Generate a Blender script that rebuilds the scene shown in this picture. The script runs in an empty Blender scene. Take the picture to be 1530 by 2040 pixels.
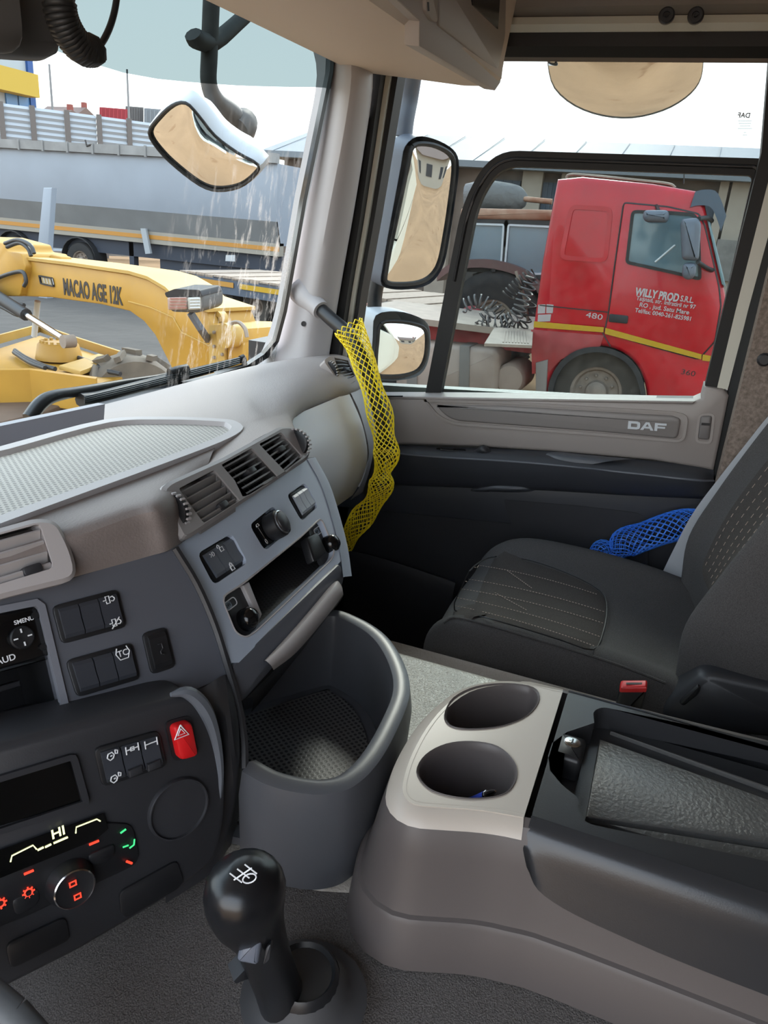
import bpy, bmesh, math, random
from mathutils import Vector as V, Matrix
from mathutils.bvhtree import BVHTree
random.seed(7)
SC = bpy.context.scene
COL = SC.collection
# ------------------------------------------------------------------ camera
# coordinates below are written relative to the phone's position (x right, y forward, z up); CAMZ lifts them to a ground at z = 0
CAMZ = 2.25
FPX, PITCH, HEAD, ROLL = 1500.0, math.radians(21), math.radians(20), math.radians(4.6)
CF = V((math.cos(PITCH)*math.cos(HEAD), math.cos(PITCH)*math.sin(HEAD), -math.sin(PITCH)))
_r0 = V((math.sin(HEAD), -math.cos(HEAD), 0)); _u0 = _r0.cross(CF)
CR = _r0*math.cos(ROLL) + _u0*math.sin(ROLL); CU = CR.cross(CF)
cam = bpy.data.cameras.new('camera'); camo = bpy.data.objects.new('camera', cam); COL.objects.link(camo)
camo.matrix_world = Matrix((( CR.x, CU.x, -CF.x, 0), (CR.y, CU.y, -CF.y, 0), (CR.z, CU.z, -CF.z, CAMZ), (0, 0, 0, 1)))
cam.sensor_fit = 'VERTICAL'; cam.sensor_height = 36.0; cam.lens = FPX/2040*36.0; cam.clip_start = 0.02; cam.clip_end = 500
SC.camera = camo
# ------------------------------------------------------------------ light
SC.view_settings.view_transform = 'Standard'; SC.view_settings.look = 'None'
SC.view_settings.gamma = 1.0; SC.view_settings.use_curve_mapping = False
SC.view_settings.exposure = 0.8
SC.cycles.max_bounces = 5; SC.cycles.diffuse_bounces = 3; SC.cycles.glossy_bounces = 3; SC.cycles.transparent_max_bounces = 12
SC.cycles.use_adaptive_sampling = True; SC.cycles.adaptive_threshold = 0.04
SC.cycles.caustics_reflective = False; SC.cycles.caustics_refractive = False
W = bpy.data.worlds.new('sky'); SC.world = W; W.use_nodes = True
_n = W.node_tree.nodes; _l = W.node_tree.links
_bg = _n['Background']; _tc = _n.new('ShaderNodeTexCoord'); _sp = _n.new('ShaderNodeSeparateXYZ'); _rp = _n.new('ShaderNodeValToRGB')
_l.new(_tc.outputs['Generated'], _sp.inputs[0]); _l.new(_sp.outputs['Z'], _rp.inputs[0]); _l.new(_rp.outputs[0], _bg.inputs[0])
_rp.color_ramp.elements[0].position = 0.0; _rp.color_ramp.elements[0].color = (1.0, 0.99, 0.97, 1)
_rp.color_ramp.elements[1].position = 0.7; _rp.color_ramp.elements[1].color = (0.72, 0.84, 1.0, 1)
_bg.inputs[1].default_value = 2.6
sun = bpy.data.lights.new('sun', 'SUN'); sun.energy = 2.2; sun.angle = math.radians(14); sun.color = (1.0, 0.93, 0.82)
suno = bpy.data.objects.new('sun', sun); COL.objects.link(suno); suno.location = (8, 4, 12)
SUN_FROM = V((1.0, 0.25, 0.72)).normalized()
suno.rotation_euler = SUN_FROM.to_track_quat('Z', 'Y').to_euler()
# ------------------------------------------------------------------ helpers: points
def ray(x, y): return CR*((x-765)/FPX) - CU*((y-1020)/FPX) + CF
def PX(x, y, c): d = ray(x, y); return d*(c/d.x)
def PY(x, y, c): d = ray(x, y); return d*(c/d.y)
def PZ(x, y, c): d = ray(x, y); return d*(c/d.z)
class Pl:
    """a plane: origin o, u right, v down, n towards the viewer"""
    def __init__(s, o, u, v):
        s.o = V(o); s.u = V(u).normalized(); s.n = s.u.cross(V(v)).normalized()*-1
        s.v = s.u.cross(s.n).normalized(); 
        if s.v.dot(V(v)) < 0: s.v = -s.v
        if s.n.dot(-s.o) < 0: s.n = -s.n
    def at(s, x, y, h=0.0):
        d = ray(x, y); o = s.o + s.n*h
        return d*(o.dot(s.n)/d.dot(s.n))
    def uv(s, a, b, c=0.0): return s.o + s.u*a + s.v*b + s.n*c
    def ps(s, pts, h=0.0): return [s.at(x, y, h) for x, y in pts]
def azpl(o, az, tilt):
    a, t = math.radians(az), math.radians(tilt)
    u = V((math.cos(a), -math.sin(a), 0)); nh = V((-math.sin(a), -math.cos(a), 0))
    return Pl(o, u, nh*math.sin(t) - V((0, 0, math.cos(t))))
# ------------------------------------------------------------------ helpers: materials
ALB = 1.0      # paint calibration: overall albedo of the colours picked from the photograph
def srgb(c):
    return tuple(ALB*((v/255)/12.92 if v/255 <= 0.04045 else ((v/255+0.055)/1.055)**2.4) for v in c) + (1.0,)
MATS = {}
def mat(name, rgb, rough=0.55, metal=0.0, bump=None, var=None, spec=0.5, emis=0.0, coat=0.0, stretch=None, speck=None):
    """rgb 0-255; bump=(scale, strength); var=(scale, amount); speck=(scale, threshold, rgb)"""
    if name in MATS: return MATS[name]
    m = bpy.data.materials.new(name); m.use_nodes = True; nt = m.node_tree; b = nt.nodes['Principled BSDF']
    c = srgb(rgb)
    b.inputs['Base Color'].default_value = c; b.inputs['Roughness'].default_value = rough
    b.inputs['Metallic'].default_value = metal; b.inputs['Specular IOR Level'].default_value = spec
    if coat: b.inputs['Coat Weight'].default_value = coat
    if emis:
        b.inputs['Emission Color'].default_value = c; b.inputs['Emission Strength'].default_value = emis
    if bump or var or speck:
        tc = nt.nodes.new('ShaderNodeTexCoord'); mp = nt.nodes.new('ShaderNodeMapping')
        nt.links.new(tc.outputs['Object'], mp.inputs[0])
        if stretch: mp.inputs['Scale'].default_value = stretch
        col = None
        if var:
            nz = nt.nodes.new('ShaderNodeTexNoise'); nz.inputs['Scale'].default_value = var[0]; nz.inputs['Detail'].default_value = 5
            nt.links.new(mp.outputs[0], nz.inputs['Vector'])
            rp = nt.nodes.new('ShaderNodeValToRGB'); a = var[1]
            rp.color_ramp.elements[0].position = 0.3; rp.color_ramp.elements[1].position = 0.7
            rp.color_ramp.elements[0].color = tuple(max(0, v*(1-a)) for v in c[:3]) + (1,)
            c2 = srgb(var[2]) if len(var) > 2 else tuple(min(1, v*(1+a)) for v in c[:3]) + (1,)
            rp.color_ramp.elements[1].color = c2
            nt.links.new(nz.outputs['Fac'], rp.inputs[0]); col = rp.outputs[0]
        if speck:
            n2 = nt.nodes.new('ShaderNodeTexNoise'); n2.inputs['Scale'].default_value = speck[0]; n2.inputs['Detail'].default_value = 3
            nt.links.new(mp.outputs[0], n2.inputs['Vector'])
            r2 = nt.nodes.new('ShaderNodeValToRGB'); r2.color_ramp.elements[0].position = speck[1]; r2.color_ramp.elements[1].position = min(1, speck[1]+0.08)
            nt.links.new(n2.outputs['Fac'], r2.inputs[0])
            mx = nt.nodes.new('ShaderNodeMix'); mx.data_type = 'RGBA'
            nt.links.new(r2.outputs[0], mx.inputs['Factor'])
            if col: nt.links.new(col, mx.inputs[6])
            else: mx.inputs[6].default_value = c
            mx.inputs[7].default_value = srgb(speck[2]); col = mx.outputs[2]
        if col: nt.links.new(col, b.inputs['Base Color'])
        if bump:
            nb = nt.nodes.new('ShaderNodeTexNoise'); nb.inputs['Scale'].default_value = bump[0]; nb.inputs['Detail'].default_value = 2
            nt.links.new(mp.outputs[0], nb.inputs['Vector'])
            bp = nt.nodes.new('ShaderNodeBump'); bp.inputs['Strength'].default_value = bump[1]; bp.inputs['Distance'].default_value = bump[2] if len(bump) > 2 else 0.001
            nt.links.new(nb.outputs['Fac'], bp.inputs['Height']); nt.links.new(bp.outputs[0], b.inputs['Normal'])
    MATS[name] = m
    return m
def glass_mat(name, tint=(255, 255, 255), refl=0.06, dirt=None):
    """thin pane: clear with a weak reflection; dirt = function(nt, tc) giving a 0..1 mask of dust lying on the pane"""
    if name in MATS: return MATS[name]
    m = bpy.data.materials.new(name); m.use_nodes = True; nt = m.node_tree; nt.nodes.clear()
    out = nt.nodes.new('ShaderNodeOutputMaterial'); tr = nt.nodes.new('ShaderNodeBsdfTransparent'); tr.inputs[0].default_value = srgb(tint)
    gl = nt.nodes.new('ShaderNodeBsdfGlossy'); gl.inputs['Roughness'].default_value = 0.02
    mx = nt.nodes.new('ShaderNodeMixShader'); mx.inputs[0].default_value = refl
    nt.links.new(tr.outputs[0], mx.inputs[1]); nt.links.new(gl.outputs[0], mx.inputs[2]); last = mx if refl > 0 else tr
    if dirt:
        df = nt.nodes.new('ShaderNodeBsdfTranslucent'); df.inputs[0].default_value = srgb((225, 220, 212))
        d2 = nt.nodes.new('ShaderNodeBsdfDiffuse'); d2.inputs[0].default_value = srgb((225, 220, 212))
        ad = nt.nodes.new('ShaderNodeMixShader'); ad.inputs[0].default_value = 0.5
        nt.links.new(df.outputs[0], ad.inputs[1]); nt.links.new(d2.outputs[0], ad.inputs[2])
        tc = nt.nodes.new('ShaderNodeTexCoord')
        m2 = nt.nodes.new('ShaderNodeMixShader'); nt.links.new(dirt(nt, tc), m2.inputs[0])
        nt.links.new(last.outputs[0], m2.inputs[1]); nt.links.new(ad.outputs[0], m2.inputs[2]); last = m2
    nt.links.new(last.outputs[0], out.inputs[0])
    MATS[name] = m
    return m
# ------------------------------------------------------------------ helpers: meshes
ORG = {}
def thing(name, loc, label=None, cat=None, group=None, kind=None):
    o = bpy.data.objects.new(name, None); COL.objects.link(o); o.empty_display_size = 0.05
    L = V(loc) + V((0, 0, CAMZ)); o.location = L; ORG[o.name] = L
    tag(o, label, cat, group, kind); return o
def tag(o, label=None, cat=None, group=None, kind=None):
    if label: o['label'] = label
    if cat: o['category'] = cat
    if group: o['group'] = group
    if kind: o['kind'] = kind
    return o
def mesh_obj(name, verts, faces, m, parent=None, smooth=35, me=None):
    lo = V((1e9,)*3); hi = V((-1e9,)*3)
    for v in verts:
        for k in range(3):
            lo[k] = min(lo[k], v[k]); hi[k] = max(hi[k], v[k])
    c = (lo+hi)*0.5; c.z = lo.z
    me = bpy.data.meshes.new(name)
    me.from_pydata([V(v)-c for v in verts], [], faces); me.validate(); me.update()
    bm = bmesh.new(); bm.from_mesh(me); bmesh.ops.remove_doubles(bm, verts=bm.verts, dist=1e-6); bmesh.ops.recalc_face_normals(bm, faces=bm.faces); bm.to_mesh(me); bm.free()
    if smooth:
        me.polygons.foreach_set('use_smooth', [True]*len(me.polygons)); me.set_sharp_from_angle(angle=math.radians(smooth))
    o = bpy.data.objects.new(name, me); COL.objects.link(o)
    if isinstance(m, (list, tuple)):
        for q in m: me.materials.append(q)
    elif m: me.materials.append(m)
    w = c + V((0, 0, CAMZ)); ORG[o.name] = w
    if parent is not None:
        o.parent = parent; o.location = w - ORG[parent.name]
    else: o.location = w
    return o
def copy_tree(o, loc=None, parent=None):
    c = o.copy(); COL.objects.link(c)
    if parent is not None: c.parent = parent
    if loc is not None: c.location = loc
    ORG[c.name] = ORG.get(o.name, V((0, 0, 0)))
    for ch in list(o.children): copy_tree(ch, None, c)
    return c
class M:
    def __init__(s): s.v = []; s.f = []
    def add(s, vs, fs):
        k = len(s.v); s.v += [V(x) for x in vs]; s.f += [tuple(i+k for i in f) for f in fs]; return s
    def build(s, name, m, parent=None, smooth=35): return mesh_obj(name, s.v, s.f, m, parent, smooth)
    # --- shapes
    def box(s, a, b):
        x0, y0, z0 = [min(a[i], b[i]) for i in range(3)]; x1, y1, z1 = [max(a[i], b[i]) for i in range(3)]
        return s.add([(x0,y0,z0),(x1,y0,z0),(x1,y1,z0),(x0,y1,z0),(x0,y0,z1),(x1,y0,z1),(x1,y1,z1),(x0,y1,z1)],
                     [(0,3,2,1),(4,5,6,7),(0,1,5,4),(1,2,6,5),(2,3,7,6),(3,0,4,7)])
    def rings(s, rs, cap0=True, cap1=True, closed=False):
        n = len(rs[0]); vs = [p for r in rs for p in r]; fs = []
        k = len(rs)
        for i in range(k if closed else k-1):
            j = (i+1) % k
            for a in range(n):
                b = (a+1) % n; fs.append((i*n+a, i*n+b, j*n+b, j*n+a))
        if not closed:
            if cap0: fs.append(tuple(range(n))[::-1])
            if cap1: fs.append(tuple((k-1)*n+a for a in range(n)))
        return s.add(vs, fs)
    def prism(s, pts, n, h0, h1, bev=0.0):
        n = V(n); pts = [V(p) for p in pts]
        b = min(bev, abs(h1-h0)*0.95)
        if b <= 0: return s.rings([[p+n*h0 for p in pts], [p+n*h1 for p in pts]])
        sg = 1 if h1 > h0 else -1
        return s.rings([[p+n*h0 for p in pts], [p+n*(h1-sg*b) for p in pts], [p+n*(h1-sg*b*0.35) for p in inset(pts, n, b*0.3)], [p+n*h1 for p in inset(pts, n, b)]])
    def ring(s, pts, n, w, h0, h1):
        """a frame: outer outline pts, inner inset by w"""
        n = V(n); q = inset(pts, n, w)
        return s.rings([[p+n*h0 for p in pts], [p+n*h1 for p in pts], [p+n*h1 for p in q], [p+n*h0 for p in q]], closed=True)
    def tube(s, path, r, seg=10, smooth=0, cap=True, flat=None):
        path = [V(p) for p in path]
        if smooth: 
            if isinstance(r, (list, tuple)): rr = crv([V((x, 0, 0)) for x in r], smooth); r = [x.x for x in rr]
            path = crv(path, smooth)
        if not isinstance(r, (list, tuple)): r = [r]*len(path)
        rs = []; t0 = None; nx = None
        for i, p in enumerate(path):
            t = (path[min(i+1, len(path)-1)] - path[max(i-1, 0)]).normalized()
            if nx is None:
                nx = t.orthogonal().normalized() if flat is None else (V(flat[0]) - t*V(flat[0]).dot(t)).normalized()
            else:
                nx = (nx - t*nx.dot(t)).normalized()
            ny = t.cross(nx); kx, ky = (1, 1) if flat is None else (flat[1], flat[2])
            rs.append([p + nx*(math.cos(a)*r[i]*kx) + ny*(math.sin(a)*r[i]*ky) for a in [2*math.pi*k/seg for k in range(seg)]])
        return s.rings(rs, cap, cap)
    def lathe(s, prof, o, ax, seg=24, cap=True):
        o = V(o); ax = V(ax).normalized(); a = ax.orthogonal().normalized(); b = ax.cross(a)
        return s.rings([[o + ax*h + (a*math.cos(t)+b*math.sin(t))*r for t in [2*math.pi*k/seg for k in range(seg)]] for r, h in prof], cap, cap)
    def patch(s, g, nu=4, nv=4, thick=None):
        """smooth surface through a grid of points"""
        rows = [crv(r, nu) for r in g]
        cols = list(zip(*rows)); cols = [crv(list(c), nv) for c in cols]
        rows = list(zip(*cols)); h = len(rows); w = len(rows[0])
        vs = [p for r in rows for p in r]
        fs = [(i*w+j, i*w+j+1, (i+1)*w+j+1, (i+1)*w+j) for i in range(h-1) for j in range(w-1)]
        if thick is not None:
            t = V(thick); k = len(vs); vs = vs + [p+t for p in vs]
            fs += [tuple(x+k for x in reversed(f)) for f in fs]
            bd = [i for i in range(w)] + [i*w+w-1 for i in range(1, h)] + [(h-1)*w+j for j in range(w-2, -1, -1)] + [i*w for i in range(h-2, 0, -1)]
            for a, b in zip(bd, bd[1:]+bd[:1]): fs.append((a, b, b+k, a+k))
        return s.add(vs, fs)
    def plate(s, outer, holes, n, h0, h1, hole_depth=None):
        """flat plate with holes; front at h1, rim back to h0; hole walls go back to h0 (or hole_depth)"""
        n = V(n); loops = [outer] + list(holes); flat = [V(p) for l in loops for p in l]
        bm = bmesh.new(); es = []
        for l in loops:
            vs = [bm.verts.new(V(p)) for p in l]
            es += [bm.edges.new((vs[i], vs[(i+1) % len(vs)])) for i in range(len(vs))]
        bm.verts.index_update()
        bmesh.ops.triangle_fill(bm, edges=es, use_beauty=True, normal=n)
        bm.verts.index_update(); tris = [tuple(v.index for v in f.verts) for f in bm.faces]; flat = [v.co.copy() for v in bm.verts]; bm.free()
        s.add([p+n*h1 for p in flat], tris)
        for k, l in enumerate(loops):
            d = h0 if k == 0 or hole_depth is None else hole_depth
            L = len(l); s.add([V(p)+n*h1 for p in l]+[V(p)+n*d for p in l], [(i, (i+1) % L, L+(i+1) % L, L+i) for i in range(L)])
        return s
def crv(pts, k):
    """Catmull-Rom through the points, k steps a span"""
    pts = [V(p) for p in pts]; n = len(pts)
    if n < 3 or k <= 1:
        if n == 2 and k > 1: return [pts[0].lerp(pts[1], i/k) for i in range(k+1)]
        return pts
    out = []
    for i in range(n-1):
        p0 = pts[i-1] if i else pts[0]*2-pts[1]; p1 = pts[i]; p2 = pts[i+1]; p3 = pts[i+2] if i+2 < n else pts[-1]*2-pts[-2]
        for j in range(k):
            t = j/k
            out.append(0.5*((2*p1)+(p2-p0)*t+(2*p0-5*p1+4*p2-p3)*t*t+(3*p1-p0-3*p2+p3)*t**3))
    out.append(pts[-1]); return out
def ccrv(pts, k):
    """closed Catmull-Rom"""
    pts = [V(p) for p in pts]; n = len(pts); out = []
    for i in range(n):
        p0, p1, p2, p3 = pts[i-1], pts[i], pts[(i+1) % n], pts[(i+2) % n]
        for j in range(k):
            t = j/k
            out.append(0.5*((2*p1)+(p2-p0)*t+(2*p0-5*p1+4*p2-p3)*t*t+(3*p1-p0-3*p2+p3)*t**3))
    return out
def inset(pts, n, d):
    pts = [V(p) for p in pts]; n = V(n).normalized(); L = len(pts); out = []
    area = V((0, 0, 0))
    for i in range(L): area += pts[i].cross(pts[(i+1) % L])
    sg = 1 if area.dot(n) > 0 else -1
    for i in range(L):
        a = (pts[i]-pts[i-1]).normalized(); b = (pts[(i+1) % L]-pts[i]).normalized()
        na = n.cross(a)*sg; nb = n.cross(b)*sg; m = (na+nb); 
        m = m.normalized() if m.length > 1e-6 else na
        k = max(0.35, m.dot(na)); out.append(pts[i] + m*(d/k))
    return out
def rnd(pts, r, seg=4):
    """round the corners of a closed polygon; r one value or one per corner"""
    pts = [V(p) for p in pts]; L = len(pts); out = []
    for i in range(L):
        p = pts[i]; a = pts[i-1]-p; b = pts[(i+1) % L]-p; q = r[i] if isinstance(r, (list, tuple)) else r
        q = min(q, a.length*0.48, b.length*0.48)
        if q < 1e-5: out.append(p); continue
        s, e = p+a.normalized()*q, p+b.normalized()*q
        for k in range(seg+1):
            t = k/seg; out.append(s*(1-t)**2 + p*(2*t*(1-t)) + e*t*t)
    return out
def circ(o, u, v, r, seg=24, r2=None):
    r2 = r if r2 is None else r2
    return [V(o)+V(u)*(math.cos(2*math.pi*k/seg)*r)+V(v)*(math.sin(2*math.pi*k/seg)*r2) for k in range(seg)]
def text(name, body, o, u, v, n, size, m, parent, extrude=0.0004, bold=0.0, align='CENTER', squeeze=1.0):
    """lettering: baseline along u, v down, facing n"""
    cu = bpy.data.curves.new(name, 'FONT'); cu.body = body; cu.size = size; cu.align_x = align; cu.align_y = 'CENTER'
    cu.extrude = extrude; cu.offset = bold; cu.resolution_u = 3
    tmp = bpy.data.objects.new('tmp', cu); COL.objects.link(tmp)
    me = bpy.data.meshes.new_from_object(tmp.evaluated_get(bpy.context.evaluated_depsgraph_get())); me.name = name
    bpy.data.objects.remove(tmp); bpy.data.curves.remove(cu)
    me.materials.clear(); me.materials.append(m); t = bpy.data.objects.new(name, me); COL.objects.link(t)
    u = V(u).normalized(); w = -V(v).normalized(); n = V(n).normalized(); w = (w - u*w.dot(u)).normalized()
    o = V(o) + V((0, 0, CAMZ))
    u = u*squeeze
    mw = Matrix(((u.x, w.x, n.x, o.x), (u.y, w.y, n.y, o.y), (u.z, w.z, n.z, o.z), (0, 0, 0, 1)))
    ORG[t.name] = o
    if parent is not None:
        t.parent = parent; mw = Matrix.Translation(-ORG[parent.name]) @ mw
    t.matrix_basis = mw
    return t
# ------------------------------------------------------------------ materials of the cab
PAD = mat('grained_warm_grey', (158, 149, 145), 0.6, bump=(420, 0.5, 0.0008))
PADD = mat('dark_grained_grey', (130, 121, 118), 0.55, bump=(420, 0.55, 0.0008))
GREY = mat('smooth_grey_plastic', (178, 174, 175), 0.45, bump=(900, 0.08, 0.0004))
BLUEG = mat('slate_blue_plastic', (180, 192, 210), 0.33, bump=(900, 0.1, 0.0004))
DARKG = mat('dark_slate_plastic', (88, 91, 99), 0.42, bump=(900, 0.12, 0.0004))
CHAR = mat('charcoal_plastic', (46, 47, 51), 0.42, bump=(800, 0.12, 0.0004))
BLACK = mat('black_plastic', (28, 29, 32), 0.4)
GLOSSB = mat('gloss_black', (14, 15, 17), 0.16)
RUBB = mat('black_rubber', (20, 20, 21), 0.6)
CHROME = mat('chrome', (200, 200, 200), 0.18, metal=1.0)
WHITEP = mat('white_print', (225, 228, 232), 0.5)
CARPET = mat('grey_carpet', (94, 90, 88), 0.95, bump=(620, 0.9, 0.002), var=(700, 0.35), spec=0.2)
BEIGE = mat('beige_trim', (172, 163, 154), 0.65, bump=(500, 0.15, 0.0005))
HEADL = mat('headliner_grey', (205, 200, 192), 0.9, var=(300, 0.06))
OFFW = mat('offwhite_paint', (205, 204, 192), 0.35)
FABR = mat('brown_fabric', (140, 127, 118), 0.95, var=(160, 0.3), bump=(400, 0.5, 0.001), spec=0.1)
def st(o): o['kind'] = 'structure'; return o
# ------------------------------------------------------------------ cab shell
TUN = -0.64
VINYL = mat('tunnel_vinyl', (166, 159, 149), 0.38, bump=(300, 0.9, 0.0016), spec=0.7)
EDG = [(0.75, 0.50), (0.42, 0.515), (0.255, 0.53), (0.17, 0.555), (0.0, 0.58), (-1.1, 0.60)]      # where the tunnel top breaks away to the driver's side: (y, x)
m = M()
m.patch([[V((x, y, TUN-0.006)), V((x+0.012, y, TUN)), V((0.7, y, TUN)), V((0.85, y, TUN)), V((0.97, y, TUN)), V((1.005, y, TUN-0.006)), V((1.025, y, TUN-0.04)), V((1.04, y, -1.15))] for y, x in EDG], 4, 4)
fl0 = st(m.build('floor', VINYL))
m = M()
m.patch([[V((-0.44, y, -1.12)), V((0.0, y, -1.10)), V((0.10, y, -0.95)), V((0.2, y, -0.76)), V((0.32, y, TUN-0.055)), V((x-0.06, y, TUN-0.014)), V((x-0.004, y, TUN-0.004)), V((x+0.006, y, TUN-0.004))] for y, x in EDG], 5, 4)
m.box((-0.45, -1.1, -1.2), (0.03, 0.95, -1.12)); m.box((1.0, -1.1, -1.2), (1.75, 0.95, -1.15)); m.build('carpet', CARPET, fl0)
# front bulkhead behind the dashboard
m = M(); m.box((-0.5, 0.96, -1.3), (1.74, 1.0, -0.36)); st(m.build('wall_front', CHAR))
# rear wall of the cab
m = M(); m.box((-0.5, -1.15, -1.2), (1.8, -1.1, 0.95)); st(m.build('wall_rear', FABR))
# roof
m = M(); m.box((-0.5, -1.15, 0.78), (1.8, 0.75, 0.82)); st(m.build('ceiling', HEADL))
# driver's side: unseen door left out to let daylight in, only pillars, rail and sill
m = M(); m.box((-0.5, -1.1, -1.2), (-0.44, -0.30, 0.8)); m.box((-0.5, 0.74, -1.2), (-0.44, 1.0, 0.0)); m.box((-0.5, 0.72, 0.0), (-0.44, 0.80, 0.8)); m.box((-0.5, -0.30, 0.50), (-0.44, 0.75, 0.8)); m.box((-0.5, -0.30, -1.2), (-0.44, 0.75, -1.0))
st(m.build('wall_left', GREY))
# header above the windscreen, behind the shelf
m = M(); m.box((-0.5, 0.72, 0.5), (1.74, 0.80, 0.82)); st(m.build('wall_header', GREY))
# ------------------------------------------------------------------ rear part of the right wall (behind the door opening)
m = M(); m.box((1.62, -1.1, -1.2), (1.8, -0.128, 0.8)); o = st(m.build('wall_right', FABR))
mm = M(); mm.lathe([(0.012, 0), (0.013, 0.004), (0.009, 0.009)], PX(1522, 716, 1.62), (-1, 0, 0), 14); mm.build('trim_clip', CHAR, o)
# roof rail above the passenger door
m = M(); yz = [(-0.3, 0), (0.75, 0)]
prof = [(1.70, 0.80), (1.60, 0.80), (1.585, 0.62), (1.60, 0.44), (1.63, 0.395), (1.66, 0.385), (1.70, 0.385)]
def zx(p, y): return V((p[0], y, p[1]))
m.rings([[zx(p, 0.78) for p in prof], [zx(p, -1.1) for p in prof]])
rail = st(m.build('trim_1', mat('rail_taupe', (128, 121, 115), 0.65, bump=(500, 0.15, 0.0005))))
m = M(); m.rings([[V((x, y, z)) for x, z in ((1.655, 0.385), (1.69, 0.385), (1.69, 0.365), (1.665, 0.362), (1.65, 0.372))] for y in (0.78, -0.22)]); m.build('seal_lip', OFFW, rail)
m = M(); m.rings([[V((x, y, z)) for x, z in ((1.67, 0.364), (1.73, 0.364), (1.73, 0.325), (1.69, 0.325), (1.672, 0.34))] for y in (0.78, -0.14)]); m.build('door_seal', RUBB, rail)
for px_, py_ in ((1328, 31), (1386, 31)):
    c = PX(px_, py_, 1.594); mm = M(); mm.lathe([(0.0135, -0.004), (0.0135, 0.002), (0.011, 0.004), (0.006, 0.004), (0.0055, 0.001)], c, (-1, 0, 0.08), 20); so = mm.build('screw_cover', CHAR, rail)
    mm = M(); mm.lathe([(0.0035, 0.0), (0.0035, 0.006), (0.002, 0.006)], c, (-1, 0, 0.08), 8); mm.build('screw_head', BLACK, so)
# ------------------------------------------------------------------ A-pillar trim (right)
m = M()
rows = [((645, 60), (690, 70), (735, 85), 1.60), ((662, 145), (700, 152), (738, 165), 1.60), ((640, 270), (683, 275), (722, 285), 1.61), ((613, 400), (658, 405), (701, 415), 1.62), ((592, 520), (636, 525), (680, 535), 1.625), ((574, 620), (618, 622), (664, 630), 1.63), ((553, 690), (606, 690), (652, 700), 1.63), ((530, 735), (600, 745), (645, 760), 1.63)]
g = []
for a, b, c, x in rows:
    pa = PX(*a, x-0.02); pb = PX(*b, x-0.055); pc = PX(*c, x)
    back = pa + V((0.03, 0.05, 0)); g.append([back, pa, pb, pc, pc+V((0.06, 0.02, 0))])
m.patch(g, 5, 4)
ap = st(m.build('trim_2', GREY))
for q in ((669, 265), (605, 645)):
    mm = M(); c = PX(*q, 1.575); mm.lathe([(0.006, -0.006), (0.006, 0.003), (0.0035, 0.003), (0.003, 0.001)], c, (-1, -0.4, 0.05), 12); mm.build('trim_screw', BLACK, ap)
# door opening: seal, painted frame edge (each its own strip)
def strip(name, pts, x0, w, mt, parent):
    """strip along the door's front edge: pts = [(left px, right px, y px)]"""
    mm = M(); r = []
    for xl, xr, y in pts:
        a = PX(xl, y, x0); b = PX(xr, y, x0); r.append([a, b, b+V((w, 0, 0)), a+V((w, 0, 0))])
    mm.rings(r); return mm.build(name, mt, parent)
strip('pillar_seal', [(741, 768, 100), (733, 759, 150), (712, 739, 290), (692, 718, 430), (667, 693, 580), (641, 672, 720), (630, 660, 770)], 1.665, 0.03, RUBB, ap)
strip('door_frame_edge', [(766, 787, 100), (757, 778, 150), (737, 757, 290), (716, 735, 430), (691, 709, 580), (670, 689, 720), (660, 680, 770)], 1.69, 0.03, OFFW, ap)
strip('glass_channel', [(784, 802, 100), (775, 793, 150), (754, 770, 290), (733, 747, 430), (706, 720, 580), (685, 700, 720), (678, 692, 790)], 1.70, 0.045, RUBB, ap)
# kick panel ahead of the passenger door
m = M(); m.box((1.70, 0.72, -1.2), (1.80, 1.0, -0.34)); m.box((1.66, 0.84, -0.36), (1.80, 1.0, -0.30)); st(m.build('wall_kick', CHAR))
# ------------------------------------------------------------------ dashboard
MESHMAT = mat('perforated_mat_light', (168, 166, 160), 0.7)
def dots(name, rgb, dark, scale, rough=0.6, bump=0.6, thr=0.33):
    """moulded rows of little dimples: relief from an even grid of dots"""
    if name in MATS: return MATS[name]
    mt = bpy.data.materials.new(name); mt.use_nodes = True; nt = mt.node_tree; b = nt.nodes['Principled BSDF']; b.inputs['Roughness'].default_value = rough
    tc = nt.nodes.new('ShaderNodeTexCoord'); vo = nt.nodes.new('ShaderNodeTexVoronoi'); vo.inputs['Scale'].default_value = scale; vo.inputs['Randomness'].default_value = 0.0
    mp = nt.nodes.new('ShaderNodeMapping'); mp.inputs['Rotation'].default_value = (0, 0, 0.6); mp.inputs['Scale'].default_value = (1, 1, 0.001); nt.links.new(tc.outputs['Object'], mp.inputs[0])
    nt.links.new(mp.outputs[0], vo.inputs['Vector'])
    rp = nt.nodes.new('ShaderNodeValToRGB'); rp.color_ramp.elements[0].position = thr-0.08; rp.color_ramp.elements[1].position = thr+0.05
    rp.color_ramp.elements[0].color = srgb(dark); rp.color_ramp.elements[1].color = srgb(rgb)
    nt.links.new(vo.outputs['Distance'], rp.inputs[0]); nt.links.new(rp.outputs[0], b.inputs['Base Color'])
    bp = nt.nodes.new('ShaderNodeBump'); bp.inputs['Strength'].default_value = bump; bp.inputs['Distance'].default_value = 0.002
    nt.links.new(rp.outputs[0], bp.inputs['Height']); nt.links.new(bp.outputs[0], b.inputs['Normal'])
    MATS[name] = mt; return mt
TRAYM = dots('dimpled_grey_mat', (190, 187, 180), (140, 138, 134), 170)
DARKM = dots('dimpled_black_mat', (98, 98, 98), (30, 30, 32), 150, 0.42)
PKTM = dots('ribbed_black_mat', (50, 50, 52), (24, 24, 26), 190, 0.5)
dash = thing('dashboard', (0.8, 0.8, -1.1), 'grey and slate truck dashboard running under the windscreen to the passenger door', 'dashboard')
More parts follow.
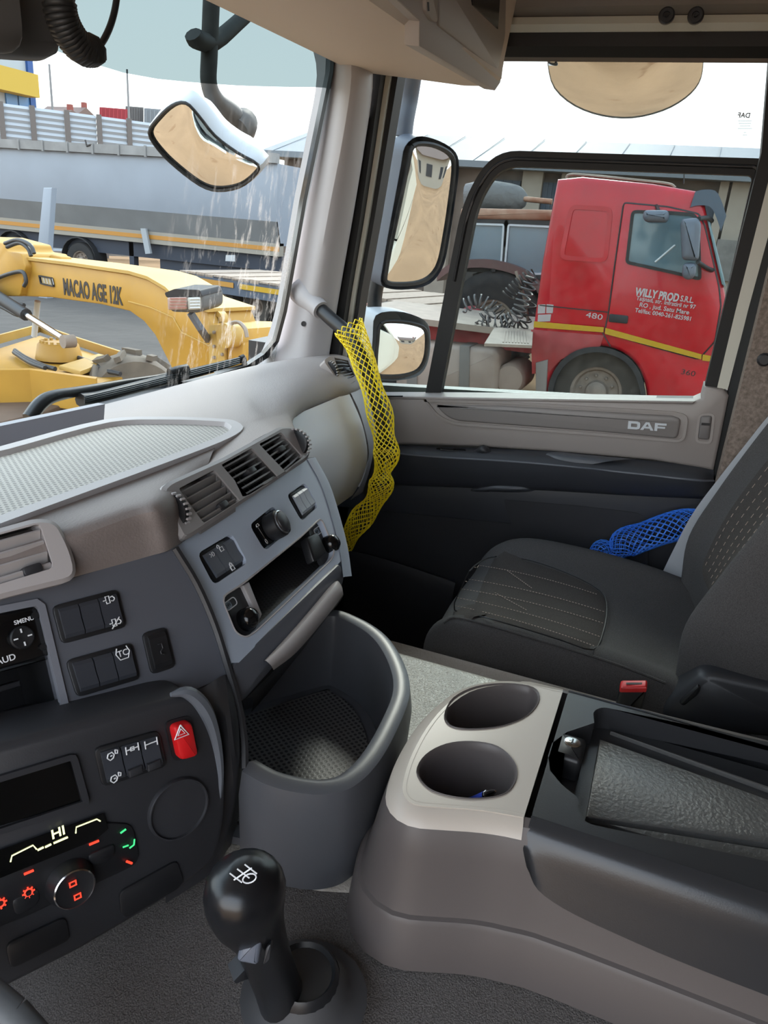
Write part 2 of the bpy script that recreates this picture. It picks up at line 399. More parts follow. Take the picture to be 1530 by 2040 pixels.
CP = azpl(PX(350, 1090, 0.585), 0, 36)         # centre switch panel
DP = azpl(PX(347, 1091, 0.575), 24, 30)        # panel turned to the driver
LP = azpl(PX(395, 1385, 0.50), 28, 12)         # lower panel with the heater controls
ZP = -0.278
# pad in front of the tray, rolling down to the driver's panel
m = M()
m.patch([[PZ(*p, ZP-0.006) for p in ((-70, 1040), (0, 1015), (130, 968), (240, 930), (330, 900), (430, 862))],
         [PZ(*p, ZP) for p in ((-70, 1068), (0, 1043), (130, 995), (240, 954), (330, 922), (430, 885))],
         [PZ(*p, ZP) for p in ((-65, 1085), (0, 1062), (138, 1015), (250, 973), (334, 942), (420, 910))],
         [DP.at(-55, 1130, 0.018), DP.at(5, 1112, 0.018), DP.at(143, 1060, 0.018), DP.at(265, 1015, 0.018), DP.at(325, 1000, 0.018), CP.at(400, 975, -0.01)],
         [DP.at(-45, 1172, 0.011), DP.at(10, 1152, 0.011), DP.at(147, 1112, 0.011), DP.at(280, 1066, 0.011), DP.at(340, 1050, 0.011), CP.at(400, 1010, -0.02)],
         [DP.at(-40, 1203, 0.0), DP.at(20, 1185, 0.0), DP.at(150, 1149, 0.0), DP.at(290, 1110, 0.0), DP.at(348, 1090, 0.0), CP.at(410, 1040, -0.02)]], 5, 4)
m.build('upper_pad', PADD, dash)
# pad over the centre vents and out to the passenger side
m = M()
m.patch([[V((0.62, 0.93, -0.335)), V((1.02, 0.91, -0.333)), V((1.28, 0.905, -0.331)), V((1.46, 0.90, -0.33)), V((1.60, 0.87, -0.325)), V((1.66, 0.84, -0.325))],
         [V((0.62, 0.84, -0.33)), V((1.02, 0.82, -0.316)), V((1.28, 0.81, -0.305)), V((1.44, 0.80, -0.302)), V((1.58, 0.78, -0.302)), V((1.66, 0.77, -0.305))],
         [V((0.62, 0.70, -0.30)), PZ(430, 815, -0.292), V((1.22, 0.735, -0.306)), V((1.40, 0.725, -0.303)), V((1.55, 0.715, -0.303)), V((1.64, 0.71, -0.306))],
         [PZ(320, 880, -0.292), PZ(488, 835, -0.279), PZ(540, 815, -0.298), V((1.345, 0.672, -0.318)), V((1.515, 0.665, -0.318)), V((1.62, 0.66, -0.32))],
         [PZ(380, 900, -0.288), PZ(500, 846, -0.275), PZ(566, 832, -0.302), V((1.30, 0.648, -0.348)), V((1.49, 0.643, -0.346)), V((1.61, 0.64, -0.346))],
         [CP.at(395, 948, -0.008), CP.at(545, 858, 0.006), CP.at(603, 875, 0.0), V((1.20, 0.66, -0.37)), V((1.49, 0.655, -0.37)), V((1.61, 0.65, -0.37))]], 6, 5)
m.build('upper_pad', PAD, dash)
# recessed parcel tray on top
rim = [(483, 855), (440, 880), (300, 933), (150, 988), (0, 1043), (-120, 1090), (-200, 1000), (-100, 915), (0, 889), (206, 836), (330, 830), (440, 834), (472, 840)]
ro = ccrv([PZ(x, y, -0.272) for x, y in rim], 4)
ri = inset(ro, V((0, 0, 1)), 0.015); rl = [p - V((0, 0, 0.006)) for p in inset(ro, V((0, 0, 1)), 0.018)]
m = M(); m.rings([[p-V((0, 0, 0.02)) for p in ro], ro, ri, rl], cap0=False, cap1=False); m.build('tray_rim', GREY, dash)
m = M(); m.plate(rl, [], V((0, 0, 1)), -0.004, 0.0); m.build('tray_mat', TRAYM, dash, 0)
m = M()
lb = [PZ(-140, 925, -0.29), PZ(0, 889, -0.29), PZ(207, 836, -0.29)]; lt = [PY(-140, 884, lb[0].y+0.004), PY(0, 849, lb[1].y+0.004), PY(209, 805, lb[2].y+0.004)]
lt = [p for p in lt]; off = V((0, 0.012, 0))
m.rings([[lb[i], lt[i], lt[i]+off, lb[i]+off*4+V((0, 0, -0.05))] for i in range(3)]); m.build('tray_lip', mat('lip_grey', (140, 142, 152), 0.45), dash)
# driver panel
m = M()
dout = DP.ps([(-90, 1218), (20, 1187), (150, 1150), (348, 1092), (394, 1165), (428, 1243), (452, 1325), (458, 1344), (330, 1398), (150, 1450), (-90, 1515)])
rad_hole = DP.ps([(-75, 1232), (70, 1203), (80, 1210), (125, 1400), (118, 1413), (-75, 1464)])
m.plate(dout, [rad_hole], DP.n, -0.05, 0.0, -0.02); m.build('driver_panel', DARKG, dash, 25)
# seam strip between driver panel and centre panel
m = M(); sp = [DP.at(*p, 0.003) for p in ((349, 1092), (392, 1163), (427, 1243), (452, 1322), (474, 1400), (486, 1470), (488, 1530))]
m.tube(sp, 0.004, 6, 4); m.build('panel_edge', CHAR, dash)
# side wall below the driver panel, running back to the tray
m = M()
m.patch([[DP.at(330, 1398, -0.004), DP.at(400, 1372, -0.002), DP.at(458, 1344, -0.001), PX(485, 1400, 0.63)],
         [LP.at(330, 1500, -0.02), LP.at(420, 1480, -0.012), PX(470, 1450, 0.53), PX(490, 1450, 0.63)],
         [LP.at(330, 1650, -0.02), LP.at(435, 1620, -0.015), PX(478, 1560, 0.53), PX(492, 1545, 0.62)],
         [LP.at(330, 1800, -0.02), LP.at(420, 1740, -0.02), PX(455, 1690, 0.53), PX(480, 1660, 0.62)]], 5, 4)
m.build('lower_side', CHAR, dash)
# centre panel with pocket and switch openings
cpo = CP.ps([(349, 1090), (480, 1003), (612, 914), (640, 966), (660, 1028), (676, 1092), (679, 1118), (580, 1216), (476, 1320), (461, 1320), (432, 1243), (397, 1165)])
pocket = rnd(CP.ps([(441, 1190), (484, 1163), (600, 1069), (640, 1031), (667, 1098), (661, 1114), (512, 1256), (490, 1271), (469, 1261)]), 0.01, 3)
sw1 = rnd(CP.ps([(393, 1103), (462, 1062), (494, 1121), (426, 1166)]), 0.008, 3)
sw2 = rnd(CP.ps([(571, 986), (608, 961), (634, 1009), (601, 1039)]), 0.008, 3)
kn = rnd(CP.ps([(497, 1046), (545, 1007), (577, 1056), (528, 1098)]), 0.008, 3)
m = M(); m.plate(cpo, [pocket, sw1, sw2, kn], CP.n, -0.05, 0.0, -0.016); m.build('centre_panel', BLUEG, dash, 25)
# side return of the centre stack (passenger side)
m = M(); rt = [(612, 914), (640, 966), (660, 1028), (676, 1092), (684, 1150)]
m.patch([[CP.at(*p, 0.001), CP.at(p[0]+3, p[1]-1, -0.003), CP.at(p[0]+3, p[1]-2, -0.03), CP.at(p[0]+1, p[1]-2, -0.03)+V((0.0, 0.16, -0.05))] for p in rt], 2, 4)
m.build('stack_side', BLUEG, dash)
# pocket interior
pv = [p for p in CP.ps([(484, 1163), (600, 1069), (640, 1031), (667, 1098), (661, 1114), (512, 1256)])]
m = M(); dn = V((0, 0.10, 0.005))
a, b, c, d = CP.at(470, 1172, -0.012), CP.at(645, 1025, -0.012), CP.at(668, 1112, -0.012), CP.at(505, 1262, -0.012)
m.add([a, b, c, d, a+dn, b+dn, c+dn, d+dn], [(0, 1, 5, 4), (1, 2, 6, 5), (4, 5, 6, 7), (3, 0, 4, 7)]); m.build('pocket_liner', BLACK, dash, 0)
m = M(); m.add([c, d, d+dn, c+dn], [(0, 1, 2, 3)]); m.build('pocket_mat', PKTM, dash, 0)
# chrome hairline round the pocket
m = M(); m.tube(pocket+[pocket[0]], 0.0011, 6); m.build('pocket_trim', GREY, dash)
# sockets either side of the pocket
def socket(plate_px, c, r, sym, name):
    pl = rnd(CP.ps(plate_px, -0.010), 0.006, 2)
    mm = M(); mm.prism(pl, CP.n, -0.005, 0.001); so = mm.build('socket_plate', CHAR, dash)
    ax = (CP.n*0.8 + V((0, -0.2, 0.25))).normalized(); cc = CP.at(*c, -0.012)
    mm = M(); mm.lathe([(r, -0.006), (r*1.02, 0.006), (r*0.95, 0.013), (r*0.7, 0.0175), (r*0.3, 0.0195), (0.0005, 0.02)], cc, ax, 22); mm.build('socket_cap', GLOSSB, so)
    mm = M(); mm.lathe([(r*1.12, -0.008), (r*1.14, 0.001), (r*1.02, 0.002)], cc, ax, 22, False); mm.build('socket_ring', CHROME, so)
    s = CP.at(*sym, -0.0085); q = rnd([s-CP.u*0.011-CP.v*0.005, s+CP.u*0.011-CP.v*0.005, s+CP.u*0.011+CP.v*0.005, s-CP.u*0.011+CP.v*0.005], 0.0049, 5)
    mm = M(); mm.ring(q, CP.n, 0.0011, 0.0, 0.0005); mm.build('symbol', WHITEP, so)
    h = rnd([s-CP.u*0.010-CP.v*0.004, s+CP.u*0.001-CP.v*0.004, s+CP.u*0.001+CP.v*0.004, s-CP.u*0.010+CP.v*0.004], 0.003, 3)
    mm = M(); mm.prism(h, CP.n, 0.0, 0.0004); mm.build('symbol', mat('grey_print', (130, 145, 160), 0.5), so)
    text('lettering', name, s-CP.u*0.0045+CP.n*0.0006, CP.u, CP.v, CP.n, 0.0055, BLACK, so, 0.0001)
socket([(443, 1191), (478, 1168), (492, 1200), (512, 1245), (506, 1256), (491, 1268), (472, 1259), (456, 1222)], (484, 1238), 0.0125, (459, 1203), '24V')
socket([(612, 1056), (640, 1034), (666, 1097), (661, 1110), (642, 1128)], (651, 1088), 0.0125, (634, 1057), '12V')
mm = M(); mm.prism(rnd(CP.ps([(597, 1077), (620, 1066), (640, 1108), (612, 1127)], -0.014), 0.005, 2), CP.n, 0, 0.012, 0.003); mm.build('blank_cover', BLACK, dash)
mm = M(); mm.prism(CP.ps([(474, 1170), (487, 1163), (513, 1228), (507, 1241)], -0.012), CP.n, 0, 0.008, 0.002); mm.build('pocket_clip', GREY, dash)
# switch banks
def bank(P, quad, n, sunk, mt, name='switch_bank', h=0.004, gap=0.0011, horiz=True, mount=BLACK):
    """n rockers side by side inside the quad (TL, TR, BR, BL in photo pixels)"""
    tl, tr, br, bl = P.ps(quad, sunk)
    mm = M(); mm.prism(rnd(inset([tl, tr, br, bl], P.n, -0.0035), 0.006, 3), P.n, -0.004, 0.0006, 0.001); so = mm.build(name, mount, dash); out = []
    for k in range(n):
        f0, f1 = k/n, (k+1)/n
        q = [tl.lerp(tr, f0), tl.lerp(tr, f1), bl.lerp(br, f1), bl.lerp(br, f0)]
        q = inset(q, P.n, gap/2); a, b, c, d = q; mid1, mid2 = a.lerp(d, .5), b.lerp(c, .5); N = P.n
        # rocker: rises to the ends, dips a little in the middle
        mm = M(); L = [a, a.lerp(d, .12), mid1, a.lerp(d, .88), d]; R = [b, b.lerp(c, .12), mid2, b.lerp(c, .88), c]; H = [h*0.5, h, h*0.75, h, h*0.5]
        vs = [p for i in range(5) for p in (L[i]+N*H[i], R[i]+N*H[i])] + [a-N*0.002, b-N*0.002, d-N*0.002, c-N*0.002]
        mm.add(vs, [(2*i, 2*i+1, 2*i+3, 2*i+2) for i in range(4)] + [(0, 10, 11, 1), (8, 9, 13, 12), (0, 2, 4, 6, 8, 12, 10), (1, 11, 13, 9, 7, 5, 3)])
        out.append((mm.build('switch', mt, so, 25), (a+b+c+d)/4+N*(h+0.0006)))
    return so, out
SW = mat('switch_slate', (98, 104, 114), 0.3); SWB = mat('switch_dark', (56, 59, 66), 0.35)
def icon(P, c, segs, r, mt, parent, w=0.0006, lift=0.0007):
    """line symbol: segs are polylines in units of r (u, v)"""
    mm = M()
    for s in segs: mm.tube([c + P.u*(x*r) + P.v*(y*r) + P.n*lift for x, y in s], w, 5, cap=True)
    return mm.build('symbol', mt, parent, 0)
LOCK = [[(-.5, 0), (.5, 0), (.5, .8), (-.5, .8), (-.5, 0)], [(-.3, 0), (-.3, -.5), (0, -.75), (.3, -.5), (.3, 0)]]
ULOCK = [[(-.5, 0), (.5, 0), (.5, .8), (-.5, .8), (-.5, 0)], [(-.3, 0), (-.3, -.5), (-.6, -.75), (-.95, -.5), (-.95, -.1)]]
so, ks = bank(CP, [(401, 1107), (457, 1073), (484, 1118), (430, 1154)], 3, -0.006, SW)
icon(CP, ks[1][1]-CP.v*0.012, ULOCK, 0.0055, WHITEP, ks[1][0]); icon(CP, ks[1][1]+CP.v*0.012, LOCK, 0.0055, WHITEP, ks[1][0], 0.0008)
icon(CP, ks[0][1]-CP.v*0.010, [[(-.7, -.4), (-.2, 0), (-.7, .4)], [(.1, -.5), (.1, .5)], [(.5, -.5), (.8, 0), (.5, .5)]], 0.005, WHITEP, ks[0][0], 0.0004)
so, ks = bank(CP, [(580, 989), (606, 971), (627, 1007), (601, 1028)], 3, -0.004, mat('switch_light', (165, 172, 182), 0.25))
# rotary switch
mm = M(); mm.prism(rnd(CP.ps([(501, 1047), (544, 1013), (572, 1055), (529, 1091)], -0.008), 0.006, 3), CP.n, 0, 0.007, 0.002); ko = mm.build('rotary_switch', GLOSSB, dash)
kc = CP.at(538, 1053, -0.002)
mm = M(); mm.lathe([(0.0165, 0), (0.017, 0.010), (0.0165, 0.017), (0.0145, 0.019)], kc, (CP.n*1+V((0.15, 0, 0))).normalized(), 28); kb = mm.build('knob', BLACK, ko)
ax = (CP.n+V((0.15, 0, 0))).normalized()
mm = M(); mm.lathe([(0.0150, 0.0185), (0.0152, 0.0200), (0.0138, 0.0205), (0.0136, 0.0190)], kc, ax, 28, False); mm.build('knob_ring', CHROME, kb)
mm = M(); mm.lathe([(0.0136, 0.0186), (0.0125, 0.0215), (0.008, 0.0235), (0.0005, 0.024)], kc, ax, 28); mm.build('knob_button', CHAR, kb)
text('lettering', '0', CP.at(531, 1079, 0.0005), CP.u, CP.v, CP.n, 0.009, WHITEP, ko, 0.0001)
icon(CP, CP.at(512, 1047, -0.001), [[(-.8, .3), (-.4, -.4), (.5, -.4), (.8, .3)], [(-.8, .3), (.8, .3)]], 0.004, WHITEP, ko, 0.0004)
text('lettering', 'o', CP.at(368, 1061, 0.013), CP.u, CP.v, CP.n, 0.012, WHITEP, dash, 0.0001)
# ------------------------------------------------------------------ centre vents
BZ = 0.014
m = M()
bo = rnd([CP.at(*p) for p in ((303, 987), (318, 970), (430, 920), (545, 857), (578, 858), (600, 880), (608, 903), (601, 922), (480, 1003), (362, 1081), (347, 1083), (322, 1035))], 0.008, 2)
V1 = CP.ps([(338, 984), (410, 946), (461, 1006), (388, 1052)]); V2 = CP.ps([(424, 936), (486, 902), (540, 960), (478, 998)]); V3 = CP.ps([(500, 894), (545, 870), (588, 918), (554, 950)])
W1 = rnd(CP.ps([(314, 992), (325, 990), (362, 1050), (352, 1058)]), 0.005, 3); W2 = rnd(CP.ps([(560, 862), (575, 864), (602, 905), (598, 915)]), 0.005, 3)
n = CP.n
holes = [rnd(v, 0.003, 2) for v in (V1, V2, V3)]
m.plate([p+n*BZ for p in inset(bo, n, 0.004)], [[p+n*BZ for p in h] for h in holes], n, -0.006, 0.0, -0.03)
m.rings([[p-n*0.01 for p in bo], [p+n*(BZ-0.004) for p in bo], [p+n*BZ for p in inset(bo, n, 0.004)]], cap0=False, cap1=False)
vb = m.build('vent_bezel', mat('vent_grey', (150, 147, 147), 0.4), dash, 25)
def vent(P, q, nsl, h, angle, mt, tab, fins=True, deep=0.035, back=BLACK, parent=None, w=0.013):
    tl, tr, br, bl = [p + P.n*h for p in q]
    mm = M(); mm.add([p-P.n*deep for p in (tl, tr, br, bl)]+[p-P.n*0.002 for p in (tl, tr, br, bl)], [(0, 1, 2, 3), (0, 1, 5, 4), (1, 2, 6, 5), (2, 3, 7, 6), (3, 0, 4, 7)]); vo = mm.build('vent', back, parent or dash, 0)
    vd = (bl-tl).normalized(); lean = math.radians(angle); du = (P.n*-math.cos(lean) + vd*math.sin(lean))
    for k in range(nsl):
        f = (k+0.5)/nsl; a, b = tl.lerp(bl, f), tr.lerp(br, f); a, b = a.lerp(b, .01), b.lerp(a, .01); t = (vd*math.cos(lean) + P.n*math.sin(lean))*0.0011
        a, b = a-P.n*0.003, b-P.n*0.003; cm = a.lerp(b, .5)+P.n*0.002
        mm = M(); mm.rings([[p-t, p+t, p+t+du*w, p-t+du*w] for p in (a, cm, b)]); mm.build('slat', mt, vo)
    if fins:
        for k in range(7):
            f = (k+0.5)/7; a, b = tl.lerp(tr, f), bl.lerp(br, f); a, b = a-P.n*0.02, b-P.n*0.02; ud = (tr-tl).normalized()*0.0008
            mm = M(); mm.rings([[p-ud, p+ud, p+ud-P.n*0.012, p-ud-P.n*0.012] for p in (a, b)]); mm.build('fin', BLACK, vo)
    c = tl.lerp(bl, tab[1]).lerp(tr.lerp(br, tab[1]), tab[0]); ud = (tr-tl).normalized(); 
    q = rnd([c-ud*0.008-vd*0.004, c+ud*0.008-vd*0.004, c+ud*0.008+vd*0.004, c-ud*0.008+vd*0.004], 0.003, 3)
    mm = M(); mm.prism(q, P.n, -0.012, 0.001, 0.001); mm.build('vent_tab', CHAR, vo)
    return vo
SL = mat('slat_grey', (140, 138, 138), 0.4); SLD = mat('slat_dark', (112, 112, 114), 0.3)
vent(CP, V1, 5, BZ, 48, SL, (.62, .88), False, parent=dash, w=0.017)
vent(CP, V2, 6, BZ, 12, SLD, (.55, .48)); vent(CP, V3, 6, BZ, 12, SLD, (.55, .42))
def wheel(P, q, h, parent):
    a, b, c, d = q; mid0, mid1 = a.lerp(b, .5), d.lerp(c, .5); cc = mid0.lerp(mid1, .5) - P.n*0.012 + P.n*h; L = (mid1-mid0).length*0.5; wd = (b-a).normalized()
    mm = M(); mm.lathe([(L*0.8, -0.004), (L*0.98, -0.003), (L*0.98, 0.003), (L*0.8, 0.004)], cc, wd, 30); wo = mm.build('thumb_wheel', BLACK, parent)
    for k in range(11):
        t = math.pi*(k+0.5)/11; dd = P.n*math.sin(t) + (mid1-mid0).normalized()*math.cos(t); mm = M(); p = cc+dd*L*0.98
        tt = wd.cross(dd)*0.0011; mm.rings([[p-wd*0.003-tt, p+wd*0.003-tt, p+wd*0.003+tt, p-wd*0.003+tt], [x+dd*0.0022 for x in (p-wd*0.003-tt, p+wd*0.003-tt, p+wd*0.003+tt, p-wd*0.003+tt)]]); mm.build('wheel_ridge', GREY, wo)
wheel(CP, CP.ps([(314, 992), (323, 990), (360, 1050), (352, 1058)]), BZ+0.004, dash)
wheel(CP, CP.ps([(560, 864), (572, 864), (602, 908), (592, 915)]), BZ+0.006, dash)
# driver-side vent at the left edge
DV = 0.022
m = M(); bo = rnd(DP.ps([(-90, 1082), (60, 1040), (100, 1045), (130, 1100), (143, 1160), (20, 1190), (-60, 1212)]), 0.014, 4)
q = DP.ps([(-78, 1092), (65, 1052), (92, 1138), (-52, 1182)])
m.plate([p+DP.n*DV for p in inset(bo, DP.n, 0.004)], [rnd([p+DP.n*DV for p in q], 0.004, 2)], DP.n, -0.01, 0, -0.03)
m.rings([[p-DP.n*0.01 for p in bo], [p+DP.n*(DV-0.004) for p in bo], [p+DP.n*DV for p in inset(bo, DP.n, 0.004)]], cap0=False, cap1=False); m.build('vent_bezel', GREY, dash, 25)
vent(DP, q, 4, DV, 48, mat('slat_light', (176, 172, 172), 0.4), (.72, .9), False, w=0.018)
# ------------------------------------------------------------------ driver panel fittings
so, ks = bank(DP, [(113, 1213), (230, 1182), (245, 1243), (129, 1274)], 3, 0.002, SWB)
EX = [[(-1, -.1), (-.5, -.1), (-.5, -.7), (.1, -.7), (.1, .5), (-.5, .5), (-.5, .1)], [(.3, -.4), (.7, -.5), (1, -.1)], [(.3, .2), (.7, .3), (1, .0)]]
icon(DP, ks[2][1]-DP.v*0.010, EX, 0.0055, WHITEP, ks[2][0]); icon(DP, ks[2][1]+DP.v*0.012, EX+[[(-.8, .8), (.9, -.8)]], 0.0055, WHITEP, ks[2][0])
so, ks = bank(DP, [(141, 1321), (258, 1288), (272, 1347), (159, 1380)], 3, 0.002, SWB)
icon(DP, ks[2][1]-DP.v*0.010, [[(-.7, -.9), (-1, -.1), (-.6, .8), (.6, .8), (1, -.1), (.7, -.9)]], 0.0065, WHITEP, ks[2][0])
text('lettering', 'TC', ks[2][1]-DP.v*0.010+DP.n*0.0006, DP.u, DP.v, DP.n, 0.008, WHITEP, ks[2][0], 0.0001, 0.0001)
so, ks = bank(DP, [(291, 1267), (327, 1257), (343, 1323), (307, 1335)], 1, 0.002, BLACK)
icon(DP, ks[0][1], [[(-.3, -1), (.3, -1), (.3, -.2), (-.2, .2), (-.2, .6), (.3, .8)]], 0.006, CHAR, ks[0][0])
# radio unit
m = M(); rq = DP.ps([(-90, 1240), (68, 1208), (108, 1302), (-90, 1358)], -0.006); m.prism(rnd(rq, 0.003, 2), DP.n, -0.04, 0.004, 0.002); ra = m.build('radio', GLOSSB, dash)
m = M(); c = DP.at(44, 1270, 0.0); m.lathe([(0.0098, -0.004), (0.0100, 0.001), (0.0088, 0.0025), (0.0005, 0.0015)], c, DP.n, 26); dpad = m.build('round_button', BLACK, ra)
for a, b in ((0, -1), (1, 0), (0, 1), (-1, 0)):
    m = M(); p = c + DP.u*a*0.0058 + DP.v*b*0.0058 + DP.n*0.0025; d = DP.u*a + DP.v*b; w = DP.u*b + DP.v*a
    m.prism([p-d*0.0018-w*0.0006, p+d*0.0018-w*0.0006, p+d*0.0018+w*0.0006, p-d*0.0018+w*0.0006], DP.n, 0, 0.0006); m.build('tick', WHITEP, dpad)
text('lettering', 'SMENU', DP.at(48, 1236, -0.0015), DP.u, DP.v, DP.n, 0.0052, WHITEP, ra, 0.0001, 0.0001)
text('lettering', 'AUD', DP.at(12, 1314, -0.0015), DP.u, DP.v, DP.n, 0.0075, WHITEP, ra, 0.0001, 0.0001)
m = M(); m.prism(DP.ps([(-90, 1226), (25, 1212), (27, 1216), (-90, 1236)], -0.002), DP.n, 0, 0.002); m.build('disc_slot', CHAR, ra)
for q in ((70, 1226), (86, 1289)):
    m = M(); m.lathe([(0.003, -0.001), (0.003, 0.0008), (0.002, 0.0008)], DP.at(*q, -0.001), DP.n, 10); m.build('key_hole', BLACK, ra)
# open slot under the radio
m = M(); a, b, c, d = DP.ps([(-90, 1365), (100, 1312), (122, 1400), (-90, 1460)], -0.012); bk = DP.n*-0.11
m.add([a, b, c, d, a+bk, b+bk, c+bk, d+bk], [(0, 1, 5, 4), (1, 2, 6, 5), (2, 3, 7, 6), (4, 5, 6, 7)]); sl = m.build('open_slot', BLACK, dash, 0)
m = M(); m.prism(DP.ps([(-60, 1382), (28, 1356), (30, 1368), (-60, 1396)], -0.055), DP.n, 0, 0.02, 0.002); m.build('slot_bar', CHAR, sl)
m = M(); m.ring(inset(rad_hole, DP.n, -0.004), DP.n, 0.006, -0.005, 0.0025); m.build('radio_surround', mat('surround_grey', (118, 121, 130), 0.4), dash)
# ------------------------------------------------------------------ lower panel
m = M()
lo = rnd(LP.ps([(-90, 1492), (0, 1468), (335, 1383), (374, 1378), (408, 1410), (428, 1465), (440, 1540), (438, 1620), (420, 1705), (330, 1775), (150, 1880), (-90, 2000)]), 0.012, 3)
m.prism(lo, LP.n, -0.05, 0.012, 0.006); m.build('lower_panel', CHAR, dash, 40)
LH = 0.0125
m = M(); ring = [LP.at(*p, 0.010) for p in ((340, 1384), (374, 1380), (406, 1412), (427, 1467), (438, 1540), (436, 1615))]
m.tube(ring, [0.002, 0.006, 0.0075, 0.006, 0.004, 0.001], 8, 5); m.build('panel_edge', mat('edge_grey', (96, 101, 109), 0.35), dash)
def lowq(pts, h=0.0): return LP.ps(pts, LH+h)
# display recess
m = M(); fr = rnd(lowq([(-90, 1570), (150, 1498), (178, 1600), (-90, 1690)]), 0.005, 2); m.ring(fr, LP.n, 0.005, -0.002, 0.003); m.build('display_frame', CHAR, dash)
m = M(); m.prism(lowq([(-90, 1580), (138, 1512), (160, 1596), (-90, 1672)]), LP.n, -0.004, 0.0006); m.build('display_glass', mat('display_black', (6, 7, 8), 0.12), dash)
so, ks = bank(LP, [(197, 1497), (311, 1464), (324, 1522), (211, 1559)], 3, LH+0.002, SWB)
GEAR = [[(-.9, .1), (-.7, -.5), (-.1, -.6), (.2, -.1), (0, .4), (-.5, .6), (-.9, .1)], [(-.4, 0), (-.1, -.1)], [(.4, -.8), (.8, -.6), (.7, -.1), (.4, -.2), (.4, -.8)]]
AXLE = [[(-.9, -.6), (-.9, .6)], [(.9, -.6), (.9, .6)], [(-.9, 0), (.9, 0)], [(-.25, -.25), (.25, -.25), (.25, .25), (-.25, .25), (-.25, -.25)]]
icon(LP, ks[0][1]-LP.v*0.010, GEAR, 0.0055, WHITEP, ks[0][0]); icon(LP, ks[0][1]+LP.v*0.011, GEAR, 0.0055, WHITEP, ks[0][0])
icon(LP, ks[1][1]-LP.v*0.011, AXLE, 0.006, WHITEP, ks[1][0]); icon(LP, ks[2][1]-LP.v*0.011, AXLE[:3], 0.006, WHITEP, ks[2][0])
for k in (1, 2):
    m = M(); p = ks[k][1]+LP.v*0.010-LP.n*0.002; m.prism([p-LP.u*0.006-LP.v*0.003, p+LP.u*0.006-LP.v*0.003, p+LP.u*0.006+LP.v*0.004, p-LP.u*0.006+LP.v*0.004], LP.n, 0, 0.004, 0.001); m.build('lock_tab', CHAR, ks[k][0])
# hazard switch
hz = lowq([(335, 1442), (374, 1431), (388, 1499), (350, 1510)]); RED = mat('hazard_red', (205, 28, 32), 0.35)
m = M(); m.prism(rnd(inset(hz, LP.n, -0.003), 0.006, 3), LP.n, -0.002, 0.001); hb = m.build('hazard_switch', BLACK, dash)
m = M(); m.prism(rnd(hz, 0.006, 4), LP.n, -0.002, 0.0105, 0.004); hk = m.build('hazard_key', RED, hb)
c = LP.at(361, 1458, LH+0.0108)
for s, w in ((1.0, 0.0007), (0.5, 0.0005)):
    m = M(); t = [c+LP.v*-0.0065*s, c+(LP.u*0.0068+LP.v*0.005)*s, c+(LP.u*-0.0068+LP.v*0.005)*s]; m.tube(t+[t[0]], w, 5); m.build('symbol', WHITEP, hk, 0)
# round cover
cc = LP.at(355, 1610, LH); R = (LP.at(413, 1595, LH)-cc).length
m = M(); m.lathe([(R, -0.003), (R, 0.002), (R*0.965, 0.004), (R*0.93, 0.004), (R*0.91, 0.0015), (0.0005, 0.0025)], cc, LP.n, 48); m.build('round_cover', CHAR, dash)
# heater control
m = M(); hq = rnd(lowq([(-90, 1745), (-20, 1722), (200, 1637), (262, 1640), (276, 1700), (268, 1722), (60, 1820), (-90, 1880)]), 0.008, 3); m.prism(hq, LP.n, -0.002, 0.002, 0.001); hc = m.build('heater_panel', BLACK, dash)
m = M(); m.prism(lowq([(-20, 1700), (205, 1620), (215, 1650), (190, 1672), (-10, 1752)], 0.002), LP.n, 0, 0.001); m.build('heater_display', mat('display_black', (6, 7, 8), 0.12), hc)
LIT = mat('lit_segments', (225, 230, 165), 0.5, emis=1.0); LR = mat('lit_red', (230, 60, 40), 0.5, emis=0.9); LG = mat('lit_green', (60, 200, 120), 0.5, emis=0.7)
def lines(name, pxs, w, mt, parent, h=0.0035):
    m = M()
    for s in pxs: m.tube([LP.at(x, y, LH+h) for x, y in s], w, 5)
    return m.build(name, mt, parent, 0)
lines('display_line', [[(21, 1717), (24, 1705), (66, 1684), (73, 1692)]], 0.0006, LIT, hc)
lines('display_line', [[(151, 1660), (152, 1648), (193, 1632), (200, 1636)]], 0.0006, LIT, hc)
lines('display_line', [[(75, 1694), (87, 1688)], [(90, 1688), (102, 1682)], [(107, 1680), (135, 1668)]], 0.0009, LIT, hc)
text('lettering', 'HI', LP.at(116, 1659, LH+0.0035), LP.u, LP.v, LP.n, 0.0115, LIT, hc, 0.0001, 0.0002)
lines('key_light', [[(48, 1742), (67, 1734)]], 0.0011, LR, hc); lines('key_light', [[(178, 1683), (197, 1675)]], 0.0011, LR, hc)
lines('key_light', [[(240, 1660), (251, 1652)]], 0.0009, LG, hc); lines('key_light', [[(245, 1688), (256, 1684)], [(258, 1690), (267, 1683), (268, 1672)]], 0.0008, LG, hc)
lines('key_light', [[(252, 1716), (263, 1720)]], 0.0011, LR, hc)
for x, y in ((57, 1778), (1, 1800)):
    c = LP.at(x, y, LH+0.003); m = M()
    for k in range(8):
        t = k*math.pi/4; m.tube([c+(LP.u*math.cos(t)+LP.v*math.sin(t))*0.0028, c+(LP.u*math.cos(t)+LP.v*math.sin(t))*0.0048], 0.0007, 5)
    m.tube([c+(LP.u*math.cos(t)+LP.v*math.sin(t))*0.003 for t in [i*math.pi/6 for i in range(13)]], 0.0007, 5); m.build('key_light', LR, hc, 0)
dc = LP.at(138, 1755, LH); dr = (LP.at(178, 1738, LH)-dc).length
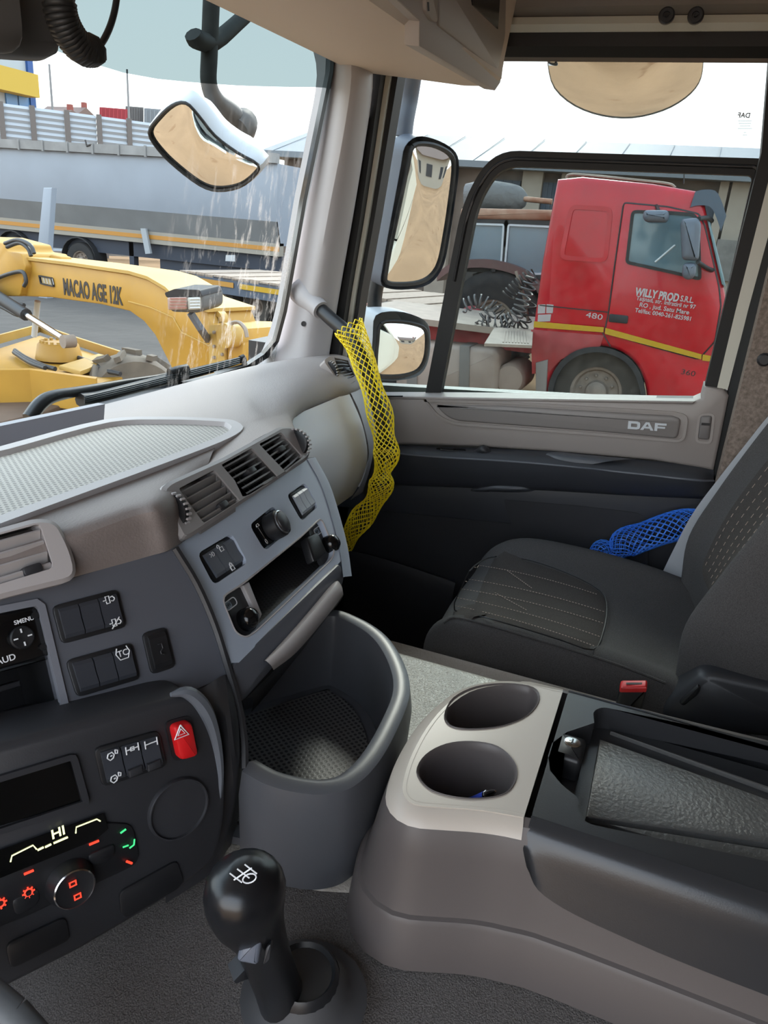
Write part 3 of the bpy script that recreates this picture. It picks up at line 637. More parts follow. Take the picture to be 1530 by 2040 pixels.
m = M(); m.lathe([(dr*1.25, 0), (dr*1.2, 0.004), (dr, 0.013), (dr*0.96, 0.0145), (dr*0.9, 0.014), (0.0005, 0.0135)], dc, LP.n, 40); dl = m.build('temperature_dial', BLACK, hc)
m = M(); m.lathe([(dr*1.0, 0.0128), (dr*1.01, 0.0142), (dr*0.95, 0.0150), (dr*0.94, 0.0142)], dc, LP.n, 40, False); m.build('dial_ring', CHROME, dl)
for a, b in ((-0.001, -0.006), (0.001, 0.007)):
    c = dc+LP.u*a+LP.v*b+LP.n*0.0146; m = M(); m.ring([c-LP.u*0.003-LP.v*0.0025, c+LP.u*0.003-LP.v*0.0025, c+LP.u*0.003+LP.v*0.0025, c-LP.u*0.003+LP.v*0.0025], LP.n, 0.0011, 0, 0.0004); m.build('key_light', LR, dl, 0)
m = M(); m.prism(rnd(lowq([(170, 1700), (226, 1676), (226, 1700), (215, 1712), (180, 1722)]), 0.004, 2), LP.n, 0.001, 0.0045, 0.002); m.build('heater_key', BLACK, hc)
m = M(); m.prism(rnd(lowq([(20, 1790), (75, 1765), (80, 1790), (60, 1810), (28, 1822)]), 0.004, 2), LP.n, -0.002, 0.0035, 0.002); m.build('heater_key', BLACK, hc)
# blank covers at the bottom
m = M(); m.prism(rnd(lowq([(236, 1776), (352, 1712), (365, 1755), (352, 1770), (250, 1828), (240, 1820)]), 0.006, 3), LP.n, -0.001, 0.002, 0.001); m.build('blank_cover', BLACK, dash)
m = M(); m.prism(rnd(lowq([(10, 1880), (130, 1824), (140, 1870), (20, 1930)]), 0.006, 3), LP.n, -0.001, 0.002, 0.001); m.build('blank_cover', BLACK, dash)
# ------------------------------------------------------------------ lip under the centre panel with the light pull bar
KP = azpl(CP.at(476, 1322), 0, 12)
m = M(); m.prism(rnd(KP.ps([(465, 1326), (679, 1121), (688, 1150), (680, 1178), (640, 1225), (490, 1395), (478, 1402)]), 0.008, 3), KP.n, -0.06, 0.0, 0.004); dr_ = m.build('drawer_front', DARKG, dash)
m = M(); m.patch([[KP.at(*p, h) for p, h in (((525, 1318), 0.0), ((529, 1316), 0.010), ((540, 1326), 0.014), ((545, 1335), 0.004))],
                  [KP.at(*p, h) for p, h in (((562, 1278), 0.0), ((570, 1278), 0.013), ((584, 1290), 0.017), ((590, 1300), 0.004))],
                  [KP.at(*p, h) for p, h in (((615, 1218), 0.0), ((622, 1220), 0.013), ((637, 1232), 0.017), ((640, 1242), 0.004))],
                  [KP.at(*p, h) for p, h in (((655, 1170), 0.0), ((664, 1170), 0.012), ((677, 1182), 0.015), ((680, 1190), 0.004))],
                  [KP.at(*p, h) for p, h in (((668, 1158), 0.0), ((674, 1158), 0.003), ((681, 1168), 0.003), ((683, 1178), 0.002))]], 4, 4)
m.build('pull_bar', GREY, dr_)
m = M(); m.patch([[KP.at(492, 1390, 0.0), KP.at(505, 1392, -0.02), KP.at(500, 1420, -0.10)], [KP.at(580, 1300, 0.0), KP.at(590, 1305, -0.02), KP.at(585, 1320, -0.12)], [KP.at(683, 1180, 0), KP.at(684, 1186, -0.02), KP.at(680, 1195, -0.12)]], 4, 4); m.build('drawer_underside', CHAR, dr_)
# ------------------------------------------------------------------ glovebox
GB = mat('glovebox_grey', (236, 234, 237), 0.33, bump=(900, 0.06, 0.0004))
def gb(x, z):
    t = (z+0.35)/-0.25
    y = 0.648 - 0.055*math.sin(min(1, max(0, t))*math.pi*0.9) ; return V((x, y, z))
m = M(); m.patch([[gb(x, z) for x in (0.92, 1.05, 1.2, 1.35, 1.492)] for z in (-0.352, -0.37, -0.42, -0.48, -0.53, -0.565, -0.585)], 4, 4)
gl = m.build('glovebox_lid', GB, dash)
m = M(); m.patch([[gb(x, z)+V((0, -0.002 if x < 1.58 else 0.035, 0)) for x in (1.497, 1.52, 1.57, 1.605)] for z in (-0.352, -0.40, -0.48, -0.55, -0.60)], 4, 4); en = m.build('end_trim', GREY, dash)
m = M(); m.lathe([(0.006, 0), (0.006, 0.003), (0.003, 0.003), (0.0025, 0.001)], V((1.535, 0.643, -0.375)), (-0.1, -1, 0.2), 12); m.build('trim_screw', BLACK, en)
m = M(); m.patch([[V((0.88, 0.64, -0.585)), V((1.2, 0.64, -0.588)), V((1.61, 0.66, -0.60))], [V((0.88, 0.70, -0.63)), V((1.2, 0.70, -0.63)), V((1.61, 0.72, -0.64))], [V((0.88, 0.93, -0.70)), V((1.2, 0.93, -0.70)), V((1.61, 0.93, -0.70))]], 3, 3); m.build('underside', CHAR, dash)
m = M(); m.patch([[V((1.02, 0.92, -0.70)), V((1.66, 0.92, -0.70))], [V((1.02, 0.90, -0.95)), V((1.66, 0.90, -0.95))], [V((1.02, 0.86, -1.14)), V((1.66, 0.86, -1.14))]], 2, 3); m.build('footwell_back', CHAR, dash)
# corner vent at the right end
RV = Pl(V((1.50, 0.668, -0.325)), V((0.93, -0.36, 0)), V((-0.2, -0.6, -0.75)))
q = RV.ps([(662, 716), (690, 722), (704, 752), (676, 766)])
m = M(); bo = rnd(RV.ps([(640, 722), (655, 712), (688, 714), (704, 732), (710, 758), (678, 778), (662, 752)]), 0.01, 3)
m.plate([p+RV.n*0.008 for p in bo], [[p+RV.n*0.008 for p in q]], RV.n, -0.02, 0.0, -0.02); m.build('vent_bezel', PAD, dash, 25)
vent(RV, q, 6, 0.008, 10, SLD, (.62, .5), True, 0.03)
wq = RV.ps([(646, 724), (656, 720), (672, 752), (664, 760)]); wheel(RV, wq, 0.010, dash)
# hidden core of the dashboard and the driver's end beyond the picture
m = M(); m.box((-0.43, 0.66, -0.92), (1.0, 0.95, -0.37)); m.build('dash_core', CHAR, dash, 0)
m = M(); m.patch([[V((x, 0.93, -0.335)), V((x, 0.80, -0.32)), V((x, 0.70, -0.29)), V((x, 0.62, -0.30)), V((x, 0.60, -0.36)), V((x, 0.62, -0.60)), V((x, 0.68, -0.9))] for x in (-0.43, -0.2, 0.0, 0.14)], 3, 3); m.build('instrument_housing', PADD, dash, 50)
# ------------------------------------------------------------------ storage tray on the tunnel
TRP = mat('tray_plastic', (84, 86, 91), 0.36, bump=(900, 0.12, 0.0004))
tray = thing('storage_tray', (0.68, 0.3, TUN), 'dark grey open storage tray with dimpled mat below the centre panel', 'tray')
RZ = -0.515
rp_ = [(482, 1530), (530, 1556), (590, 1572), (650, 1576), (705, 1560), (755, 1512), (795, 1440), (817, 1375), (806, 1318), (770, 1262), (715, 1226), (655, 1210)]
outer = crv([PZ(x, y, RZ) for x, y in rp_] + [V((0.80, 0.44, RZ)), V((0.72, 0.49, RZ))], 5)
ctr = V((0.68, 0.36, RZ))
def inn(pts, d):
    out = []
    for i, p in enumerate(pts):
        t = (pts[min(i+1, len(pts)-1)]-pts[max(i-1, 0)]).normalized(); nn = V((-t.y, t.x, 0))
        if nn.dot(ctr-p) < 0: nn = -nn
        out.append(p+nn*d)
    return out
L = [inn(outer, -0.006), inn(outer, -0.0045), inn(outer, 0.0), inn(outer, 0.010), inn(outer, 0.020), inn(outer, 0.0225), inn(outer, 0.024), inn(outer, 0.026)]
H = [TUN, RZ-0.03, RZ-0.004, RZ+0.001, RZ-0.003, RZ-0.012, RZ-0.06, TUN+0.012]
L[0] = inn(outer, -0.001)
vs = []; n_ = len(outer)
for l, h in zip(L, H): vs += [V((p.x, p.y, h)) for p in l]
fs = [(i*n_+j, i*n_+j+1, (i+1)*n_+j+1, (i+1)*n_+j) for i in range(len(L)-1) for j in range(n_-1)]
fs += [tuple(i*n_ for i in range(len(L))), tuple(i*n_+n_-1 for i in range(len(L)))[::-1]]
m = M(); m.add(vs, fs); m.build('tray_wall', TRP, tray, 50)
fl = [V((p.x, p.y, TUN+0.012)) for p in inn(outer, 0.023)] + [V((0.70, 0.50, TUN+0.012)), V((0.52, 0.48, TUN+0.012))]
m = M(); m.rings([[p-V((0, 0, 0.010)) for p in fl], fl]); m.build('tray_floor', TRP, tray, 30)
ml = [V((p.x, p.y, TUN+0.0125)) for p in inn(outer, 0.043)] + [V((0.70, 0.50, TUN+0.0125)), V((0.535, 0.46, TUN+0.0125))]
m = M(); m.rings([ml, [p+V((0, 0, 0.004)) for p in ml]]); m.build('tray_mat', DARKM, tray, 30)
# ------------------------------------------------------------------ centre console
CZ = -0.495
con = thing('centre_console', (0.7, 0.0, TUN), 'warm grey console with two cup holders and a black lidded tray', 'console')
CONG = mat('console_lit_grey', (196, 186, 175), 0.34, bump=(900, 0.1, 0.0004)); CONL = mat('console_shaded_grey', (92, 86, 85), 0.45, bump=(900, 0.12, 0.0004))  # one plastic in two tones: lit for the top, shaded for sides and wells
LIDB = mat('lid_black', (50, 51, 54), 0.3, bump=(700, 0.15, 0.0004)); EMB = mat('embossed_black', (84, 84, 84), 0.36, bump=(230, 0.55, 0.0012))
def arc(cx, cy, rx, ry, a0, a1, z, n=10): return [V((cx+math.cos(math.radians(a0+(a1-a0)*k/n))*rx, cy+math.sin(math.radians(a0+(a1-a0)*k/n))*ry, z)) for k in range(n+1)]
gapy = 0.046
# top plate outline: from gap right corner, round the front, to the gap's left corner
top_px = [(1106, 1372), (1040, 1362), (985, 1362), (930, 1376), (885, 1408), (850, 1450), (822, 1500), (806, 1545), (803, 1580), (826, 1602), (880, 1608), (960, 1614), (1036, 1626)]
top = [PZ(x, y, CZ) for x, y in top_px]
top[0].y = gapy; top[-1].y = gapy; top = crv(top, 3)
def cupo(pxs): return ccrv([PZ(x, y, CZ) for x, y in pxs], 4)
cup1 = cupo([(888, 1425), (905, 1392), (950, 1370), (1010, 1364), (1060, 1372), (1072, 1395), (1050, 1425), (1000, 1446), (940, 1452), (900, 1446)])
cup2 = cupo([(833, 1538), (850, 1506), (890, 1485), (940, 1480), (990, 1490), (1022, 1520), (1026, 1552), (1005, 1580), (955, 1590), (900, 1586), (855, 1570)])
m = M(); m.plate(top, [cup1, cup2], V((0, 0, 1)), -0.004, 0.0, -0.004); m.build('cup_holder_top', CONG, con, 25)
for c in (cup1, cup2):
    m = M(); cen = sum(c, V((0, 0, 0)))/len(c)
    def sc(k, z): return [V((cen.x+(p.x-cen.x)*k, cen.y+(p.y-cen.y)*k, z)) for p in c]
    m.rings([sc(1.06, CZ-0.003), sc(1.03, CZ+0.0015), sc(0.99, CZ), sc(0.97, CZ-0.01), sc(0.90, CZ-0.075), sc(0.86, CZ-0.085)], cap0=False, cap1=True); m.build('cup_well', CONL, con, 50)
# body wall: top edge -> shoulder -> skirt
tp = top[:]; sh = []
base_c = V((0.70, 0.0, 0))
def out(p, d):
    q = V((p.x-0.70, (p.y-0.03), 0)); q.normalize(); return p+q*d
left_px = [(1530, 1775), (1300, 1690), (1100, 1655)]
ring_top = [V((0.80, -0.75, CZ)), V((0.80, -0.3, CZ))] + tp[::3] + [V((0.568, -0.02, CZ)), V((0.565, -0.3, CZ)), V((0.565, -0.75, CZ))]
def off(ps, d):
    o = []
    for i, p in enumerate(ps):
        t = (ps[min(i+1, len(ps)-1)]-ps[max(i-1, 0)]); t.z = 0; t.normalize(); nn = V((t.y, -t.x, 0))
        if nn.dot(p-V((0.69, -0.1, p.z))) < 0: nn = -nn
        o.append(p+nn*d)
    return o
rr = crv(ring_top, 3); RR = []
for d, z in ((-0.002, CZ-0.001), (0.008, CZ-0.004), (0.016, CZ-0.016), (0.021, CZ-0.04), (0.029, CZ-0.085), (0.0325, CZ-0.098), (0.0365, CZ-0.0995), (0.039, CZ-0.104), (0.044, TUN-0.01)):
    RR.append([V((p.x, p.y, z)) for p in off(rr, d)])
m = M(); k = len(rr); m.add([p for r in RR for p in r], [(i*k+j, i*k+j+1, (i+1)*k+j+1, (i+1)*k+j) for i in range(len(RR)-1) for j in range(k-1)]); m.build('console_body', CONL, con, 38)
ids = [j for j in range(k) if rr[j].y > gapy-0.004]; m = M(); w_ = len(ids); lift = V((0, 0, 0.0006))
SR = [[off(rr, d)[j] for j in ids] for d in (-0.004, 0.0085, 0.0150)]; SR = [[V((p.x, p.y, z)) for p in r] for r, z in zip(SR, (CZ+0.0002, CZ-0.0032, CZ-0.0125))]
m.add([p for r in SR for p in r], [(i*w_+j, i*w_+j+1, (i+1)*w_+j+1, (i+1)*w_+j) for i in range(2) for j in range(w_-1)]); m.build('lit_shoulder_strip', CONG, con, 60)  # strip carrying the painted lit tone of the top over the edge
m = M(); q = [PZ(x, y, CZ) for x, y in ((845, 1640), (900, 1648), (960, 1668), (1000, 1690))]
# lid: black rim plate with sunken tray
lid_o = [V((0.787, gapy-0.006, CZ)), V((0.785, -0.75, CZ)), V((0.572, -0.75, CZ)), V((0.566, gapy-0.006, CZ))]
rec = rnd([PZ(1183, 1416, CZ), PZ(1200, 1408, CZ), PZ(1530, 1478, CZ), V((0.745, -0.7, CZ)), V((0.605, -0.7, CZ)), PZ(1530, 1716, CZ), PZ(1166, 1640, CZ), PZ(1150, 1612, CZ)], [0.006, 0.01, 0, 0.01, 0.01, 0, 0.01, 0.004], 3)
lrec = [PZ(x, y, CZ) for x, y in ((1184, 1440), (1130, 1458), (1100, 1480), (1092, 1505), (1096, 1535), (1118, 1562), (1152, 1590))]
m = M(); hole = [rec[-1]] ; 
allh = rec[:] + []
# merge the latch bay into the recess outline
i0 = 0
hole = lrec[::-1] + rec
m.plate([p for p in rnd(lid_o, [0.006, 0.01, 0.01, 0.006], 3)], [hole], V((0, 0, 1)), -0.012, 0.0, -0.028); ld = m.build('lid', LIDB, con, 25)
m = M(); m.box((0.574, -0.74, CZ-0.034), (0.783, gapy-0.010, CZ-0.028)); m.build('lid_floor', LIDB, ld, 0)
# lid's flank on the driver side: black, curving over
lp_ = [V((0.566, y, 0)) for y in (gapy-0.006, 0.02, -0.05, -0.2, -0.75)]
m = M(); dep = [0.03, 0.055, 0.068, 0.075, 0.08]
m.patch([[V((0.568, p.y, CZ+0.0005)), V((0.556, p.y, CZ-0.004)), V((0.548, p.y, CZ-0.016)), V((0.543, p.y, CZ-dep[i]*0.6)), V((0.5375, p.y-0.006*(i < 2), CZ-dep[i]))] for i, p in enumerate(lp_)], 3, 5); m.build('lid_flank', LIDB, ld, 50)
m = M(); m.patch([[V((0.787, p.y, CZ+0.0005)), V((0.797, p.y, CZ-0.004)), V((0.806, p.y, CZ-0.016)), V((0.812, p.y, CZ-0.06))] for p in lp_], 3, 5); m.build('lid_flank', LIDB, ld, 50)
# embossed inlays in the tray (one long mat, two edge wedges)
EZ = CZ-0.027
q = [PZ(x, y, EZ) for x, y in ((1193, 1480), (1530, 1590), (1530, 1690), (1165, 1636))]
m = M(); m.prism([q[0], V((0.71, -0.30, EZ)), V((0.69, -0.7, EZ)), V((0.62, -0.7, EZ)), q[2], q[3]], V((0, 0, 1)), -0.002, 0.006, 0.002); m.build('tray_inlay', EMB, ld, 30)
q = [PZ(x, y, EZ) for x, y in ((1215, 1462), (1530, 1520), (1530, 1578))]
m = M(); m.prism([q[0], V((0.735, -0.3, EZ)), V((0.735, -0.7, EZ)), V((0.715, -0.68, EZ)), q[2]], V((0, 0, 1)), -0.002, 0.004, 0.001); m.build('tray_inlay', EMB, ld, 30)
q = [PZ(x, y, EZ) for x, y in ((1210, 1648), (1530, 1698), (1530, 1745))]
m = M(); m.prism([q[0], q[1], V((0.60, -0.7, EZ)), V((0.59, -0.3, EZ)), q[2]], V((0, 0, 1)), -0.002, 0.004, 0.001); m.build('tray_inlay', EMB, ld, 30)
# lock
lc = PZ(1126, 1528, CZ-0.026)
m = M(); m.prism(rnd([lc+V((-0.018, -0.0155, 0)), lc+V((0.024, -0.0155, 0)), lc+V((0.024, 0.0145, 0)), lc+V((-0.018, 0.0145, 0))], 0.005, 3), V((0, 0, 1)), 0, 0.026, 0.005); lk = m.build('lock', BLACK, ld, 40)
kc = lc+V((0.009, -0.002, 0.026)); m = M(); m.lathe([(0.0088, -0.002), (0.0088, 0.0006), (0.0078, 0.0012), (0.0005, 0.0012)], kc, (0, 0, 1), 22); kb = m.build('key_barrel', CHROME, lk)
m = M(); m.prism([kc+V((-0.0045, -0.0009, 0.001)), kc+V((0.0045, -0.0009, 0.001)), kc+V((0.0045, 0.0009, 0.001)), kc+V((-0.0045, 0.0009, 0.001))], V((0, 0, 1)), 0, 0.0006); m.build('key_slot', BLACK, kb)
# pen lying in the nearer cup
pen = thing('pen', (0.64, 0.07, CZ-0.06), 'blue ballpoint pen with clear tip lying in the nearer cup holder', 'pen')
p0, p1 = PZ(915, 1606, CZ-0.075), PZ(982, 1578, CZ-0.012); m = M(); m.tube([p0, p0.lerp(p1, .5), p0.lerp(p1, .8)], 0.0042, 8); m.build('barrel', mat('pen_blue', (70, 95, 215), 0.3), pen)
m = M(); m.tube([p0.lerp(p1, .8), p0.lerp(p1, .84), p0.lerp(p1, .86), p0.lerp(p1, 1.0), p1+(p1-p0).normalized()*0.006], [0.0045, 0.0045, 0.0032, 0.0028, 0.001], 8); m.build('cap', CHROME, pen)
# ------------------------------------------------------------------ gear lever
gear = thing('gear_lever', (0.42, 0.195, TUN), 'black gear lever with round shift knob and range switch on the tunnel', 'gear lever')
LEV = mat('lever_black', (24, 25, 28), 0.28, bump=(600, 0.05, 0.0003))
ks_ = [PX(492, 1728, 0.345), PX(490, 1745, 0.345), PX(488, 1772, 0.346), PX(494, 1808, 0.350), PX(512, 1850, 0.362), PX(530, 1900, 0.378), PX(548, 1950, 0.394), PX(562, 1990, 0.406), PX(572, 2020, 0.414)]
m = M(); m.tube(ks_, [0.010, 0.0235, 0.0285, 0.0265, 0.0205, 0.0185, 0.0185, 0.0195, 0.0195], 20, 4, flat=((1, -0.3, 0), 1.05, 0.95)); m.build('shift_knob', LEV, gear, 60)
kt = PX(492, 1740, 0.345); kn_ = (V((-0.55, -0.25, 0.62))).normalized()
# shift pattern on the knob
KPp = Pl(PX(490, 1747, 0.322), CR*0.93+CU*0.37, -CU+CR*0.3)
icon(KPp, KPp.at(487, 1742, 0.0035), [[(-1, -.5), (-.4, .5)], [(-.35, -.6), (.25, .4)], [(.3, -.7), (.9, .3)], [(-.9, 0.1), (.7, -.25)]], 0.0085, WHITEP, gear, 0.0005, 0.0)
q = KPp.at(497, 1750, 0.0035); m = M(); m.tube([q+KPp.u*(0.0045*math.cos(t))+KPp.v*(0.0028*math.sin(t)) for t in [k*math.pi/8 for k in range(17)]], 0.0005, 5); m.build('symbol', WHITEP, gear, 0)
c = PX(499, 1882, 0.336); m = M(); m.prism(rnd([c+CR*a+CU*b for a, b in ((-0.009, -0.009), (0.006, -0.012), (0.009, 0.008), (-0.005, 0.011))], 0.003, 3), -CF, -0.02, 0.006, 0.003); m.build('range_switch', mat('button_slate', (98, 104, 116), 0.4), gear, 40)
c = PX(530, 1893, 0.342); m = M(); m.prism(rnd([c+CR*a+CU*b for a, b in ((-0.002, -0.010), (0.003, -0.006), (0.004, 0.006), (0.0, 0.003))], 0.002, 2), -CF, -0.01, 0.002, 0.001); m.build('side_button', CHAR, gear)
m = M(); m.patch([[PX(498, 1925, 0.372), PX(488, 1932, 0.366), PX(466, 1955, 0.358)], [PX(502, 1950, 0.376), PX(490, 1952, 0.368), PX(470, 1960, 0.358)]], 3, 2, thick=(0.01, 0.012, 0)); m.build('splitter_lever', CHAR, gear, 40)
cb = V((0.425, 0.193, TUN)); m = M(); m.lathe([(0.034, -0.02), (0.034, 0.012), (0.030, 0.030), (0.027, 0.034), (0.024, 0.030)], cb, (-0.08, 0, 1), 26); m.build('collar', BLACK, gear, 40)
m = M(); m.lathe([(0.0355, 0.004), (0.0365, 0.010), (0.035, 0.016)], cb, (-0.08, 0, 1), 26, cap=False); m.build('collar_ring', CHROME, gear, 40)
m = M(); m.patch([[cb+V((math.cos(t)*r*1.0, math.sin(t)*r, h)) for r, h in ((0.030, 0.028), (0.040, 0.010), (0.048, 0.004), (0.056, 0.001))] for t in [k*2*math.pi/12 for k in range(13)]], 3, 2); m.build('boot', mat('boot_grey', (70, 70, 72), 0.6), gear, 60)
# ------------------------------------------------------------------ passenger seat
seat = thing('passenger_seat', (1.3, 0.05, -1.15), 'black fabric passenger seat with pinstriped insert beside the console', 'seat')
FAB = mat('seat_black_fabric', (76, 74, 74), 0.92, bump=(900, 0.5, 0.0006), var=(700, 0.25), spec=0.15)
FAB2 = mat('seat_insert_fabric', (70, 66, 64), 0.95, bump=(900, 0.5, 0.0006), var=(900, 0.3), spec=0.1); THR = mat('stitch_thread', (168, 150, 138), 0.8)
# cushion: columns across (left side low -> bolster -> middle -> right bolster -> right side), rows from front lip to the back
def cz(f): return f
rows = []
for y, dz, fx in ((0.300, -0.135, 0.03), (0.312, -0.075, 0.02), (0.285, -0.025, 0.012), (0.225, 0.0, 0.0), (0.10, 0.004, 0), (-0.02, -0.004, 0), (-0.12, -0.018, 0), (-0.24, -0.02, 0)):
    rows.append([V((1.075+fx, y-0.02, -0.84)), V((1.062+fx, y-0.012, -0.72+dz*0.3)), V((1.068+fx, y-0.008, -0.635+dz)), V((1.10+fx, y, -0.604+dz)), V((1.17, y, -0.622+dz)), V((1.30, y+0.008, -0.632+dz)), V((1.43, y, -0.622+dz)), V((1.50-fx, y-0.004, -0.606+dz)), V((1.545-fx, y-0.012, -0.635+dz)), V((1.55-fx, y-0.02, -0.74))])
cushm = M(); cushm.patch(rows, 5, 5); cushm.build('seat_cushion', FAB, seat, 60)
CUSH = BVHTree.FromPolygons([tuple(p) for p in cushm.v], cushm.f)
def cush(x, y):
    """height of the cushion's top surface"""
    h = CUSH.ray_cast(V((x, y, 0)), V((0, 0, -1)))[0]; return h.z if h else -0.62
def onc(px_, py_, h=0.0):
    d = ray(px_, py_).normalized(); p = CUSH.ray_cast(V((0, 0, 0)), d)
    return p[0]+V((0, 0, h)) if p[0] else d*1.25
ins_px = [(905, 1218), (922, 1165), (945, 1128), (985, 1112), (1050, 1118), (1130, 1145), (1195, 1180), (1208, 1215), (1200, 1265), (1180, 1298), (1120, 1280), (1040, 1255), (960, 1232)]
# insert: a slightly raised panel following the cushion, with seam and stitch rows
ins = ccrv([onc(x, y, 0.003) for x, y in ins_px], 3)
cen = sum(ins, V((0, 0, 0)))/len(ins)
m = M(); NR = 7; vv = []
for k in range(NR+1):
    f = 1-k/NR
    for p in ins:
        q = cen.lerp(p, max(f, 0.001)); vv.append(V((q.x, q.y, cush(q.x, q.y)+(0.0 if k == 0 else 0.004))))
L_ = len(ins); m.add(vv, [(i*L_+j, i*L_+(j+1) % L_, (i+1)*L_+(j+1) % L_, (i+1)*L_+j) for i in range(NR) for j in range(L_)]); ip = m.build('seat_insert', FAB2, seat, 60)
m = M(); m.tube([p+V((0, 0, 0.0005)) for p in ins]+[ins[0]], 0.0011, 5); m.build('seam', BLACK, ip)
m = M(); m.tube([onc(x, y, 0.001) for x, y in ((884, 1242), (905, 1232), (960, 1243), (1040, 1266), (1120, 1290), (1200, 1315), (1270, 1340), (1325, 1362))], 0.0022, 6, 4); m.build('piping', FAB, seat, 60)
def stitchline(a, b, bend=0.0, surf=onc, parent=None, n=46):
    mm = M()
    for k in range(n):
        f0, f1 = k/n, (k+0.55)/n
        P = []
        for f in (f0, f1):
            x = a[0]+(b[0]-a[0])*f; y = a[1]+(b[1]-a[1])*f + bend*4*f*(1-f); P.append(surf(x, y, 0.0058))
        mm.tube(P, 0.0006, 4)
    return mm.build('stitch_row', THR, parent, 0)
for a, b in (((945, 1130), (1190, 1190)), ((927, 1158), (1205, 1225)), ((917, 1178), (1203, 1248)), ((910, 1196), (1196, 1275)), ((905, 1212), (1185, 1294)), ((1010, 1142), (1060, 1178)), ((985, 1186), (1050, 1222))):
    stitchline(a, b, -6 if b[0] > 1150 else 0, onc, ip, 46 if b[0] > 1150 else 14)
# backrest: loft upwards; each row goes round from rear-left over the left bolster, the front face, right bolster
rows = []
for z, y, w in ((-0.70, -0.135, 0.20), (-0.62, -0.125, 0.215), (-0.54, -0.122, 0.225), (-0.45, -0.150, 0.232), (-0.34, -0.192, 0.235), (-0.20, -0.25, 0.23), (-0.04, -0.31, 0.215), (0.06, -0.35, 0.17), (0.09, -0.39, 0.12)):
    c = 1.31
    rows.append([V((c-w*0.8, y-0.20, z)), V((c-w-0.012, y-0.13, z)), V((c-w-0.008, y-0.04, z)), V((c-w+0.02, y+0.028, z+0.01)), V((c-w+0.075, y+0.006, z)), V((c, y-0.02, z)), V((c+w-0.075, y+0.006, z)), V((c+w-0.02, y+0.028, z+0.01)), V((c+w+0.008, y-0.04, z)), V((c+w*0.9, y-0.2, z))])
m = M(); m.patch(rows, 5, 5); m.build('backrest', FAB, seat, 60)
rows2 = []
for z, y, w in ((-0.56, -0.12, 0.06), (-0.54, -0.122, 0.10), (-0.45, -0.150, 0.135), (-0.34, -0.192, 0.14), (-0.20, -0.25, 0.14), (-0.04, -0.31, 0.12)):
    rows2.append([V((1.31+dx*w, y-0.02+0.022*abs(dx)**2*(w/0.155)+0.006, z)) for dx in (-1, -0.5, 0, 0.5, 1)])
m = M(); m.patch(rows2, 4, 5); bi = m.build('back_insert', FAB2, seat, 60)
for k in range(7):
    f = -0.84+1.68*k/6; mm = M(); pts = crv([V((1.31+f*w, y-0.02+0.022*abs(f)**2*(w/0.155)+0.0078, z)) for z, y, w in ((-0.54, -0.122, 0.10), (-0.45, -0.150, 0.135), (-0.34, -0.192, 0.14), (-0.20, -0.25, 0.14), (-0.06, -0.303, 0.12))], 14)
    for a, b in zip(pts[::2], pts[1::2]): mm.tube([a, b], 0.0006, 4)
    mm.build('stitch_row', THR, bi, 0)
# recliner cover at the hinge
m = M(); rc = [PX(x, y, 1.06) for x, y in ((1310, 1418), (1340, 1390), (1395, 1345), (1420, 1342), (1600, 1380), (1650, 1480), (1330, 1460))]
m.prism(rnd(rc, 0.02, 4), V((-1, 0, 0)), -0.05, 0.0, 0.012); rcv = m.build('recliner_cover', CHAR, seat, 40)
m = M(); lv = [PX(x, y, 1.055) for x, y in ((1352, 1398), (1362, 1386), (1390, 1362), (1396, 1366), (1392, 1380), (1362, 1404))]; m.prism(rnd(lv, 0.006, 3), V((-1, 0, 0)), 0, 0.006, 0.003); m.build('recliner_lever', BLACK, rcv, 40)
m = M(); m.box((1.10, -0.26, -1.15), (1.52, 0.22, -0.82)); m.box((1.07, -0.28, -0.9), (1.55, 0.24, -0.80)); m.build('seat_base', BLACK, seat, 0)
# buckle
bk = thing('seat_belt_buckle', (0.985, -0.045, TUN), 'red buckle end on a black stalk between seat and console', 'buckle')
m = M(); a = PX(1262, 1367, 1.0); e1 = (PX(1290, 1367, 1.0)-PX(1236, 1367, 1.0)).normalized(); wv = 0.0185; up = V((-0.25, 0, 0.97)).normalized(); th = e1.cross(up)
m.prism(rnd([a-e1*wv-up*0.07, a+e1*wv-up*0.07, a+e1*wv, a-e1*wv], 0.003, 2), th, -0.009, 0.009, 0.004); m.prism(rnd([a-e1*0.012-up*0.2, a+e1*0.012-up*0.2, a+e1*0.012-up*0.06, a-e1*0.012-up*0.06], 0.003, 2), th, -0.004, 0.004); m.build('stalk', BLACK, bk, 40)
m = M(); m.prism(rnd([a-e1*wv-th*0.0088, a+e1*wv-th*0.0088, a+e1*wv+th*0.0088, a-e1*wv+th*0.0088], 0.003, 2), up, -0.004, 0.005, 0.003); rb = m.build('release_button', mat('buckle_red', (215, 40, 42), 0.35), bk, 40)
m = M(); m.prism([a+up*0.0052-e1*0.011-th*0.002, a+up*0.0052+e1*0.011-th*0.002, a+up*0.0052+e1*0.011+th*0.002, a+up*0.0052-e1*0.011+th*0.002], up, 0, 0.0004); m.build('slot', BLACK, rb)
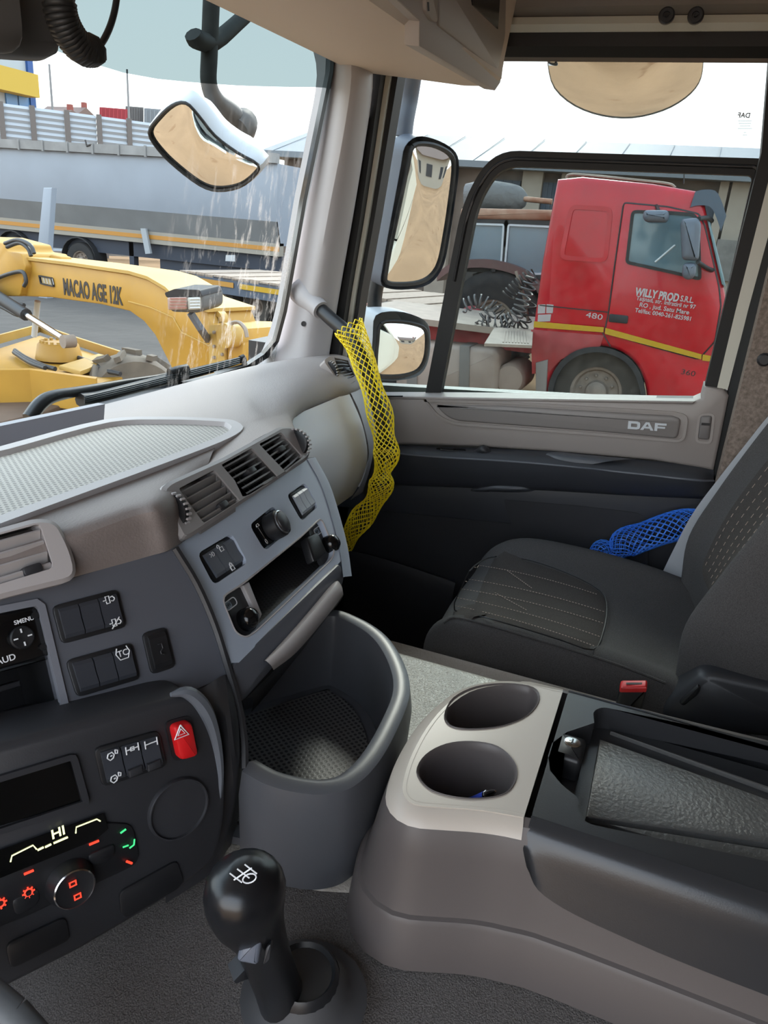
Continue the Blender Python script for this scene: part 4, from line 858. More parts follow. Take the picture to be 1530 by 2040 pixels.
# belt
belt = thing('seat_belt', (1.57, -0.08, -0.75), 'grey seat belt strap slanting down beside the backrest to its anchor', 'seat belt')
BELT = mat('belt_webbing', (168, 171, 177), 0.55, bump=(1500, 0.4, 0.0004))
bp_ = [(1.50, -0.62, 0.42), (1.49, -0.30, 0.02)] 
pts = [V((1.58, -0.33, 0.12)), PX(1600, 775, 1.58), PX(1530, 868, 1.58), PX(1455, 962, 1.58), PX(1400, 1035, 1.585), PX(1362, 1105, 1.585), PX(1335, 1160, 1.585), PX(1322, 1185, 1.585)]
m = M(); cl = crv(pts, 6); wd = V((0.3, 0.7, 0.15)).normalized()
rs = []
for i, p in enumerate(cl):
    t = (cl[min(i+1, len(cl)-1)]-cl[max(i-1, 0)]).normalized(); w = V((0.35, 0.9, 0.0)); w = (w-t*w.dot(t)).normalized()*0.023; nn = t.cross(w).normalized()*0.0008
    rs.append([p-w-nn, p+w-nn, p+w+nn, p-w+nn])
m.rings(rs); m.build('strap', BELT, belt, 30)
m = M(); a = pts[-1]; m.prism(rnd([a+V((-0.005, -0.03, 0.015)), a+V((-0.005, 0.028, 0.02)), a+V((0, 0.026, -0.03)), a+V((0, -0.032, -0.035))], 0.006, 3), V((-1, 0, 0.1)), -0.006, 0.006, 0.002); m.build('anchor_plate', BLACK, belt, 40)
# ------------------------------------------------------------------ grab handle and net sleeves
gh = thing('grab_handle', PX(690, 665, 1.52), 'black grab bar leaving a grey boss on the windscreen pillar', 'handle')
m = M(); gp = [PX(612, 592, 1.60), PX(634, 612, 1.585), PX(660, 636, 1.56), PX(700, 672, 1.53), PX(725, 720, 1.51), PX(748, 790, 1.50), PX(762, 860, 1.495), PX(752, 930, 1.50), PX(735, 985, 1.50)]
m.tube(gp, 0.0155, 14, 5); m.build('bar', BLACK, gh, 60)
m = M(); m.tube([PX(604, 580, 1.615), PX(612, 590, 1.60), PX(626, 605, 1.588), PX(640, 618, 1.576)], [0.034, 0.030, 0.024, 0.0205], 16, 4); m.build('boss', GREY, gh, 60)
def net(name, axis, rad, rows, cols, wr, mt, parent, sq=None, tw=0.5, smooth=8):
    """knitted net sleeve: two families of strands winding round a wavy tube"""
    ax = crv(axis, smooth); rr = [x.x for x in crv([V((r, 0, 0)) for r in rad], smooth)]; n = len(ax); fr = []; nx = None
    for i, p in enumerate(ax):
        t = (ax[min(i+1, n-1)]-ax[max(i-1, 0)]).normalized()
        if nx is None: nx = V((0, 1, 0.2)); 
        nx = (nx-t*nx.dot(t)).normalized(); fr.append((p, nx.copy(), t.cross(nx)))
    tot = n-1
    def pt(s, a):
        i = min(int(s), tot-1); f = s-i; p = fr[i][0].lerp(fr[i+1][0], f); u = fr[i][1].lerp(fr[i+1][1], f); w = fr[i][2].lerp(fr[i+1][2], f); r = rr[i]+(rr[i+1]-rr[i])*f
        k = 1.0 if sq is None else sq
        return p+u*(math.cos(a)*r)+w*(math.sin(a)*r*k)
    mm = M(); ds = tot/rows
    for fam in (1, -1):
        for c in range(cols):
            path = []
            for k in range(rows+1):
                zig = (k % 2)*0.5*fam*tw*2
                path.append(pt(k*ds, 2*math.pi*(c+ (0.5*fam if k % 2 else 0))/cols))
            if fam == -1 and False: continue
            mm.tube(path, wr, 3, cap=False)
    return mm.build(name, mt, parent, 60)
YEL = mat('yellow_net', (255, 228, 40), 0.5); BLU = mat('blue_net', (70, 145, 255), 0.5)
yn = [PX(694, 650, 1.50), PX(712, 685, 1.495), PX(726, 726, 1.485), PX(742, 775, 1.475), PX(757, 825, 1.47), PX(765, 870, 1.465), PX(770, 905, 1.46), PX(762, 940, 1.46), PX(760, 965, 1.46), PX(745, 1000, 1.46), PX(722, 1030, 1.46), PX(700, 1062, 1.46), PX(688, 1090, 1.46)]
o = net('net_sleeve', yn, [0.034, 0.027, 0.026, 0.023, 0.029, 0.023, 0.029, 0.018, 0.028, 0.020, 0.027, 0.020, 0.017], 74, 13, 0.00145, YEL, None, 0.75)
tag(o, 'yellow plastic net sleeve hanging over the grab bar by the dashboard', 'net sleeve')
bn = [PX(1180, 1108, 1.64), PX(1200, 1096, 1.64), PX(1222, 1102, 1.64), PX(1245, 1082, 1.645), PX(1285, 1068, 1.65), PX(1330, 1052, 1.65), PX(1372, 1044, 1.65), PX(1420, 1050, 1.65)]
o = net('net_sleeve', bn, [0.013, 0.024, 0.018, 0.034, 0.032, 0.033, 0.034, 0.03], 42, 14, 0.0014, BLU, None, 0.8)
tag(o, 'blue plastic net sleeve lying between passenger seat and door', 'net sleeve')
# ------------------------------------------------------------------ steering wheel, only its rim reaches the picture's left edge
stw = thing('steering_wheel', V((0.05, 0.33, -0.5)), 'grey steering wheel rim at the lower left edge', 'steering wheel')
p0 = PX(-10, 2060, 0.25); sc_ = p0-V((0.212, 0, 0)); e1_, e2_ = V((1, 0, 0)), V((0, 0.87, 0.5)); nn_ = e1_.cross(e2_)
m = M(); ring_ = [sc_+e1_*(0.225*math.cos(t))+e2_*(0.225*math.sin(t)) for t in [2*math.pi*k/48 for k in range(49)]]; m.tube(ring_, 0.014, 10, cap=False); m.build('rim', mat('rim_grey', (96, 98, 100), 0.5), stw, 60)
m = M(); m.lathe([(0.07, -0.03), (0.075, 0.0), (0.06, 0.015), (0.001, 0.02)], sc_-nn_*0.03, nn_, 24); m.build('hub', CHAR, stw, 50)
for t in (0.3, math.pi-0.3, -math.pi/2):
    m = M(); d = e1_*math.cos(t)+e2_*math.sin(t); m.tube([sc_-nn_*0.025+d*0.06, sc_-nn_*0.012+d*0.14, sc_+d*0.215], 0.012, 8, 3); m.build('spoke', CHAR, stw, 60)
m = M(); m.tube([sc_-nn_*0.05, sc_-nn_*0.14], 0.04, 14); m.build('column', BLACK, stw, 60)
# ------------------------------------------------------------------ passenger door
DX = 1.70
DCU = mat('door_warm_grey', (158, 150, 146), 0.5, bump=(700, 0.18, 0.0005)); DCD = mat('door_charcoal', (58, 60, 66), 0.48, bump=(800, 0.15, 0.0005)); DCB = mat('door_dark_lower', (46, 47, 52), 0.6, bump=(800, 0.15, 0.0005))
door = thing('door_1', (1.75, 0.3, -1.15), 'passenger door with grey upper card, black armrest and window', None, None, 'structure')
NX = V((-1, 0, 0))
def dp(pts, x=DX): return [PX(a, b, x) for a, b in pts]
# outer skin and inner carcass below the sill
m = M(); sk = [V((1.80, 0.78, -1.2)), V((1.80, 0.78, -0.40)), V((1.80, -0.2, -0.31)), V((1.80, -0.2, -1.2))]; m.prism(sk, V((1, 0, 0)), 0, 0.05, 0.01); m.build('door_skin', OFFW, door, 30)
# upper card
uc = dp([(640, 790), (780, 789), (1000, 791), (1250, 796), (1378, 800), (1396, 792), (1402, 768), (1440, 774), (1453, 786), (1440, 850), (1422, 936), (1300, 915), (1100, 898), (950, 888), (820, 884), (640, 884)])
m = M(); m.prism(uc, NX, -0.06, 0.012, 0.008); m.build('upper_card', DCU, door, 40)
m = M(); m.prism(dp([(760, 787), (1385, 797), (1380, 803), (760, 793)]), NX, -0.02, 0.014, 0.003); m.build('window_sill', DCU, door, 40)
m = M(); m.prism(dp([(690, 786), (1392, 796), (1392, 812), (690, 800)], 1.718), NX, -0.045, 0.0, 0.004); m.build('belt_seal', mat('seal_grey', (84, 82, 82), 0.6), door, 40)
m = M(); m.prism(dp([(757, 788), (803, 788), (802, 791), (757, 791)], DX-0.015), NX, 0, 0.001); m.build('sill_slot', BLACK, door, 0)
# inset panel with the badge
bp = rnd(dp([(843, 795), (1000, 799), (1340, 819), (1372, 826), (1364, 882), (1200, 868), (1000, 853), (905, 846), (872, 832)], DX-0.012), [0.004, 0, 0, 0.02, 0.02, 0, 0, 0.02, 0.03], 5)
m = M(); m.ring(bp, NX, 0.006, -0.004, 0.004); m.build('panel_groove', DCU, door, 50)
bp2 = rnd(dp([(868, 806), (1000, 808), (1340, 828), (1357, 834), (1350, 874), (1200, 860), (1000, 845), (910, 838), (888, 828)], DX-0.012), [0.004, 0, 0, 0.012, 0.012, 0, 0, 0.02, 0.02], 5)
m = M(); m.prism(bp2, NX, -0.002, 0.006, 0.005); bpo = m.build('badge_panel', mat('badge_panel_grey', (142, 136, 134), 0.45, bump=(900, 0.1, 0.0004)), door, 40)
bu = (PX(1322, 851, DX)-PX(1255, 846, DX)).normalized(); bc = PX(1289, 849, DX-0.0185)
SILV = mat('silver_badge', (215, 220, 226), 0.3)
BD = Pl(bc, bu, V((0, 0, -1)))
def glyph(polys, x0, w, name):
    for pl in polys:
        m = M(); m.prism([BD.uv(x0+a*w, b*0.0085) for a, b in pl], BD.n, 0, 0.0015); m.build('badge_letter', SILV, bpo, 0)
# block capitals of the badge: D, A, F
def letter(holes_outer, x0, w):
    o_, hs = holes_outer; m = M(); m.plate([BD.uv(x0+a*w, b*0.0085) for a, b in o_], [[BD.uv(x0+a*w, b*0.0085) for a, b in h] for h in hs], BD.n, 0, 0.0018); m.build('badge_letter', SILV, bpo, 0)
letter(([(0, -1), (.75, -1), (.95, -.8), (1, -.4), (1, .4), (.95, .8), (.75, 1), (0, 1)], [[(.25, -.45), (.7, -.45), (.76, -.3), (.76, .3), (.7, .45), (.25, .45)]]), -0.039, 0.025)
letter(([(.36, -1), (.64, -1), (1.02, 1), (.78, 1), (.71, .55), (.29, .55), (.22, 1), (-.02, 1)], [[(.36, .12), (.5, -.6), (.64, .12)]]), -0.0125, 0.026)
letter(([(0, -1), (1, -1), (1, -.5), (.25, -.5), (.25, -.15), (.9, -.15), (.9, .3), (.25, .3), (.25, 1), (0, 1)], []), 0.0155, 0.0235)
# latch
lq = rnd(dp([(1391, 823), (1425, 823), (1418, 885), (1384, 882)], DX-0.012), 0.012, 4); m = M(); m.ring(lq, NX, 0.005, -0.003, 0.002); la = m.build('latch_surround', DCU, door, 40)
lq2 = rnd(dp([(1396, 827), (1419, 827), (1413, 876), (1390, 874)], DX-0.010), 0.006, 3); m = M(); m.prism(lq2, NX, -0.006, 0.006, 0.004); m.build('latch_handle', mat('latch_grey', (118, 113, 112), 0.45), la, 40)
m = M(); m.prism(dp([(1398, 842), (1415, 843), (1414, 848), (1397, 847)], DX-0.0165), NX, 0, 0.0008); m.build('latch_slot', BLACK, la, 0)
# armrest: top ledge, nose and face, swept along the door
ys = [(770, 886, 893, 900, 962), (808, 887, 893, 905, 964), (880, 890, 897, 911, 967), (1000, 894, 903, 918, 971), (1100, 899, 911, 926, 975), (1250, 913, 926, 942, 984), (1380, 927, 941, 956, 990), (1422, 934, 950, 958, 990)]
g = []
for i, (x, a, b, c, d) in enumerate(ys):
    p = 0.055 if 0 < i < 7 else 0.025
    g.append([PX(x, a, DX-0.006), PX(x, b, DX-p*0.7), PX(x, c-3, DX-p), PX(x, c+2, DX-p-0.002), PX(x, (c+d)/2, DX-p+0.006), PX(x, d, DX-0.03), PX(x, d+3, DX-0.005)])
m = M(); m.patch(g, 4, 4); ar = m.build('armrest', DCD, door, 40)
m = M(); m.tube([PX(x, c, DX-(0.0565 if 0 < i < 7 else 0.03)) for i, (x, a, b, c, d) in enumerate(ys)], 0.0024, 6, 4); m.build('armrest_edge', mat('edge_slate', (96, 100, 108), 0.3), ar, 60)
m = M(); m.prism(rnd([PX(x, y, DX-0.03) for x, y in ((868, 893), (928, 896), (932, 906), (872, 903))], 0.006, 3), V((-0.5, 0, 0.8)), -0.004, 0.006, 0.003); sp_ = m.build('window_switch', BLACK, ar, 40)
m = M(); m.prism(rnd([PX(x, y, DX-0.035) for x, y in ((876, 895), (903, 897), (905, 903), (878, 901))], 0.003, 2), V((-0.5, 0, 0.8)), 0.004, 0.009, 0.002); m.build('rocker', CHAR, sp_, 40)
m = M(); c = PX(962, 903, DX-0.03); m.tube([c+V((0, 0.028, -0.004)), c+V((-0.002, 0.012, 0.002)), c+V((-0.004, 0.0, 0.010)), c+V((-0.002, -0.012, 0.004)), c+V((0, -0.028, -0.005))], [0.004, 0.007, 0.011, 0.008, 0.004], 10, 3); m.build('mirror_joystick', CHAR, ar, 60)
m = M(); m.patch([[PX(1085, 912, DX-0.03), PX(1092, 902, DX-0.025), PX(1120, 900, DX-0.012)], [PX(1110, 918, DX-0.045), PX(1125, 908, DX-0.04), PX(1160, 905, DX-0.02)], [PX(1180, 925, DX-0.05), PX(1220, 918, DX-0.045), PX(1260, 914, DX-0.02)]], 4, 4); m.build('arm_cap', mat('arm_cap', (80, 83, 90), 0.4), ar, 60)
# middle card with pull recess
m = M(); mc = dp([(640, 955), (800, 963), (1420, 985), (1405, 1080), (640, 1005)]); m.prism(mc, NX, -0.05, 0.004, 0.002); m.build('middle_card', DCD, door, 30)
g = []
for x, a, b, e in ((938, 976, 978, 0.0), (955, 962, 980, 0.012), (985, 953, 980, 0.02), (1030, 954, 981, 0.02), (1062, 957, 978, 0.012), (1082, 956, 966, 0.0)):
    g.append([PX(x, a, DX-0.006), PX(x, a+(b-a)*0.35, DX-0.006-e), PX(x, a+(b-a)*0.8, DX-0.008-e*1.4), PX(x, b, DX-0.006)])
m = M(); m.patch(g, 4, 4); m.build('pull_cup', mat('pull_cup', (84, 87, 94), 0.35), door, 60)
# lower card with pocket panel
m = M(); m.prism([V((DX, 0.80, -1.15)), PX(640, 1003, DX), PX(1420, 1060, DX), V((DX, -0.15, -1.15))], NX, -0.05, 0.0); m.build('lower_card', DCB, door, 0)
pk = rnd(dp([(1005, 994), (1150, 1006), (1272, 1020), (1292, 1036), (1290, 1180), (1120, 1180), (1052, 1085), (1015, 1035)]), [0.004, 0, 0.02, 0.02, 0, 0, 0.03, 0.03], 4)
m = M(); m.plate(pk, [], NX, -0.002, 0.006); m.build('pocket_panel', DCB, door, 30)
m = M(); m.patch([[PX(650, 1088, DX-0.002), PX(760, 1112, DX-0.03), PX(910, 1160, DX-0.03)], [PX(650, 1096, DX-0.03), PX(760, 1120, DX-0.05), PX(905, 1170, DX-0.05)], [PX(650, 1160, DX-0.03), PX(760, 1190, DX-0.05), PX(890, 1250, DX-0.05)]], 4, 3); m.build('door_pocket', DCB, door, 50)
# rear edge strips of the door and the body seal behind it
strip('frame_band', [(1534, 1566, 100), (1517, 1545, 304), (1476, 1503, 470), (1440, 1465, 620), (1403, 1428, 775), (1398, 1420, 800)], 1.70, 0.05, RUBB, door)
strip('frame_edge', [(1566, 1600, 100), (1545, 1575, 304), (1503, 1531, 470), (1465, 1490, 620), (1428, 1450, 775)], 1.70, 0.05, OFFW, door)
bseal = M(); r = []
for xl, xr, y in ((1600, 1625, 100), (1575, 1592, 304), (1531, 1550, 470), (1490, 1510, 620), (1452, 1474, 775), (1432, 1452, 880), (1415, 1432, 960), (1390, 1410, 1080)):
    a, b = PX(xl, y, 1.695), PX(xr, y, 1.675); r.append([a, b, b+V((0.06, -0.01, 0)), a+V((0.04, 0, 0))])
bseal.rings(r); st(bseal.build('trim_3', RUBB))
m = M(); r = []
for xl, xr, y in ((1592, 1612, 304), (1550, 1568, 470), (1510, 1526, 620), (1474, 1490, 775), (1452, 1470, 880), (1432, 1448, 960)):
    a, b = PX(xl, y, 1.665), PX(xr, y, 1.64); r.append([a, b, b+V((0.06, -0.01, 0)), a+V((0.06, 0, 0))])
m.rings(r); st(m.build('trim_4', BEIGE))
# ------------------------------------------------------------------ side window
def side_dirt(nt, tc):
    mp = nt.nodes.new('ShaderNodeMapping'); mp.inputs['Scale'].default_value = (1, 14, 14); nt.links.new(tc.outputs['Object'], mp.inputs[0])
    n1 = nt.nodes.new('ShaderNodeTexNoise'); n1.inputs['Scale'].default_value = 3.0; n1.inputs['Detail'].default_value = 4; nt.links.new(mp.outputs[0], n1.inputs['Vector'])
    r = nt.nodes.new('ShaderNodeValToRGB'); r.color_ramp.elements[0].position = 0.35; r.color_ramp.elements[1].position = 0.9
    r.color_ramp.elements[0].color = (0.0, 0.0, 0.0, 1); r.color_ramp.elements[1].color = (0.014, 0.014, 0.014, 1); nt.links.new(n1.outputs['Fac'], r.inputs[0]); return r.outputs[0]
GLS = glass_mat('side_glass', (216, 221, 221), 0.0, side_dirt)
GX = 1.765
win = thing('window_1', (GX, 0.3, -0.38), None, None, None, 'structure')
m = M(); pane = [PX(x, y, GX+0.012) for x, y in ((670, 800), (690, 650), (775, 100), (1560, 100), (1520, 300), (1400, 805))]; m.prism(pane, NX, 0, 0.004); m.build('pane', GLS, win, 0)
fo = rnd([PX(x, y, GX) for x, y in ((847, 800), (893, 560), (925, 400), (985, 300), (1520, 317), (1424, 800))], [0, 0, 0.12, 0.09, 0.01, 0], 6)
fi = rnd([PX(x, y, GX) for x, y in ((877, 800), (923, 560), (955, 402), (1000, 332), (1499, 351), (1398, 800))], [0, 0, 0.10, 0.06, 0.01, 0], 6)
m = M(); m.plate(fo, [fi], NX, -0.012, 0.012); wf = m.build('slider_frame', RUBB, win, 30)
fm = [p.lerp(q, .5) for p, q in zip(fo, fi)]; m = M(); m.tube([p+NX*0.012 for p in fm[1:-1]], 0.004, 6); m.build('frame_bead', BLACK, wf, 60)
m = M(); m.prism(fi, NX, -0.004, -0.001); m.build('slider_pane', glass_mat('side_glass_b', (236, 240, 240), 0.0, side_dirt), win, 0)
# maker's sticker on the glass, read from outside
su = (PX(1466, 229, GX)-PX(1496, 230, GX)).normalized(); STK = mat('sticker_grey', (120, 125, 130), 0.6)
text('sticker_lettering', 'DAF', PX(1482, 230, GX+0.007), su, V((0, 0, -1)), V((1, 0, 0)), 0.012, STK, win, 0.0001, 0.0004)
for k, y in enumerate((241, 246, 251, 256, 264, 269)):
    m = M(); w = (14, 13, 11, 15, 3, 5)[k]; m.tube([PX(1484-w, y, GX+0.006), PX(1484+w, y, GX+0.006)], 0.0007, 4); m.build('sticker_line', STK, win, 0)
# ------------------------------------------------------------------ windscreen
def ws_dirt(nt, tc):
    sp = nt.nodes.new('ShaderNodeSeparateXYZ'); nt.links.new(tc.outputs['Object'], sp.inputs[0])
    mp = nt.nodes.new('ShaderNodeMapping'); mp.inputs['Scale'].default_value = (60, 60, 5); nt.links.new(tc.outputs['Object'], mp.inputs[0])
    n1 = nt.nodes.new('ShaderNodeTexNoise'); n1.inputs['Scale'].default_value = 1.0; n1.inputs['Detail'].default_value = 5; n1.inputs['Roughness'].default_value = 0.7; nt.links.new(mp.outputs[0], n1.inputs['Vector'])
    r = nt.nodes.new('ShaderNodeValToRGB'); r.color_ramp.elements[0].position = 0.52; r.color_ramp.elements[1].position = 0.72; nt.links.new(n1.outputs['Fac'], r.inputs[0])
    ex = nt.nodes.new('ShaderNodeMapRange'); ex.inputs['From Min'].default_value = 0.66; ex.inputs['From Max'].default_value = 0.86; nt.links.new(sp.outputs['X'], ex.inputs['Value'])
    ez = nt.nodes.new('ShaderNodeMapRange'); ez.inputs['From Min'].default_value = 0.62; ez.inputs['From Max'].default_value = 0.35; nt.links.new(sp.outputs['Z'], ez.inputs['Value'])
    a = nt.nodes.new('ShaderNodeMath'); a.operation = 'MULTIPLY'; nt.links.new(ex.outputs[0], a.inputs[0]); nt.links.new(ez.outputs[0], a.inputs[1])
    b = nt.nodes.new('ShaderNodeMath'); b.operation = 'MULTIPLY'; nt.links.new(a.outputs[0], b.inputs[0]); nt.links.new(r.outputs[0], b.inputs[1])
    c = nt.nodes.new('ShaderNodeMath'); c.operation = 'MULTIPLY'; c.inputs[1].default_value = 0.75; nt.links.new(b.outputs[0], c.inputs[0])
    d = nt.nodes.new('ShaderNodeMath'); d.operation = 'ADD'; d.inputs[1].default_value = 0.004; nt.links.new(c.outputs[0], d.inputs[0]); return d.outputs[0]
WSG = glass_mat('windscreen_glass', (214, 222, 222), 0.0, ws_dirt); WST = glass_mat('windscreen_tint', (96, 108, 109), 0.0)
def ws(x, z):
    d = abs(x-0.62)/0.96
    return V((x, 1.02-0.13*d**3-0.205*(z+0.35), z))
xs = [-0.46, -0.2, 0.1, 0.4, 0.62, 0.85, 1.1, 1.3, 1.45, 1.55, 1.585]
scr = thing('window_2', (0.6, 1.0, -0.4), None, None, None, 'structure')
def wst(x):
    """height of the lower edge of the tint band"""
    for (a, za), (b, zb) in zip(TINT, TINT[1:]):
        if x <= b: return za+(zb-za)*max(0, (x-a)/(b-a))
    return TINT[-1][1]
def on_ws(px_, py_):
    d = ray(px_, py_); t = 1.2
    for _ in range(30): t *= ws(d.x*t, d.z*t).y/(d.y*t)
    return d*t
TINT = [(-0.5, 0.0)] + [(p.x, p.z) for p in (on_ws(*q) for q in ((0, 60), (135, 117), (250, 146), (330, 158), (400, 166), (500, 171), (580, 174), (655, 174)))]; TINT[0] = (-0.5, TINT[1][1])
m = M(); m.patch([[ws(x, z if z < 0.2 else wst(x)) for x in xs] for z in (-0.42, -0.2, 0.0, 0.21)], 3, 4); m.build('pane', WSG, scr, 60)
m = M(); m.patch([[ws(x, z if z > 0.25 else wst(x)) for x in xs] for z in (0.21, 0.35, 0.55, 0.8)], 3, 4); m.build('tinted_band', WST, scr, 60)
# black border along the right edge
FRT = mat('black_frit', (12, 12, 13), 0.3); fp = [(668, 60), (664, 142), (638, 270), (611, 400), (590, 520), (572, 620), (556, 680), (535, 712), (500, 735), (440, 752)]
m = M(); a = [PX(x, y, 1.565) if y < 690 else PY(x, y, 0.91) for x, y in fp]; b = [PX(x-7, y, 1.565) if y < 690 else PY(x-9, y-6, 0.91) for x, y in fp]
m.rings([[p, q, q+V((0.02, 0.02, 0)), p+V((0.02, 0.02, 0))] for p, q in zip(b, a)]); m.build('black_border', FRT, scr, 40)
# ------------------------------------------------------------------ overhead shelf
OV = mat('overhead_taupe', (214, 199, 184), 0.6, bump=(600, 0.12, 0.0005)); OVG = mat('overhead_grey', (178, 170, 164), 0.5, bump=(700, 0.12, 0.0005))
sh = thing('overhead_shelf', (0.6, 0.6, 0.27), 'taupe overhead shelf with compartment flap above the windscreen', 'shelf')
pr = [(0.80, 0.36), (0.775, 0.30), (0.74, 0.285), (0.60, 0.272), (0.50, 0.262), (0.445, 0.262), (0.425, 0.275), (0.425, 0.30), (0.412, 0.42), (0.40, 0.56), (0.42, 0.60), (0.80, 0.60)]
m = M(); m.rings([[V((x, y+dy, z)) for y, z in pr] for x, dy in ((-0.42, 0.0), (0.62, 0.02), (1.40, 0.0), (1.62, -0.005))]); m.build('shelf_body', OV, sh, 30)
SP = Pl(V((1.3, 0.4235, 0.33)), V((1, 0, 0)), V((0, 0.10, -1)))
m = M(); fq = rnd(SP.ps([(700, -60), (840, -5), (862, 46), (990, 146), (1008, 85), (1012, -60)]), 0.004, 2); m.prism(SP.ps([(722, -60), (832, 42), (832, 92), (984, 180), (994, 165), (1008, 85), (1012, -60)]), SP.n, -0.02, 0.003, 0.002); fas = m.build('fascia', OVG, sh, 30)
m = M(); m.prism(rnd(SP.ps([(864, -60), (866, 50), (985, 142), (1000, 70), (1003, -60)]), 0.006, 3), SP.n, 0.0, 0.007, 0.003); fl = m.build('compartment_flap', mat('flap_grey', (164, 157, 152), 0.45), fas, 30)
m = M(); m.prism(SP.ps([(930, -60), (940, 10), (990, 58), (998, -60)], 0.007), SP.n, 0, 0.002); m.build('dark_window', GLOSSB, fl, 0)
m = M(); m.prism(rnd(SP.ps([(838, -60), (838, 22), (852, 42), (862, 44), (864, -60)]), 0.006, 3), SP.n, 0.002, 0.009, 0.003); lt_ = m.build('flap_latch', OVG, fas, 30)
m = M(); m.prism(SP.ps([(851, 4), (854, 4), (855, 22), (852, 22)], 0.009), SP.n, 0, 0.0006); m.build('latch_slot', BLACK, lt_, 0)
m = M(); m.lathe([(0.003, 0), (0.003, 0.002), (0.0015, 0.002)], SP.at(994, 132, 0.004), SP.n, 10); m.build('screw_head', BLACK, fas)
# ------------------------------------------------------------------ unit hanging at the top left, with coiled cord
un = thing('overhead_radio', PY(50, 110, 0.55), 'dark grey unit with coiled black cord hanging at the windscreen top', 'radio')
m = M(); UY = 0.55
prf = [PY(x, y, UY) for x, y in ((-120, -80), (95, -80), (118, 20), (128, 70), (133, 98), (128, 118), (110, 125), (40, 122), (-40, 112), (-120, 100))]
m.prism(rnd(prf, [0, 0, .02, .02, .01, .01, .02, .02, .02, 0], 4), V((0.35, -1, 0)).normalized(), -0.09, 0.0, 0.014); m.build('housing', mat('unit_grey', (84, 84, 84), 0.5), un, 40)
m = M(); prf = [PY(x, y, UY-0.02) for x, y in ((-120, -80), (25, -80), (45, 110), (-40, 105), (-120, 95))]; m.prism(rnd(prf, [0, 0, .02, .02, 0], 4), V((0.35, -1, 0)).normalized(), -0.03, 0.004, 0.004); m.build('face_plate', mat('unit_face', (104, 103, 101), 0.5), un, 40)
m = M(); base = crv([PY(x, y, 0.50) for x, y in ((118, -40), (120, 20), (135, 62), (160, 95), (182, 100), (192, 95))], 40); nB = len(base); pts = []
nx = None
for i in range(nB*1):
    p = base[i]; t = (base[min(i+1, nB-1)]-base[max(i-1, 0)]).normalized()
    if nx is None: nx = t.orthogonal().normalized()
    nx = (nx-t*nx.dot(t)).normalized(); ny = t.cross(nx); a = i*2*math.pi/8.0
    r = 0.0105*min(1, 0.55+0.45*min(i, nB-i)/30); pts.append(p+nx*math.cos(a)*r+ny*math.sin(a)*r)
m.tube(pts, 0.0026, 6); m.tube(base[::6], 0.009, 8); m.build('coiled_cord', mat('cord_black', (34, 34, 34), 0.5), un, 60)
m = M(); m.tube([PY(x, y, 0.50) for x, y in ((188, 98), (205, 82), (222, 45), (232, 0), (236, -60))], 0.0028, 8, 6); m.build('straight_cord', BLACK, un, 60)
# thin sliver of the steering column cowl at the lower left edge
# ------------------------------------------------------------------ mirrors and wiper outside the cab
MIR = mat('mirror_glass', (235, 238, 238), 0.015, metal=1.0)
HOUS = mat('mirror_housing_slate', (92, 98, 110), 0.45); HOUSL = mat('mirror_housing_light', (190, 195, 200), 0.4); ARM = mat('mirror_arm_dusty', (84, 80, 76), 0.6, var=(30, 0.2))
def mplane(px_, py_, c, r, fn=PX):
    """plane at a photo point whose mirror shows what lies in direction r"""
    o = fn(px_, py_, c); d = o.normalized(); n = (V(r).normalized()-d).normalized(); u = (CR-n*CR.dot(n)).normalized(); return Pl(o, u, n.cross(u))
def dome(P, pts, bulge, h=0.0, rings=7):
    o = ccrv(P.ps(pts, 0), 3); c = sum(o, V((0, 0, 0)))/len(o); m = M(); vs = []; L = len(o)
    for k in range(rings+1):
        f = 1-k/rings
        for p in o: vs.append(c.lerp(p, max(f, 0.002))+P.n*(h+bulge*(1-f*f)))
    m.add(vs, [(i*L+j, i*L+(j+1) % L, (i+1)*L+(j+1) % L, (i+1)*L+j) for i in range(rings) for j in range(L)]); return m, o
def shell(P, o, deep, grow, mt, name, parent, lift=0.004, back=0.6):
    c = sum(o, V((0, 0, 0)))/len(o); m = M()
    def r(k, h): return [c+(p-c)*k+P.n*h for p in o]
    m.rings([r(1.0, 0), r(1.0+grow*0.5, lift), r(1.0+grow, -0.004), r(1.0+grow*1.2, -deep*0.4), r(back+0.15, -deep*0.9), r(back*0.6, -deep)], cap0=False); return m.build(name, mt, parent, 50)
ALB = 0.8
# --- front mirror on its bent arm
fm = thing('front_mirror', PY(420, 60, 1.15), 'rounded front mirror hanging on a bent arm outside the windscreen', 'mirror')
P = mplane(405, 300, 1.15, (-0.25, 0.55, -0.75), PY)
m, o = dome(P, [(299, 262), (318, 232), (345, 208), (372, 203), (396, 226), (430, 268), (475, 302), (516, 326), (508, 348), (478, 370), (436, 377), (400, 366), (352, 330), (318, 296)], 0.022)
m.build('glass', MIR, fm, 60)
shell(P, o, 0.09, 0.05, HOUSL, 'housing', fm, 0.006, 0.5)
m = M(); m.tube([p+P.n*0.005 for p in o]+[o[0]+P.n*0.005], 0.004, 6); m.build('rim', RUBB, fm, 60)
m = M(); m.tube([PY(x, y, 1.17) for x, y in ((424, -60), (420, 30), (417, 110), (416, 165), (430, 200), (458, 228), (482, 258))], [0.020, 0.020, 0.020, 0.020, 0.022, 0.030, 0.032], 12, 5); m.build('arm', ARM, fm, 60)
m = M(); m.tube([PY(x, y, 1.16) for x, y in ((470, 262), (482, 250), (492, 236))], [0.036, 0.040, 0.030], 12, 3); m.build('joint', ARM, fm, 60)
